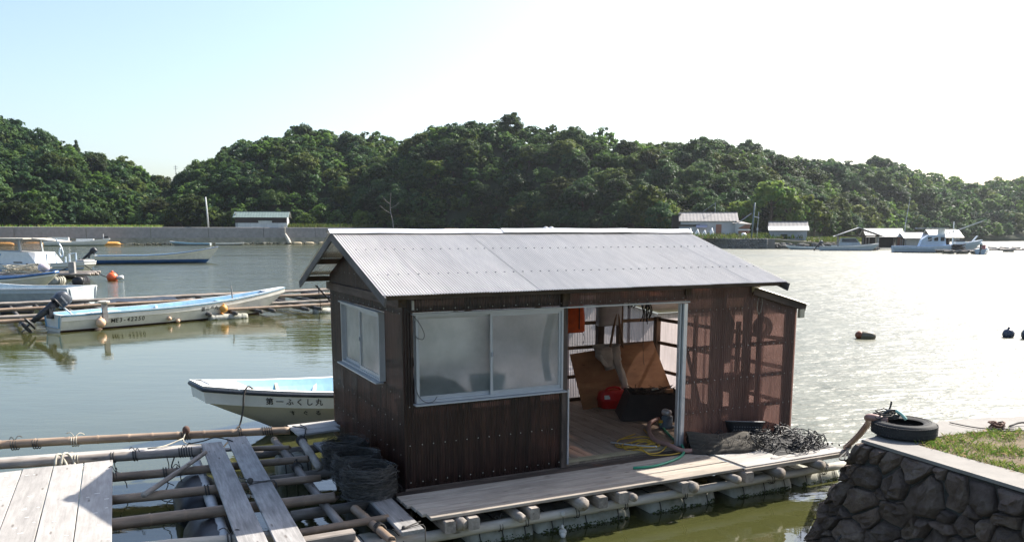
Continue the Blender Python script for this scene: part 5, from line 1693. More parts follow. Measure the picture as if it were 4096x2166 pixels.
def lettering(parent, hull, body, size, u_c, h_c, side, name='lettering', mat=None, spacing=1.0, along=1, step=1.0):
    """painted characters laid one by one on the curved hull side"""
    L = hull.L
    for i, chx in enumerate(body):
        c = bpy.data.curves.new('t', 'FONT'); c.body = chx; c.size = size; c.align_x = 'CENTER'; c.align_y = 'CENTER'; c.offset = size * .018
        t = bpy.data.objects.new('t', c); COL.objects.link(t)
        dg = bpy.context.evaluated_depsgraph_get(); dg.update()
        me = bpy.data.meshes.new_from_object(t.evaluated_get(dg))
        bpy.data.objects.remove(t)
        x0 = (i - (len(body) - 1) / 2) * size * spacing * step
        for v in me.vertices:
            x, y = (v.co.x + x0) * along, v.co.y
            u = min(.985, max(.0, u_c + x / L))
            dz = hull.zs(u) - hull.zk(u)
            h = min(.99, max(.02, h_c + y / dz))
            p = hull.pt(u, h, side)
            pa, pb = hull.pt(min(.99, u + .01), h, side), hull.pt(u, min(1, h + .03), side)
            n = (pa - p).cross(pb - p)
            if n.length < 1e-9: n = Vector((0, side, 0))
            n.normalize()
            if n.y * side < 0: n = -n
            v.co = p + n * .006
        me.update()
        link('character', me, mat or PAINT, parent)

def outboard(label, loc, rz, tilt, scale=1.0, text=None, mat=MOTOR):
    o = thing('outboard_motor', label, 'outboard motor', loc, rz)
    g = Matrix.Rotation(R(tilt), 4, 'Y') @ Matrix.Scale(scale, 4)
    m = rloft([(-.06, 0, .30, .13, .10), (-.06, 0, .34, .18, .14), (-.05, 0, .50, .21, .155), (-.04, 0, .62, .19, .14), (-.03, 0, .68, .13, .10)], 22, 3, g)
    co = m.build('cowl', mat, o, True)
    rloft([(-.06, 0, .295, .185, .145), (-.06, 0, .33, .19, .15)], 22, 3, g).build('cowl_band', BLACK, co, True)
    rloft([(-.10, 0, -.45, .06, .03), (-.09, 0, -.2, .08, .045), (-.08, 0, .1, .10, .07), (-.07, 0, .30, .12, .09)], 16, 2.6, g).build('leg', BLACK, o, True)
    rloft([(-.10, 0, -.55, .18, .012), (-.10, 0, -.53, .19, .08), (-.10, 0, -.515, .18, .08), (-.10, 0, -.48, .07, .03)], 16, 3, g).build('plate', BLACK, o, True)
    m = MB(); m.tube([g @ Vector(p) for p in [(.10, 0, -.66), (.04, 0, -.66), (-.15, 0, -.66), (-.24, 0, -.66)]], [.012 * scale, .045 * scale, .05 * scale, .03 * scale], 10)
    m.beam(g @ Vector((-.10, 0, -.5)), g @ Vector((-.10, 0, -.66)), .10 * scale, .03 * scale)
    m.beam(g @ Vector((-.06, 0, -.68)), g @ Vector((-.08, 0, -.82)), .08 * scale, .012 * scale)
    m.build('lower_unit', BLACK, o, True)
    m = MB()
    for k in range(3):
        a = k * 2.094
        m.add([g @ Vector((-.22, .02 * math.cos(a), -.66 + .02 * math.sin(a))), g @ Vector((-.24, .13 * math.cos(a - .35), -.66 + .13 * math.sin(a - .35))), g @ Vector((-.26, .14 * math.cos(a + .1), -.66 + .14 * math.sin(a + .1))), g @ Vector((-.27, .10 * math.cos(a + .5), -.66 + .10 * math.sin(a + .5)))], [(0, 1, 2, 3)])
    m.build('propeller', BLACK, o)
    m = MB(); m.box((.02 * scale, 0, -.02), (.10 * scale, .22 * scale, .26 * scale)); m.build('clamp', BLACK, o)
    m = MB(); m.tube([g @ Vector(p) for p in [(.10, 0, .36), (.35, .02, .40), (.58, .03, .40)]], .022 * scale, 8); m.build('tiller', plain('tiller_grip', (.6, .6, .58), .5, 0, .2, 9), o, True)
    if text:
        c = bpy.data.curves.new('t', 'FONT'); c.body = text; c.size = .075; c.align_x = 'CENTER'; c.align_y = 'CENTER'
        t = bpy.data.objects.new('t', c); COL.objects.link(t)
        dg = bpy.context.evaluated_depsgraph_get(); dg.update()
        me = bpy.data.meshes.new_from_object(t.evaluated_get(dg)); bpy.data.objects.remove(t)
        for v in me.vertices:
            v.co = g @ Vector((-.05 - v.co.y * .9 + 0, -.159, .48 + v.co.x * .8)) if False else g @ Vector((-.05 + v.co.x * .8, -.158, .47 + v.co.y * .9))
        link('lettering', me, plain('pale_letter', (.5, .52, .55), .5, 0, .1, 9), o)
    return o

def ball(name, label, cat, loc, r, mat, sz=1.0, group=None, eye=True):
    o = thing(name, label, cat, loc, 0, group)
    MB().sphere((0, 0, 0), r, 18, sz).build('ball', mat, o, True)
    if eye: MB().tube([(0, 0, r * sz * .95), (0, 0, r * sz * 1.25)], r * .22, 8).build('eye', mat, o, True)
    return o

# --- the skiff moored behind the hut
hA = Hull(7.4, 1.02, .50, .52, .92, 1.15, tip=.36, knuck=.26, draft=.12, floor=.10)
dA = Vector((.80, .60, 0)).normalized(); bowA = Vector((-5.02, 12.42, 0))
bowA = bowA + dA * .14
sA = bowA + dA * 7.4
A, _ = boat('skiff', 'white open skiff with pale blue inside moored behind the hut', hA, (sA.x, sA.y), (bowA.x, bowA.y),
            dict(bottom=plain('dark_antifoul', (.03, .035, .045), .6, 0, .3, 3), hull=plain('warm_white_hull', (.58, .56, .50), .42, 0, .15, 2), strake=WHITE, rail=NAVY, rail_r=.034, gun_w=.13, inner=SKYBLUE, thwarts=((.62, .30, -.06), (.36, .35, -.06)), wl=.06, foredeck=True))
# local x runs from stern to bow, so the side seen from the quay is local +y
lettering(A, hA, '第一ふくし丸', .118, 1 - 1.30 / 7.4, 1 - .168 / .85, 1, along=-1, spacing=1.28)
lettering(A, hA, 'すぐる', .10, 1 - 1.46 / 7.4, 1 - .36 / .82, 1, along=-1, spacing=2.1)
MB().lathe([(.001, .0), (.025, 0), (.03, .02), (.001, .05)], 10, Matrix.Rotation(R(-90), 4, 'X'), hA.pt(1 - 2.1 / 7.4, .60, 1)).build('drain_fitting', ALU, A, True)
MB().beam((1.55, -.55, .40), (1.4, -.78, .56), .05, .05).build('knee', WHITE, A)
MB().beam((2.25, -.3, .4), (2.2, -.62, .66), .05, .04).build('knee', plain('cream_frame', (.6, .5, .38), .7, 0, .2, 5), A)
rp_ = thing('mooring_hook', 'dark hook and line inside the pale blue skiff', 'hook', A.matrix_world @ Vector((0, 0, 0)), 0)
bpy.context.view_layer.update()
AW = A.matrix_world.copy()
rp_.location = AW @ Vector((.35, -.80, .36))
MB().tube(curve([(0, 0, -.2), (.005, 0, 0), (.0, .0, .06), (.04, 0, .1), (.07, 0, .06), (.05, 0, .03)], 4), .012, 6).build('hook_line', BLACK, rp_, True)
oar = MB().tube([AW @ Vector((-.35, .70, .60)), AW @ Vector((-1.9, .45, .60))], .018, 6)
tag(oar.build('oar', W_PALE, None, True), 'pale wooden oar shaft lying across the pale blue skiff', 'oar')
q = AW @ hA.pt(1 - .62 / 7.4, 1.0, 1)
tag(rope('mooring_line', [q + Vector((.05, .1, .0)), q + Vector((0, 0, .06)), q + Vector((-.04, -.08, -.05)), q + Vector((-.06, -.11, -.3)), q + Vector((-.10, -.25, -.55)), q + Vector((-.22, -.6, -.75)), q + Vector((-.30, -.8, -.88))], .014, ROPE), 'dark mooring rope hanging from the bow of the pale blue skiff', 'rope')

# --- the long skiff with the registration number
hB = Hull(8.9, .82, .56, .58, 1.0, 1.0, tip=.16, knuck=.20, draft=.10, floor=.14)
Bst, Bbw = (-14.75, 26.0), (-9.25, 32.6)
dB = Vector((Bbw[0] - Bst[0], Bbw[1] - Bst[1], 0)).normalized()
Bs = Vector((*Bst, 0)) + Vector((-dB.y, dB.x, 0)) * .8 + dB * .40
B, _ = boat('skiff', 'long cream skiff with black registration number and raised outboard', hB, (Bs.x, Bs.y), (Bs.x + dB.x * 8.9, Bs.y + dB.y * 8.9),
            dict(bottom=REDBOT, hull=CREAM, strake=CREAM, rail=plain('blue_rail', (.05, .16, .24), .5, 0, .2, 5), rail_r=.022, gun_w=.10, inner=plain('blue_inside', (.24, .44, .60), .5, 0, .25, 4), thwarts=((.70, .25, -.02), (.18, .5, 0.0)), wl=.06))
bpy.context.view_layer.update()
BW = B.matrix_world.copy()
lettering(B, hB, 'ME3-42250', .20, 2.15 / 8.9, .55, -1, spacing=1.0, step=.64)
lettering(B, hB, '第三幸丸', .17, 5.2 / 8.9, .70, -1, spacing=1.1)
def onB(u, h, dz=0): return BW @ (hB.pt(u, h, -1) + Vector((0, -.02, dz)))
outboard('dark grey outboard motor tilted up on the long cream skiff', BW @ Vector((-4.55, .0, .62)), math.atan2(dB.y, dB.x), 52, 1.25, 'YAMAHA')
fg = 'fenders along the long cream skiff'
for u, h, r, mat, lab in ((1.18 / 8.9, .52, .155, PEACH, 'upper pinkish ball fender near the stern of the long cream skiff'), (1.22 / 8.9, .08, .15, PEACH, 'lower pinkish ball fender near the stern of the long cream skiff'),
                          (1.0 / 8.9, .02, .10, BLACK, 'small black ball fender at the stern of the long cream skiff'),
                          (5.75 / 8.9, .62, .145, AMBER, 'upper amber ball fender near the bow of the long cream skiff'), (5.78 / 8.9, .22, .14, AMBER, 'lower amber ball fender near the bow of the long cream skiff')):
    p = BW @ (hB.pt(u, h, -1) + Vector((0, -r * .9, 0)))
    ball('fender', lab, 'fender', p, r, mat, 1.05, fg)
for u, h, lab in ((3.6 / 8.9, .42, 'small brown float on the side of the long cream skiff'), (3.95 / 8.9, .25, 'brown ball float under the number on the long cream skiff'), (5.1 / 8.9, .02, 'pale float in the water beside the long cream skiff')):
    p = BW @ (hB.pt(u, h, -1) + Vector((0, -.06, 0)))
    ball('float', lab, 'float', p, .075, PEACH, 1, fg, False)
for (x, y, z), (a, b, c), nm, lab, mat in (((-3.3, -.1, .42), (.35, .5, .10), 'tub', 'white tub at the stern of the long cream skiff', WHITE), ((-2.6, .15, .44), (.5, .45, .12), 'tub', 'white box aft of the post in the long cream skiff', WHITE)):
    o = thing(nm, lab, 'tub', BW @ Vector((x, y, .16)), math.atan2(dB.y, dB.x))
    rloft([(0, 0, 0, a * .85, b * .85), (0, 0, .30, a, b), (0, 0, .34, a, b), (0, 0, .34, a * .9, b * .9), (0, 0, .05, a * .8, b * .8)], 18, 4).build('tub', mat, o, True)
MB().box(Vector((-3.1, -.78, .56)), (.16, .10, .62)).build('post', W_GREY, B)
MB().lathe([(.17, 0), (.19, .03), (.19, .07), (.12, .09)], 16, None, (-3.1, -.74, .88)).build('post_cap', plain('cream_cap', (.55, .50, .42), .8, 0, .3, 8), B)
MB().tube([(2.35, .30, .2), (2.30, .32, 1.15)], .025, 6).build('pole', W_LOG, B)
for x in (-.6, .9): MB().beam((x, .55, .2), (x, .66, .55), .08, .04).build('knee', WHITE, B)
MB().box((1.35, 0, .50), (.05, 1.3, .04)).build('rib', W_DARK, B)

# --- bamboo raft behind the long skiff
far_raft = thing('bamboo_raft', 'long weathered bamboo raft lying behind the cream skiff', 'raft', (-16.7, 26.6, 0), math.atan2(.59, .81))
for k, (y, z) in enumerate(((0.0, .32), (1.4, .36), (4.2, .38), (6.9, .40), (7.4, .36))):
    pole('pole', far_raft, (-3 + .4 * k, y, z), (17.5, y + .25, z), .07, .055, W_LOG if k % 2 else W_BAMBOO, False, 100 + k, bend=.004)
rn = random.Random(6)
for k in range(21):
    x = -2.2 + k * .95 + rn.uniform(-.3, .3)
    pole('pole', far_raft, (x, -.5, .22), (x + rn.uniform(-.5, .5), 7.7, .26), .075, .065, plain('dark_log', (.075, .07, .065), .9, 0, .4, 5, .3), False, 200 + k, bend=.006)
for k in range(9):
    x = -1.8 + k * 2.1
    if k in (0, 4, 6, 7): foam_float(far_raft, x, x + 1.4, -.35, .25, -.15, .18, 120 + k)
    drum_m = MB().lathe([(.16, 0), (.26, .08), (.26, 1.1), (.16, 1.18)], 12, Matrix.Rotation(R(90), 4, 'Y'), (x + .2, 7.0, .08))
    drum_m.build('float', BLACK, far_raft, True)
ctarp = MB(); P = [[Vector((4.0 + .35 * i, 4.4 + .35 * j, .44 + .05 * math.sin(i * 1.3 + j))) for j in range(6)] for i in range(9)]
tag(link('folded_tarp', ctarp.grid(P).mesh('folded_tarp', True), BLACK, None, Matrix.Translation((-16.7, 26.6, 0)) @ Matrix.Rotation(math.atan2(.59, .81), 4, 'Z')), 'dark net sheet spread on the raft behind the cream skiff', 'net')

# --- skiff with blue bottom further out
hC = Hull(11.8, 1.1, .85, .85, 1.7, 1.1, tip=.2, knuck=.28, draft=.1, floor=.4)
C_, _ = boat('skiff', 'cream skiff with dark blue bottom paint moored in open water', hC, (-42.2, 83.4), (-31.1, 87.5),
             dict(bottom=BLUE, hull=CREAM, strake=plain('cream_strake', (.66, .62, .5), .4, 0, .15, 2), rail=BLUE, rail_r=.03, inner=plain('blue_inside2', (.30, .48, .62), .5, 0, .2, 3), wl=.40, thwarts=((.5, .3, 0),)))
outboard('black outboard motor on the blue-bottomed skiff', (-42.7, 83.2, .8), math.atan2(3.8, 10.3), 48, 1.5, None, BLACK)
bpy.context.view_layer.update()
MB().tube([(5.6, 0, 1.65), (5.6, 0, 1.95)], .05, 6).build('bitt', BLACK, C_)

# --- grey skiff cut by the picture edge, stern towards us
hD = Hull(8.2, 1.15, .86, .80, 1.25, .9, tip=.2, knuck=.22, draft=.1, floor=.3)
boat('skiff', 'pale grey-blue weathered skiff lying against the raft, square stern', hD, (-18.9, 36.0), (-26.9, 37.4),
     dict(bottom=plain('dark_weed', (.045, .04, .035), .8, 0, .3, 3), hull=HULLGREY, strake=plain('grey_strake', (.46, .52, .55), .5, 0, .2, 2), rail=plain('pale_rail', (.6, .62, .62), .5, 0, .1, 3), rail_r=.03, inner=plain('grey_inside', (.35, .42, .46), .6, 0, .2, 3), wl=.10))
# --- blue and white bow
hE = Hull(6.6, .95, .62, .66, 1.0, .7, tip=.28, knuck=.26, draft=.1, floor=.3)
E_, _ = boat('skiff', 'small white skiff with blue rail, bow towards the buoy', hE, (-33.0, 46.6), (-26.4, 47.8),
     dict(bottom=NAVY, hull=CREAM, strake=WHITE, rail=BLUE, rail_r=.07, gunwale=BLUE, inner=plain('blue_inside3', (.12, .25, .45), .5, 0, .2, 3), wl=.06))
bpy.context.view_layer.update()
EW = E_.matrix_world.copy()
ball('fender', 'pale ball fender on the bow of the blue-railed skiff', 'fender', EW @ Vector((2.7, -.2, 1.2)), .32, plain('mauve_fender', (.55, .48, .52), .5, 0, .2, 4), .8, None, False)
ball('float', 'amber float beside the blue-railed skiff', 'float', (-26.9, 44.3, .15), .2, AMBER, 1, None, False)
# heap of logs and nets between the small skiffs and the cabin boat
mr = thing('mooring_raft', 'short log raft with nets between the cabin boat and the small skiff', 'raft', (-32.5, 50.5, 0), .15)
for k in range(6): pole('pole', mr, (-4, -.8 + .35 * k, .55 + .05 * (k % 2)), (6.4, -.6 + .36 * k, .6 + .06 * (k % 2)), .10, .09, W_LOG, False, 300 + k, n=8)
for x in (-2, 1.0, 4.2, 5.6):
    MB().lathe([(.25, 0), (.36, .1), (.36, 1.2), (.25, 1.3)], 12, Matrix.Rotation(R(-90), 4, 'X'), (x, -.6, .18)).build('float', FOAM if x < 5 else BLACK, mr, True)
for x in (.2, 5.3): MB().box((x, -.4, .95), (.34, .3, .9)).build('post', W_GREY, mr)
m = loops(40, .5, 1.2, .5, .03, 71, .3, 18, (2.4, .2, .6), .5); m.build('net_pile', ROPE_PALE, mr)

# --- white cabin boat
hF = Hull(11.5, 1.6, 1.15, 1.25, 1.62, .8, tip=.5, knuck=.36, draft=.2, floor=.75, stern_w=.9)
FB, _ = boat('cabin_boat', 'white cabin boat with blue trim tied to an orange buoy', hF, (-40.2, 62.0), (-28.95, 57.1),
     dict(bottom=plain('brown_bottom', (.10, .07, .06), .7, 0, .3, 2), hull=WHITE, strake=WHITE, rail=WHITE, rail_r=.04, gun_w=.25, inner=plain('blue_deck', (.12, .27, .52), .5, 0, .2, 2), wl=.28))
FB.scale = (1, 1, .76)
bpy.context.view_layer.update()
FW = FB.matrix_world.copy()
m = MB()
for s in (-1, 1):
    m.tube([hF.pt(u, .60, s) for u in np.linspace(.05, 1, 20)], .05, 6)
m.build('blue_band', plain('blue_band', (.08, .25, .50), .5, 0, .2, 3), FB, True)
hs_ = MB(); prof = [(-3.4, .9), (-3.4, 1.95), (-3.0, 2.45), (.9, 2.35), (2.0, .95)]
m = MB(); n = len(prof)
m.add([(x, -1.05, z) for x, z in prof] + [(x, 1.05, z) for x, z in prof], [tuple(range(n)), tuple(range(n, 2 * n))[::-1]] + [(i, n + i, n + (i + 1) % n, (i + 1) % n) for i in range(n)])
m.build('cabin', WHITE, FB)
# wheelhouse posts, windows and roof
wh = MB()
for x, y in ((-2.6, -.85), (-2.6, .85), (-.1, -.85), (-.1, .85)): wh.beam((x, y, 2.4), (x * .96 - .1, y * .96, 3.55), .12, .12)
wh.beam((-2.6, -.85, 2.45), (-.1, -.85, 2.45), .1, .16); wh.beam((-2.6, .85, 2.45), (-.1, .85, 2.45), .1, .16)
wh.build('wheelhouse_frame', STEEL, FB)
for a, b in (((-2.55, -.84), (-.15, -.84)), ((-2.55, .84), (-.15, .84)), ((-.1, -.8), (-.1, .8))):
    m = MB(); m.add([(a[0], a[1], 2.5), (b[0], b[1], 2.5), (b[0] - .1, b[1] * .97, 3.5), (a[0], a[1] * .97, 3.5)], [(0, 1, 2, 3)])
    m.build('window_pane', sheet_mat('clear_plastic', (.3, .28, .27), (.85, .82, .8), .75, dirt=.2), FB)
MB().box((-1.5, 0, 3.62), (4.3, 2.3, .09)).build('roof', plain('cream_roof', (.62, .56, .46), .6, 0, .15, 2), FB)
MB().beam((.6, 0, 3.64), (3.6, -.1, 3.35), .9, .08).build('awning', plain('cream_roof', (.62, .56, .46), .6, 0, .15, 2), FB)
MB().box((-2.6, -1.062, 1.62), (.7, .02, .22)).build('side_window', GLASSDARK, FB); MB().box((-.2, -1.062, 1.42), (.9, .02, .12)).build('side_window', GLASSDARK, FB)
MB().add([(-3.0, -1.064, .95), (-.9, -1.064, .95), (-1.8, -1.064, 1.25), (-3.0, -1.064, 1.3)], [(0, 1, 2, 3)]).build('side_window', GLASSDARK, FB)
MB().box((-2.4, -1.063, 2.12), (.9, .012, .20)).build('sign_patch', plain('blue_patch', (.2, .33, .5), .6, 0, .2, 4), FB)
MB().tube([(-3.55, -.9, 1.8), (-3.5, -.9, 2.5)], .14, 8).build('vent', plain('dull_red', (.25, .12, .15), .6, 0, .2, 4), FB)
RAILM = plain('pale_rails', (.55, .62, .66), .4, .3, .2, 4)
for y in (-1, 1):
    MB().tube([(2.6, .9 * y, 1.25), (2.6, .9 * y, 2.2), (3.4, .8 * y, 2.3), (3.4, .8 * y, 1.3)], .05, 6).build('rail', RAILM, FB)
MB().tube([(4.1, -.6, 1.4), (4.1, -.6, 2.0)], .05, 6).build('stanchion', RAILM, FB)
MB().tube(curve([(3.3, -.6, 3.6), (3.6, -.5, 2.9), (3.75, -.5, 2.3), (3.6, -.5, 2.0), (3.4, -.5, 2.3), (3.5, -.5, 2.8)], 4), .05, 6).build('tiller_loop', RAILM, FB, True)
MB().box((5.3, 0, 1.66), (.7, .9, .16)).build('bow_chock', W_GREY, FB)
for u in (.62, .70): MB().tube([hF.pt(u, 1.04, -1) + Vector((0, -.06, 0)), hF.pt(u, .5, -1) + Vector((0, -.1, 0))], .06, 6).build('fender_rope', ROPE, FB)
q = FW @ Vector((5.3, -.35, 1.45))
tag(rope('mooring_line', [q, (q + Vector((-26.95, 55.3, .1))) / 2 + Vector((0, 0, -.12)), (-26.95, 55.3, .1)], .035, ROPE), 'mooring line from the cabin boat down to the orange buoy', 'rope')
tag(rope('mooring_line', [FW @ Vector((5.25, -.4, 1.5)), FW @ Vector((4.4, -1.45, .75)), FW @ Vector((3.2, -1.75, .55)), FW @ Vector((2.2, -1.75, .75))], .03, ROPE), 'slack line hanging along the cabin boat side', 'rope')
ob = ball('mooring_buoy', 'orange ball buoy afloat ahead of the cabin boat', 'buoy', (-26.7, 54.9, .22), .36, ORANGE)
MB().tube([(.38, -.1, -.02), (.75, -.1, .02)], .13, 8).build('float_collar', plain('white_collar', (.6, .6, .6), .5, 0, .1, 4), ob, True)

# --- boats under the seawall
hG = Hull(13.5, 1.5, 1.0, 1.0, 1.7, 1.2, tip=.3, knuck=.35, draft=.15, floor=.5)
G_, _ = boat('skiff', 'white work boat moored under the seawall behind the cabin boat', hG, (-105.6, 186.8), (-93.3, 191.8),
     dict(bottom=plain('green_bottom', (.25, .33, .22), .6, 0, .2, 1), hull=WHITE, strake=WHITE, rail=WHITE, inner=plain('white_inside', (.6, .62, .62), .6, 0, .1, 2), wl=.25))
bpy.context.view_layer.update()
MB().box((-3.8, 0, 1.5), (4.2, 2.0, .9)).build('deck_box', WHITE, G_)
MB().box((1.6, 0, 1.35), (3.6, 1.6, .5)).build('deck_box', WHITE, G_)
MB().box((6.0, 0, 2.0), (.8, .4, .35)).build('bow_roller', BLACK, G_); MB().tube([(5.4, 0, 1.6), (5.4, 0, 2.7)], .06, 6).build('post', WHITE, G_)
hH = Hull(9.2, 1.1, .55, .6, 1.0, .9, tip=.5, knuck=.3, draft=.1, floor=.35)
boat('skiff', 'small pale blue skiff moored under the seawall', hH, (-71.0, 197.5), (-82.0, 196.0), dict(bottom=NAVY, hull=HULLGREY, strake=SKYBLUE, rail=SKYBLUE, inner=SKYBLUE, wl=.1))
boat('skiff', 'low grey skiff moored next to the pale blue skiff by the seawall', Hull(6.5, .9, .5, .5, .6, .4, tip=.6, knuck=.3, draft=.1, floor=.35), (-71.8, 200.8), (-65.8, 202.6), dict(bottom=BLACK, hull=HULLGREY, strake=CREAM, rail=CREAM, inner=HULLGREY, wl=.1))
# boom of floats along the wall
fgr = 'boom floats along the seawall'
def boomfloat(p, d, L, r, mat, lab):
    o = thing('boom_float', lab, 'float', p, math.atan2(d[1], d[0]), fgr)
    MB().lathe([(.04, 0), (r * .7, .06 * L), (r, .2 * L), (r, .8 * L), (r * .7, .94 * L), (.04, L)], 10, Matrix.Rotation(R(90), 4, 'Y'), (-L / 2, 0, r * .35)).build('float_body', mat, o, True)
    MB().tube([(L / 2, 0, r * .3), (L / 2 + .5, 0, r * .3)], .06, 5).build('tie', mat, o)
for k, (a, L) in enumerate(((-12, 4), (-5.5, 4.6), (.5, 4.4), (6.5, 4.4), (12.5, 4.6), (22.0, 5.2))):
    boomfloat(sw(a, 3.2, .12), SW_D, L, .55, AMBER, 'orange boom float lying on the water along the seawall')
for k in range(8):
    boomfloat(sw(66.0 + k * 3.1 + (.5 if k > 1 else 0), 2.9, .06), SW_D, 2.3, .38, plain('tan_float', (.45, .36, .22), .6, 0, .3, 2, rv=.2), 'tan boom float in the row by the seawall')
wf = thing('slumped_float', 'pale float hung up on the seawall at the end of the boom', 'float', sw(64.2, 1.6, .2), math.atan2(SW_D.y, SW_D.x))
MB().tube(curve([(0, 0, 0), (-.3, .2, 1.0), (-.7, .6, 2.0), (-.9, .7, 2.6)], 4), [.5, .5, .48, .45, .42, .4, .36, .33, .3, .25, .2, .14, .1], 8).build('float_body', plain('pale_float', (.62, .56, .45), .6, 0, .2, 2), wf, True)
MB().tube([(-.9, .7, 2.6), (-.9, .95, 4.6)], .10, 6).build('rope', ROPE_PALE, wf)

# --- buoys in the bright water
bb = thing('drum_buoy', 'brown plastic drum buoy with rusty end afloat in the bright water', 'buoy', (10.86, 25.0, .03), R(-12)); bb.scale = (.72,) * 3
MB().lathe([(.05, 0), (.18, .03), (.21, .1), (.21, .45), (.12, .62), (.03, .66)], 16, Matrix.Rotation(R(90), 4, 'Y'), (-.22, 0, .06)).build('drum', plain('olive_plastic', (.12, .10, .06), .5, 0, .3, 6), bb, True)
MB().sphere((-.22, 0, .10), .19, 16, .95).build('cap', plain('rusty_plastic', (.20, .06, .025), .6, 0, .3, 6), bb, True)
ball('buoy', 'round dark blue buoy afloat at the picture edge', 'buoy', (15.45, 25.3, .10), .175, plain('dark_blue_float', (.035, .045, .075), .4, 0, .3, 5), 1, 'dark blue buoys')
b3 = thing('buoy', 'long dark blue buoy tied to the round dark blue one', 'buoy', (15.85, 24.9, .08), R(8), 'dark blue buoys')
MB().lathe([(.04, 0), (.16, .04), (.2, .14), (.2, .5), (.14, .62), (.03, .66)], 16, Matrix.Rotation(R(90), 4, 'Y'), (-.2, 0, .05)).build('float_body', plain('dark_blue_float', (.035, .045, .075), .4, 0, .3, 5), b3, True)

# ================================================================== sheds and houses
def gable_house(name, label, cat, c, rz, w, d, hw, hr, over, wallm, roofm, group=None, ridge_along='x', rear_low=0.0):
    """w along x, d along y; roof ridge along x"""
    o = thing(name, label, cat, c, rz, group)
    m = MB()
    x, y = w / 2, d / 2
    m.add([(-x, -y, -.5), (x, -y, -.5), (x, y, -.5), (-x, y, -.5), (-x, -y, hw), (x, -y, hw), (x, y, hw - rear_low), (-x, y, hw - rear_low), (-x, 0, hr), (x, 0, hr)],
          [(0, 1, 5, 4), (1, 2, 6, 9, 5), (2, 3, 7, 6), (3, 0, 4, 8, 7)])
    m.build('wall', wallm, o)
    k = over
    for s in (-1, 1):
        zz = hr + .06
        sl = (hr - hw) / y
        rs = MB()
        e0, e1 = (s * (y + k), hw - sl * k + .06), (0, hr + .06)
        nseg = max(4, int(w * 1.6))
        P = []
        for i in range(nseg * 2 + 1):
            xx = -x - k + (w + 2 * k) * i / (nseg * 2)
            dz = .03 if i % 2 else 0
            P.append([Vector((xx, e0[0], e0[1] + dz)), Vector((xx, e1[0], e1[1] + dz))])
        rs.grid(P)
        rs.build('roof', roofm, o)
    MB().beam((-x - k, 0, hr + .12), (x + k, 0, hr + .12), .3, .06).build('ridge_cap', roofm, o)
    for s in (-1, 1):
        for q in (-1, 1):
            MB().beam((s * (x + k - .03), q * (y + k), hw - (hr - hw) / y * k - .05), (s * (x + k - .03), 0, hr - .03), .05, .16).build('barge_board', W_GREY, o)
    return o

# green-roofed shed on the seawall
p = sw(58.6, -5.2, 3.9)
gs = gable_house('green_roofed_shed', 'white-walled shed with pale green tin roof behind the seawall', 'shed', p, math.atan2(SW_D.y, SW_D.x) - R(15), 13.0, 5.5, 3.15, 4.45, .55, PLASTER, ROOF_GREEN)
MB().box((0, -2.80, 2.35), (12.96, .08, 1.55)).build('dark_band', TIN_BROWN, gs)
MB().box((.35, -2.87, 0.72), (12.3, .06, 1.66)).build('white_cladding', PLASTER_W, gs); MB().box((-6.52, 0, 3.3), (.06, 4.4, 1.5)).build('gable_boarding', TIN_BROWN, gs)
MB().box((1.0, -2.92, 1.85), (3.4, .10, .6)).build('shutter_box', PLASTER_W, gs); MB().box((1.0, -3.02, 2.18), (3.9, .36, .07)).build('shutter_hood', ROOF_GREEN, gs)
for k in range(9): MB().box((-5.4 + 1.35 * k, -2.91, .72), (.03, .02, 1.6)).build('cladding_joint', STEEL, gs)
wp = thing('white_pole', 'tall plain white pole standing on the seawall', 'pole', sw(44.8, -1.2, 3.8))
MB().tube([(0, 0, 0), (-.15, 0, 4), (-.35, 0, 8.0)], [.20, .19, .15], 10).build('shaft', PLASTER_W, wp, True)
MB().lathe([(.3, 0), (.3, .3), (.2, .35)], 10).build('footing', CONC, wp)
up = thing('power_pole', 'distant power pole in the gap between the hills', 'power pole', (-158.5, 395, 21))
MB().tube([(0, 0, 0), (0, 0, 13)], [.2, .14], 6).build('shaft', CONC, up)
for z in (11.5, 12.4): MB().box((0, 0, z), (2.0, .12, .12)).build('crossarm', STEEL, up)

# grey house on the shore
ho = gable_house('grey_house', 'long grey house with slate roof at the foot of the hill', 'house', (40.6, 172.5, 2.75), R(-9), 11.0, 6.5, 2.75, 4.35, .45, PLASTER, ROOF_GREY)
yy = -3.27
MB().box((2.05, yy, .95), (1.1, .06, 1.95)).build('door', BRICKRED, ho)
MB().box((-3.8, yy, 1.7), (4.2, .06, .5)).build('window', GLASSDARK, ho); MB().box((-3.8, yy - .02, .75), (4.2, .06, 1.3)).build('dark_cladding', STEEL, ho)
MB().box((5.53, 0, 3.25), (.05, 3.0, .9)).build('gable_plaster', WHITE, ho); MB().box((5.57, 0, 3.2), (.04, .5, .9)).build('gable_window', BRICKRED, ho)
m = MB(); m.add([(5.2, -4.2, 2.15), (8.3, -4.0, 2.0), (8.3, 1.5, 2.0), (5.2, 1.8, 2.6), (5.2, -3.9, -.5), (7.7, -3.7, -.5), (7.7, 1.2, -.5), (5.2, 1.2, -.5)], [(4, 5, 1, 0), (5, 6, 2, 1), (6, 7, 3, 2)])
m.build('porch_wall', PLASTER, ho)
m = MB(); m.add([(4.6, -4.3, 2.2), (8.6, -4.3, 1.95), (8.6, 1.9, 2.05), (5.2, 1.9, 2.75), (5.2, -1.5, 2.95)], [(0, 1, 2, 3, 4)]); m.build('porch_roof', ROOF_GREY, ho)
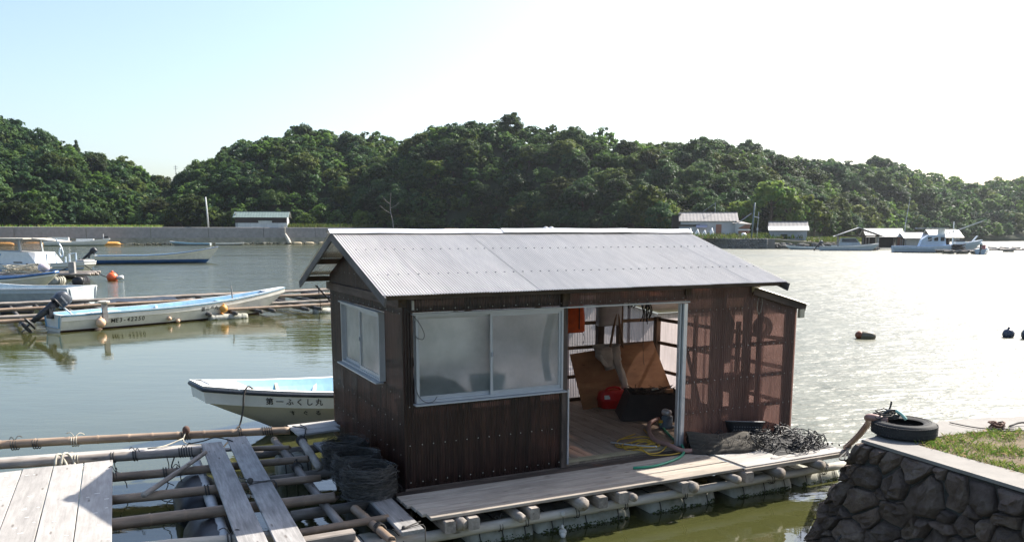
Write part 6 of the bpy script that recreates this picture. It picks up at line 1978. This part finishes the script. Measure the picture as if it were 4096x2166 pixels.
MB().box((7.0, -4.02, 1.45), (2.2, .06, .8)).build('porch_panel', BRICKRED, ho); MB().box((7.0, -4.02, .35), (2.2, .06, .6)).build('porch_panel', BRICKRED, ho); MB().box((7.0, -4.06, .82), (2.5, .08, .18)).build('porch_rail', WHITE, ho)
m = MB(); m.add([(-2.6, -4.6, 1.3), (-.4, -4.6, 1.3), (-.2, -3.3, 1.85), (-2.4, -3.3, 1.85)], [(0, 1, 2, 3)]); m.build('awning', plain('mauve_tin', (.42, .42, .52), .4, .2, .1, 2), ho)
for x in (-2.5, -.5): MB().box((x, -4.5, .6), (.08, .08, 1.4)).build('awning_post', STEEL, ho)
MB().tube([(1.5, 0, 4.4), (1.5, 0, 6.4)], .06, 6).build('aerial', STEEL, ho); MB().tube([(1.5, 0, 6.3), (-1.0, 0, 4.6)], .04, 5).build('aerial_stay', STEEL, ho)
MB().box((-6.3, .5, 2.4), (1.8, 3.5, 2.9)).build('annex', TIN_BROWN, ho)
m = MB(); m.add([(-7.6, -1.6, 3.9), (-5.3, -1.6, 4.2), (-5.3, 2.6, 4.2), (-7.6, 2.6, 3.9)], [(0, 1, 2, 3)]); m.build('annex_roof', ROOF_GREEN, ho)
MB().box((-6.3, -1.3, .9), (1.9, .1, .08)).build('annex_rail', PLASTER, ho)
# bags and clutter by the house
for k, (x, y, r, mat, lab) in enumerate(((35.8, 166.5, .9, WHITE, 'white pointed sack nearest the trees by the house'), (37.2, 166.3, .8, WHITE, 'second white pointed sack beside the house'), (38.6, 166.2, .65, WHITE, 'small white pointed sack beside the house'), (40.0, 166.0, .95, WHITE, 'large white pointed sack before the house awning'))):
    o = thing('white_sack', lab, 'sack', (x, y, 2.3), 0, 'white sacks by the house')
    rloft([(0, 0, 0, r * .7, r * .6), (0, 0, .3, r * .75, r * .6), (0, 0, 1.0, r * .35, r * .3), (.05, 0, 1.55 * r + .2, .06, .06)], 10, 2).build('sack', mat, o, True)
st_ = thing('white_bin', 'round white tub lying by the house porch', 'tub', (46.2, 165.2, 2.1)); MB().sphere((0, 0, .45), .6, 12, .8).build('tub', WHITE, st_, True)
# utility pole
ut = thing('utility_pole', 'dark utility pole with a street light between the house and the shed', 'utility pole', (45.9, 158.6, 1.8))
MB().tube([(0, 0, 0), (.15, 0, 3.4), (.35, 0, 6.9)], [.17, .16, .13], 10).build('shaft', plain('pole_green', (.10, .15, .16), .6, 0, .2, 1), ut, True)
MB().beam((.28, 0, 4.3), (1.3, 0, 4.05), .18, .12).build('lamp', WHITE, ut); MB().tube([(-.2, 0, 4.9), (-3.6, 1, 2.2)], .09, 6).build('stay', PLASTER, ut)
th_ = thing('thin_pole', 'thin pole standing beside the dark utility pole', 'pole', (47.3, 160, 1.8)); MB().tube([(0, 0, 0), (.2, 0, 5.2)], .06, 6).build('shaft', STEEL, th_); MB().box((.06, 0, 1.9), (.3, .2, .5)).build('meter_box', PLASTER, th_)

# small shed
sh = gable_house('small_shed', 'small grey shed with pale eaves and a red-brown end wall', 'shed', (54.2, 163.0, 1.75), R(-14), 6.7, 4.6, 2.1, 3.35, .35, plain('blue_grey_wall', (.33, .36, .40), .8, 0, .12, .8), ROOF_GREY)
m = MB(); m.add([(-3.8, -3.1, 1.72), (3.75, -3.1, 1.72), (3.75, -1.7, 2.55), (-3.8, -1.7, 2.55)], [(0, 1, 2, 3)]); m.build('eave_sheet', ROOF_WHITE, sh)
MB().box((3.40, 1.0, .95), (.08, 2.4, 2.3)).build('end_boarding', BRICKRED, sh); MB().box((3.40, -1.4, .75), (.08, 1.7, 1.9)).build('end_panel', PLASTER, sh); MB().box((3.45, -.45, 1.9), (.06, .8, .8)).build('window', WHITE, sh)
MB().box((-.8, -2.36, .5), (1.1, .5, 1.0)).build('crate', BLACK, sh)

# rubble wall along the far shore and its concrete end
rw = thing('rubble_wall', 'low rubble stone wall along the far shore below the house', 'stone wall', (42, 157, 0))
pts = [(34.0, 181.0), (40.6, 171.0), (41.6, 159.2), (44.0, 156.8), (47.8, 155.6), (48.2, 157.4)]
m = MB(); rn = random.Random(55)
for (x0, y0), (x1, y1) in zip(pts[:-1], pts[1:]):
    L = math.hypot(x1 - x0, y1 - y0)
    k = int(L / .55)
    for i in range(k + 1):
        for j in range(5):
            t = min(1, (i + .5 * (j % 2)) / max(1, k))
            z = .1 + .4 * j
            c = Vector((x0 + (x1 - x0) * t - 42, y0 + (y1 - y0) * t - 157 - .05 * (5 - j), z))
            m.sphere(c, rn.uniform(.28, .38), 6, .8)
o = m.build('stones', plain('shore_stone', (.17, .165, .15), .9, 0, .5, 1.3, .4), rw); o['kind'] = 'stuff'
MB().beam((44 - 42, 157.2 - 157, 1.9), (48 - 42, 156 - 157, 1.9), 1.0, .14).build('coping', CONC_CAP, rw)
MB().box((48.9 - 42, 156.6 - 157, .9), (1.6, .9, 2.0), Matrix.Rotation(-.2, 3, 'Z').to_4x4()).build('pier', CONC_CAP, rw)
gp = tag(MB().beam((0, 0, 0), (13.2, -5.0, -1.35), .8, .12).build('gangplank', W_DECK), 'long gangplank sloping from the stone pier to the boats', 'gangplank'); gp.location = (49.2, 156.5, 1.9)
# rocks under the far bank
m = MB()
for k in range(130):
    x = rn.uniform(49.5, 62); y = 158.6 + (x - 54) * .25 + rn.uniform(-1.2, .6)
    m.sphere((x, y, rn.uniform(0, .9)), rn.uniform(.25, .6), 6, .7)
tag(m.build('shore_rocks', plain('shore_stone', (.17, .165, .15), .9, 0, .5, 1.3, .4)), 'loose rocks along the far bank under the small shed', 'rocks', None, 'stuff')
m = MB()
for k in range(60):
    x, y = rn.uniform(36, 62), rn.uniform(160, 167)
    a = rn.random() * 3; L = rn.uniform(.6, 2.4)
    z = 2.0 if x < 52 else 1.6
    m.beam((x, y, z), (x + L * math.cos(a), y + L * .3 * math.sin(a), z + rn.uniform(0, .5)), .2, .15)
tag(m.build('shore_debris', plain('debris', (.28, .24, .19), .9, 0, .5, .7)), 'driftwood and scrap timber scattered on the far bank', 'debris', None, 'stuff')

# boat sheds: roofs on posts over the water
def boat_shed(label, c, rz, w, d, he, hr, roofm, ridge='y', wall=None, low=0):
    """posts and an open gable roof; ridge along y (gable towards us) or x"""
    o = thing('boat_shed', label, 'boat shed', c, rz, 'boat sheds on the far shore')
    x, y = w / 2, d / 2
    for sx in (-1, 1):
        for sy in (-1, 0, 1):
            MB().tube([(sx * x * .86, sy * y * .9, -1), (sx * x * .86, sy * y * .9, he)], .12, 6).build('post', W_GREY, o)
    if ridge == 'y':
        for s in (-1, 1):
            m = panel((s * (x + .3), -y - .4, he - .1), (s * (x + .3), y + .4, he - .1), (0, y + .4, hr), (0, -y - .4, hr), .07); m.build('roof', roofm, o)
        for sy in (-1, 1):
            m = MB(); m.beam((-x, sy * y, he), (x, sy * y, he), .14, .2); m.beam((-x, sy * y, he), (0, sy * y, hr - .15), .1, .14); m.beam((x, sy * y, he), (0, sy * y, hr - .15), .1, .14); m.beam((0, sy * y, he), (0, sy * y, hr - .15), .1, .1)
            m.build('truss', W_DARK, o)
    else:
        for s in (-1, 1):
            m = panel((-x - .3, s * (y + .4), he - .1), (x + .3, s * (y + .4), he - .1), (x + .3, 0, hr), (-x - .3, 0, hr), .07); m.build('roof', roofm, o)
        for sx in (-1, 1):
            m = MB(); m.beam((sx * x, -y, he), (sx * x, y, he), .14, .2); m.beam((sx * x, -y, he), (sx * x, 0, hr - .1), .1, .12); m.beam((sx * x, y, he), (sx * x, 0, hr - .1), .1, .12); m.build('truss', W_DARK, o)
    if wall:
        for (a, b, zz0, zz1, mt) in wall:
            m = panel((a[0], a[1], zz0), (b[0], b[1], zz0), (b[0], b[1], zz1), (a[0], a[1], zz1), .06); m.build('wall_board', mt, o)
    MB().box((0, 0, .28), (w * .95, d * .95, .12)).build('staging', W_LOG, o)
    return o
boat_shed('open boat shed with dark gable and pale roof over a moored boat', (62.2, 149.0, 0), R(-20), 7.6, 6.0, 2.5, 3.95, ROOF_WHITE, 'y', wall=[((2.9, -2.8), (2.9, -.6), .3, 2.4, plain('cream_board', (.55, .48, .38), .8, 0, .2, 1))])
boat_shed('long pale-roofed boat shed behind the open gable shed', (69.0, 154.5, 0), R(-8), 6.4, 4.4, 2.35, 3.75, ROOF_WHITE, 'x', wall=[((3.0, -2.0), (3.0, 1.8), .3, 2.3, PLASTER_W), ((-3.0, 2.0), (3.0, 2.0), .3, 2.2, TIN_BROWN), ((2.2, -2.0), (3.0, -2.0), .3, 2.3, BRICKRED)])
boat_shed('small low boat shed with a bluish roof between two others', (73.4, 151.5, 0), R(-5), 4.2, 3.6, 2.1, 3.0, plain('bluish_tin', (.55, .58, .63), .5, .1, .1, .8), 'x', wall=[((-2.0, -1.4), (1.0, -1.4), .3, 1.9, plain('cream_board2', (.50, .47, .42), .8, 0, .2, 1)), ((-2, 1.5), (2, 1.5), .3, 2, TIN_BROWN)])
boat_shed('outermost boat shed with flat cream roof and grey wall', (77.8, 150.0, 0), R(-3), 5.2, 4.0, 2.25, 3.55, plain('cream_tin', (.60, .58, .50), .5, .1, .1, .8), 'x', wall=[((1.2, -1.9), (2.3, -1.9), .3, 2.2, STEEL), ((-2.3, 1.9), (2.4, 1.9), .3, 2.2, TIN_BROWN)])
tp_ = thing('tall_aerial', 'tall thin aerial mast rising behind the boat sheds', 'mast', (72.6, 153.5, .3)); MB().tube([(0, 0, 0), (.2, 0, 4.5), (.75, 0, 9.2)], [.09, .07, .04], 6).build('shaft', STEEL, tp_)

# boats on the far shore
hI = Hull(9.6, 1.0, .75, .7, 1.25, .9, tip=.2, knuck=.25, draft=.1, floor=.3)
boat('skiff', 'long grey-white skiff moored in front of the open boat shed', hI, (53.2, 142.6), (62.8, 141.6), dict(bottom=NAVY, hull=PALEHULL, strake=plain('grey_strake2', (.5, .52, .53), .5, 0, .1, 2), rail=WHITE, inner=HULLGREY, wl=.1))
outboard('dark outboard motor on the long skiff before the boat shed', (52.9, 142.6, .8), R(-6), 40, 1.5, None, MOTOR)
hJ = Hull(7.5, 1.2, .8, .8, 1.2, .7, tip=.3, knuck=.3, draft=.1, floor=.3)
J, _ = boat('cabin_boat', 'small cabin boat moored inside the open boat shed', hJ, (58.2, 150.6), (65.5, 148.4), dict(bottom=NAVY, hull=WHITE, strake=WHITE, rail=WHITE, inner=HULLGREY, wl=.1))
m = MB(); m.add([(-2.6, -.9, .8), (1.2, -.9, .8), (.2, -.8, 2.1), (-2.3, -.8, 2.1), (-2.6, .9, .8), (1.2, .9, .8), (.2, .8, 2.1), (-2.3, .8, 2.1)], [(0, 1, 2, 3), (7, 6, 5, 4), (3, 2, 6, 7), (1, 5, 6, 2), (0, 3, 7, 4)]); m.build('cabin', PALEHULL, J)
m = MB(); m.add([(-2.2, -.905, 1.35), (.6, -.905, 1.35), (.2, -.835, 1.95), (-2.1, -.835, 1.95)], [(0, 1, 2, 3)]); m.build('window', GLASSDARK, J)
hK = Hull(6.4, .85, .5, .5, .8, .6, tip=.2, knuck=.25, draft=.1, floor=.25)
boat('skiff', 'small pale skiff under the gangplank', hK, (56.0, 148.8), (50.2, 151.0), dict(bottom=NAVY, hull=PALEHULL, strake=WHITE, rail=WHITE, inner=SKYBLUE, wl=.1))
hLb = Hull(12.6, 1.45, 1.05, .95, 2.0, 1.4, tip=.3, knuck=.4, draft=.2, floor=.55)
Lb, _ = boat('fishing_boat', 'pale blue fishing boat with white cabin and long raked poles', hLb, (60.3, 130.8), (72.4, 127.5), dict(bottom=NAVY, hull=PALEHULL, strake=PALEHULL, rail=WHITE, rail_r=.05, inner=plain('blue_inside4', (.2, .35, .6), .5, 0, .2, 2), wl=.12, gunwale=PALEHULL))
m = MB(); pr_ = [(-2.6, 1.0), (-2.3, 2.0), (-1.4, 2.7), (.9, 2.8), (1.2, 1.0)]; n = len(pr_)
m.add([(x, -.85, z) for x, z in pr_] + [(x, .85, z) for x, z in pr_], [tuple(range(n)), tuple(range(n, 2 * n))[::-1]] + [(i, n + i, n + (i + 1) % n, (i + 1) % n) for i in range(n)])
m.build('cabin', PALEHULL, Lb)
for x in (-1.2, -.3, .6): MB().box((x, -.86, 2.1), (.55, .04, .6)).build('window', GLASSDARK, Lb)
MB().box((-.9, 0, 3.75), (4.4, 1.9, .08)).build('cabin_roof', WHITE, Lb); MB().box((.5, 0, 3.2), (.9, .9, 1.0)).build('wheelhouse', WHITE, Lb)
m = MB(); m.tube([(-1.6, -.95, 1.9), (2, -1.0, 3.3), (6.4, -1.1, 5.1)], [.06, .05, .025], 6); m.build('fishing_pole', WHITE, Lb); m = MB(); m.tube([(-1.9, -.75, 1.9), (2, -.8, 3.15), (6.0, -.9, 4.8)], [.06, .05, .025], 6); m.build('fishing_pole', WHITE, Lb)
MB().tube([(2.2, 0, 1.0), (2.2, 0, 4.8)], .08, 6).build('mast', WHITE, Lb)
MB().beam((4.6, 0, 1.2), (5.6, 0, 2.6), .8, .1).build('hatch', WHITE, Lb); MB().box((3.4, 0, 1.4), (1.8, 1.4, .6)).build('deck_box', WHITE, Lb); MB().box((3.2, 0, 1.8), (1.2, 1.0, .3)).build('winch', BLACK, Lb)
hM = Hull(4.2, .85, .75, .7, .95, .5, tip=.25, knuck=.25, draft=.1, floor=.2)
Mb, _ = boat('motor_boat', 'small white and blue motor boat at the outer raft', hM, (66.6, 117.4), (68.9, 120.6), dict(bottom=NAVY, hull=PALEHULL, strake=WHITE, rail=SKYBLUE, inner=SKYBLUE, wl=.1))
outboard('white outboard motor on the small boat at the outer raft', (66.5, 117.2, .9), math.atan2(3.2, 2.3), 20, 1.3, None, WHITE)
MB().box((.4, 0, .9), (.6, .7, .9)).build('console', plain('dull_red2', (.3, .1, .09), .7, 0, .2, 3), Mb)
for k, (cx, cyy, L, rz_, lab) in enumerate(((66.0, 121.5, 6.0, -.1, 'low log raft between the fishing boat and the motor boat'), (76.5, 133.0, 12.0, -.12, 'long low raft beyond the fishing boat'), (82.0, 143.0, 10.0, -.1, 'farthest low raft beside the outermost boat shed'))):
    o = thing('log_raft', lab, 'raft', (cx, cyy, 0), rz_)
    for j in range(4): pole('pole', o, (-L / 2, -1.2 + .8 * j, .38), (L / 2, -1.2 + .8 * j, .38), .12, .1, W_LOG, False, 400 + k * 9 + j, n=7)
    for j in range(6): pole('pole', o, (-L / 2 + L * j / 5, -1.5, .55), (-L / 2 + L * j / 5, 1.5, .55), .1, .09, W_GREY, False, 440 + k * 9 + j, n=7)
    for j in range(3): MB().lathe([(.2, 0), (.3, .1), (.3, 1.4), (.2, 1.5)], 10, Matrix.Rotation(R(90), 4, 'Y'), (-L / 2 + .5 + j * L / 3, 0, .12)).build('float', FOAM, o, True)
m = loops(30, .4, .8, .7, .05, 91, .5, 12, (0, 0, .5), .6)
o = m.build('net_heap', ROPE); o.location = (65.6, 121.4, 0.1); tag(o, 'dark net heap on the low log raft', 'net heap')
# a rock and two drums showing over the hut ridge
rk = thing('boulder', 'brown boulder showing just above the hut ridge', 'boulder', (-15.5, 205, .0)); rloft([(0, 0, 0, 4.5, 3), (0, 0, 2.6, 4.0, 2.6), (.3, 0, 3.6, 2.8, 2), (.5, 0, 4.0, 1.5, 1)], 14, 2.2).build('rock', plain('brown_rock', (.28, .19, .14), .9, 0, .3, .8, .4), rk, True)
for k, x in enumerate((8.0, 9.3)):
    o = thing('tank', ('first' if k == 0 else 'second') + ' of two pale round tanks showing over the hut ridge', 'tank', (x, 196, 2.8), 0, 'tanks over the hut ridge'); MB().sphere((0, 0, .9), .75, 14, 1).build('tank_shell', PLASTER, o, True); MB().box((0, 0, .2), (.9, .9, .5)).build('stand', STEEL, o)

# ================================================================== the stone quay
QZ = 1.30
K0 = Vector((3.35, 7.59, 0)); E1 = Vector((.374, -.928, 0)).normalized(); E2 = Vector((.827, .562, 0)).normalized()
N1 = Vector((-E1.y * -1, E1.x * -1, 0)); N1 = Vector((-.928, -.374, 0)); N2 = Vector((-.562, .827, 0))
quay = thing('stone_quay', 'dark rough stone quay with a pale concrete cap at the picture corner', 'quay', K0)
def qp(a, b, z):      # a along the near face, b along the far edge
    return E1 * a + E2 * b + Vector((0, 0, z))
far_edge = [Vector((0, 0, 0)), Vector((1.09, .74, 0)), Vector((1.65, .91, 0)), Vector((2.14, .99, 0)), Vector((3.2, 1.05, 0)), Vector((6, .9, 0))]
near_end = E1 * 9.0
# body (mortar): battered prism
top = [Vector((0, 0, 0))] + far_edge[1:] + [Vector((9, .5, 0)), Vector((9, -8, 0)), near_end]
bot = []
for i, p_ in enumerate(top):
    if i == 0: q_ = p_ + Vector((-.28, .54, 0)) * 1.78
    elif i <= len(far_edge) - 1: q_ = p_ + Vector((-.2, .55, 0)) * 1.78
    elif i == len(top) - 1: q_ = p_ + N1 * .10
    else: q_ = p_
    bot.append(q_)
m = MB(); n = len(top)
m.add([p_ - Vector((0, 0, 0)) + Vector((0, 0, QZ - .045)) for p_ in top] + [p_ + Vector((0, 0, -1)) for p_ in bot], [(i, (i + 1) % n, n + (i + 1) % n, n + i) for i in range(n)] + [tuple(range(n))[::-1]])
m.build('core', MORTAR, quay)
# concrete cap with a slightly ragged underside
def inset_line(pts, w):
    return pts
cap_in_near = [Vector((.40, -.20, 0)), Vector((.60, -.64, 0)), Vector((.82, -1.10, 0)), E1 * 3.0 + Vector((.47, .17, 0)), E1 * 9 + Vector((.47, .17, 0))]
cap_out_near = [E1 * 0.0, E1 * .45, E1 * .95, E1 * 3.0, E1 * 9.0]
m = MB()
def slab(P, Q, z0, z1):
    for i in range(len(P) - 1):
        a, b, c, d = P[i], P[i + 1], Q[i + 1], Q[i]
        m.add([v + Vector((0, 0, z1)) for v in (a, b, c, d)] + [v + Vector((0, 0, z0)) for v in (a, b, c, d)], [(0, 1, 2, 3), (7, 6, 5, 4), (0, 4, 5, 1), (2, 6, 7, 3), (1, 5, 6, 2), (3, 7, 4, 0)])
slab([p_ + N1 * .03 for p_ in cap_out_near], cap_in_near, QZ - .03, QZ)
m.build('cap', CONC_CAP, quay)
m = MB()
cap_in_far = [Vector((.40, -.20, 0)), Vector((.77, .11, 0)), Vector((1.16, .26, 0)), Vector((1.58, .36, 0)), Vector((3.0, .42, 0)), Vector((6, .3, 0))]
slab(cap_in_far, far_edge, QZ - .05, QZ - .002)
m.build('cap', CONC_CAP, quay)
poly = cap_in_far + [Vector((9, 0, 0)), Vector((9, -8, 0))] + cap_in_near[::-1][:-1]
m = MB(); m.add([p_ + Vector((0, 0, QZ - .012)) for p_ in poly], [tuple(range(len(poly)))])
structure_o = m.build('soil', SOIL, quay)
# face stones: irregular cells on the battered near face
def face_pt(a, v, out):
    """a metres along the face from the corner, v metres below the cap"""
    t = v / (QZ - .05)
    base = Vector((-.28, .54, 0)) * t * max(0, 1 - a / 1.2) + N1 * (.10 * t) * min(1, a / 1.2)
    return E1 * a + base + Vector((0, 0, QZ - .035 - v)) + N1 * out
rn = random.Random(77)
seeds = []
rowh = .15
for j in range(10):
    x = -.42 + rn.uniform(0, .1)
    while x < 3.6:
        w = rn.choice((rn.uniform(.09, .15), rn.uniform(.15, .23), rn.uniform(.2, .3)))
        seeds.append((x + w / 2, .03 + rowh * (j + .5) + rn.uniform(-.07, .07), (w * rn.uniform(.25, .75)) ** 2))
        x += w
def clip_poly(poly, nx, ny, d):
    out = []
    for i in range(len(poly)):
        a, b = poly[i], poly[(i + 1) % len(poly)]
        da, db = a[0] * nx + a[1] * ny - d, b[0] * nx + b[1] * ny - d
        if da <= 0: out.append(a)
        if da * db < 0:
            t = da / (da - db); out.append((a[0] + (b[0] - a[0]) * t, a[1] + (b[1] - a[1]) * t))
    return out
for i, (sx, sy, sw_) in enumerate(seeds):
    cell = [(max(-.03, sx - .5), max(.0, sy - .5)), (sx + .5, max(.0, sy - .5)), (sx + .5, sy + .5), (max(-.03, sx - .5), sy + .5)]
    for j, (tx, ty, tw_) in enumerate(seeds):
        if i == j or abs(tx - sx) > .9 or abs(ty - sy) > .9: continue
        nx, ny = tx - sx, ty - sy
        cell = clip_poly(cell, nx, ny, (tx * tx + ty * ty - sx * sx - sy * sy - tw_ + sw_) / 2)
        if len(cell) < 3: break
    if len(cell) < 3: continue
    cx = sum(p_[0] for p_ in cell) / len(cell); cyy = sum(p_[1] for p_ in cell) / len(cell)
    # resample and round the outline
    per = []
    for k in range(len(cell)):
        a, b = cell[k], cell[(k + 1) % len(cell)]
        for t in (0.06, .5, .94): per.append((a[0] + (b[0] - a[0]) * t, a[1] + (b[1] - a[1]) * t))
    sh_ = rn.uniform(.86, .97)
    bul = rn.uniform(.035, .09)
    tilt_x, tilt_y = rn.uniform(-.25, .25), rn.uniform(-.25, .25)
    m = MB(); N_ = len(per)
    rings = ((1.0 * sh_, -.06), (1.0 * sh_, bul * .25), (.93 * sh_, bul * .7), (.70 * sh_, bul), (.35 * sh_, bul * 1.12))
    vs = []
    for f, h in rings:
        for (px, py) in per:
            dx, dy = (px - cx) * f, (py - cyy) * f
            nz = mnoise.noise(Vector((px * 7 + i, py * 7, f * 3))) * .055 * (h > 0)
            hh = h + (dx * tilt_x + dy * tilt_y if h > 0 else 0) + nz
            vs.append(face_pt(cx + dx, cyy + dy, hh))
    vs.append(face_pt(cx, cyy, bul * 1.15 + rn.uniform(-.015, .015)))
    fs = []
    for q_ in range(len(rings) - 1):
        for k in range(N_):
            k2 = (k + 1) % N_
            fs.append((q_ * N_ + k, q_ * N_ + k2, (q_ + 1) * N_ + k2, (q_ + 1) * N_ + k))
    for k in range(N_): fs.append(((len(rings) - 1) * N_ + k, (len(rings) - 1) * N_ + (k + 1) % N_, len(vs) - 1))
    m.add(vs, fs)
    so = m.build('stone', STONE, quay, False)
    me = so.data; bm = bmesh.new(); bm.from_mesh(me); bmesh.ops.recalc_face_normals(bm, faces=bm.faces); bm.to_mesh(me); bm.free()
    if i % 4 == 0: me.shade_smooth()
# corner stones turning onto the far face
for k in range(26):
    v = .08 + (k // 4) * .22 + rn.uniform(-.03, .03); b = .12 + (k % 4) * .28 + rn.uniform(-.05, .05)
    t = v / (QZ - .05)
    c = E2 * b + Vector((-.28, .54, 0)) * t + Vector((0, 0, QZ - .1 - v)) + N2 * .02
    r = rn.uniform(.12, .16)
    m = MB().sphere((0, 0, 0), 1, 9, 1)
    m.v = [tuple(c + E2 * (p_[0] * r * 1.1) + N2 * (p_[1] * r * .8) + Vector((0, 0, p_[2] * r * .8)) + Vector((mnoise.noise(Vector(p_) * 2 + Vector((k, 0, 0))) * .04,) * 3)) for p_ in m.v]
    m.build('stone', STONE, quay)
# grass on the quay
gpts = []
rn = random.Random(5)
for k in range(42000):
    x, y = rn.uniform(.35, 4.5), rn.uniform(-2.6, .45)
    # inside the soil polygon
    ins = False
    for i in range(len(poly)):
        a, b = poly[i], poly[(i + 1) % len(poly)]
        if (a.y > y) != (b.y > y) and x < (b.x - a.x) * (y - a.y) / (b.y - a.y) + a.x: ins = not ins
    if not ins: continue
    if mnoise.noise(Vector((x * 2.2, y * 2.2, 4))) + .35 * mnoise.noise(Vector((x * 7, y * 7, 1))) < rn.uniform(-.38, .22): continue
    gpts.append((x + K0.x, y + K0.y, QZ - .014))
tag(blades('grass', gpts, .045, .0035, GRASSB, 9, 1.0), 'sparse grass growing on the stone quay', 'grass', None, 'stuff')
litter = MB(); rl = random.Random(6)
for k in range(2600):
    q_ = gpts[rl.randrange(len(gpts))]
    a = rl.random() * 6; L = rl.uniform(.01, .035)
    x, y, z = q_[0] + rl.uniform(-.04, .04), q_[1] + rl.uniform(-.04, .04), QZ + rl.uniform(-.006, .012)
    dx, dy = L * math.cos(a), L * math.sin(a)
    litter.add([(x - dx, y - dy, z), (x + dy * .3, y - dx * .3, z + .006), (x + dx, y + dy, z + .004), (x - dy * .3, y + dx * .3, z)], [(0, 1, 2, 3)])
tag(litter.build('leaf_litter', plain('dry_leaves', (.24, .14, .06), .9, 0, .5, 30)), 'brown dry leaves littering the grass on the quay', 'litter', None, 'stuff')

# tyre on the quay corner
ty = thing('tyre', 'black car tyre lying flat on the corner of the stone quay', 'tyre', (3.80, 7.74, QZ), .3); ty.scale = (.96, .96, .98)
prof = [(.175, .02), (.20, .008), (.255, .0), (.285, .012), (.302, .04), (.305, .075), (.302, .11), (.285, .138), (.255, .15), (.20, .142), (.175, .13), (.172, .128), (.190, .12), (.26, .10), (.272, .075), (.26, .05), (.190, .03), (.172, .022)]
m = MB(); nt = 56
vs = []
for k in range(nt):
    a = 2 * math.pi * k / nt
    for r, z in prof: vs.append((r * math.cos(a), r * math.sin(a), z))
npf = len(prof)
m.add(vs, [(k * npf + j, ((k + 1) % nt) * npf + j, ((k + 1) % nt) * npf + (j + 1) % npf, k * npf + (j + 1) % npf) for k in range(nt) for j in range(npf)])
m.build('casing', RUBBER, ty, True)
m = MB()
for k in range(72):
    a = 2 * math.pi * k / 72
    for z in (.035, .06, .09, .115):
        c = Vector((.3035 * math.cos(a + z * .6), .3035 * math.sin(a + z * .6), z))
        m.box(c, (.008, .022, .019), Matrix.Rotation(a, 3, 'Z').to_4x4())
m.build('tread_blocks', RUBBER, ty)
m = MB()
for z, r in ((.146, .225), (.149, .245)): m.tube([(r * math.cos(a), r * math.sin(a), z) for a in np.linspace(0, 2 * math.pi, 49)[:-1]], .003, 4, closed=True)
m.build('bead_ring', RUBBER, ty, True)
# knot of rope and netting on the tyre
kt = thing('rope_knot', 'bundle of knotted rope and netting lashed on the tyre', 'rope', (3.66, 7.84, QZ + .14))
m = loops(26, .03, .10, .05, .008, 3, .5, 14, (0, 0, 0), .7); m.build('coils', ROPE, kt, True)
m = MB(); m.tube(curve([(-.05, 0, .02), (.0, -.03, .08), (.07, -.02, .09), (.14, -.03, .05), (.18, -.04, .0)], 5), .014, 7); m.tube(curve([(.02, .02, .03), (.05, .02, .12), (.055, .02, .17)], 4), .009, 6); m.build('strap', BLACK, kt, True)
m = MB(); m.tube(curve([(.08, -.03, .09), (.12, -.06, .06), (.16, -.09, .01)], 4), .016, 7); m.build('green_tie', plain('teal_tie', (.30, .50, .42), .6, 0, .2, 9), kt, True)
# mooring hose from the tyre to the deck
e = HW(5.62, -1.02, .47)
hs0 = Vector((3.60, 7.80, QZ + .12))
tag(MB().tube(curve([hs0 + Vector((.05, -.03, .02)), hs0 + Vector((-.08, .1, .02)), hs0 + (e - hs0) * .3 + Vector((0, 0, .10)), hs0 + (e - hs0) * .6 + Vector((0, 0, .04)), e + Vector((0, 0, .02))], 8), .036, 10).build('mooring_hose', PINKHOSE, None, True), 'brown hose sleeve over the mooring line from tyre to deck', 'hose')
ln = MB()
for k in range(4):
    ln.tube(curve([e + Vector((0, 0, 0)), e + Vector((-.05 + .03 * k, -.1, .06)), Vector((3.45 - .03 * k, 8.0 + .05 * k, .95)), Vector((3.38, 7.85, 1.02))], 5), .008, 5)
tag(ln.build('mooring_line', ROPE, None, True), 'frayed lines between the deck end and the quay stones', 'rope')
tag(rope('mooring_line', [Vector((3.42, 7.72, .55)), Vector((3.1, 7.55, .25)), Vector((2.75, 7.35, .06)), Vector((2.3, 7.1, -.05))], .009, ROPE), 'thin dark line running from the quay stones into the water', 'rope')
lq = rope('long_line', [(5.0, 7.95, QZ + .012), (4.75, 7.95, QZ + .012), (4.62, 8.03, QZ + .012), (4.50, 8.22, QZ + .012)], .006, ROPE); tag(lq, 'thin dark line lying across the far concrete cap', 'rope')
kq = thing('line_knot', 'small brown knot of line on the far concrete cap', 'rope', (4.86, 8.02, QZ)); m = loops(9, .03, .07, .05, .009, 8, .5, 12); m.build('coils', plain('brown_line', (.12, .06, .04), .9, 0, .3, 20), kq, True)
tag(rope('long_line', [(5.02, 8.06, QZ + .012), (5.2, 8.15, QZ + .03), (5.4, 8.12, QZ + .012), (5.7, 8.16, QZ + .012)], .010, ROPE), 'dark rope trailing along the far concrete cap to the picture edge', 'rope')

# ================================================================== the hazy air over the bay
hz = bpy.data.materials.new('haze'); hz.use_nodes = True
hn = hz.node_tree; hn.nodes.remove(hn.nodes['Principled BSDF'])
pv = hn.nodes.new('ShaderNodeVolumePrincipled')
pv.inputs['Color'].default_value = (0.86, 0.92, 1.0, 1)
pv.inputs['Density'].default_value = 0.00011
pv.inputs['Anisotropy'].default_value = 0.65
hn.links.new(pv.outputs[0], hn.nodes['Material Output'].inputs['Volume'])
hb = MB().box((20, 281, 36), (1010, 690, 79)).build('haze', hz)
tag(hb, 'thin pale haze hanging over the bay', 'haze', None, 'stuff')
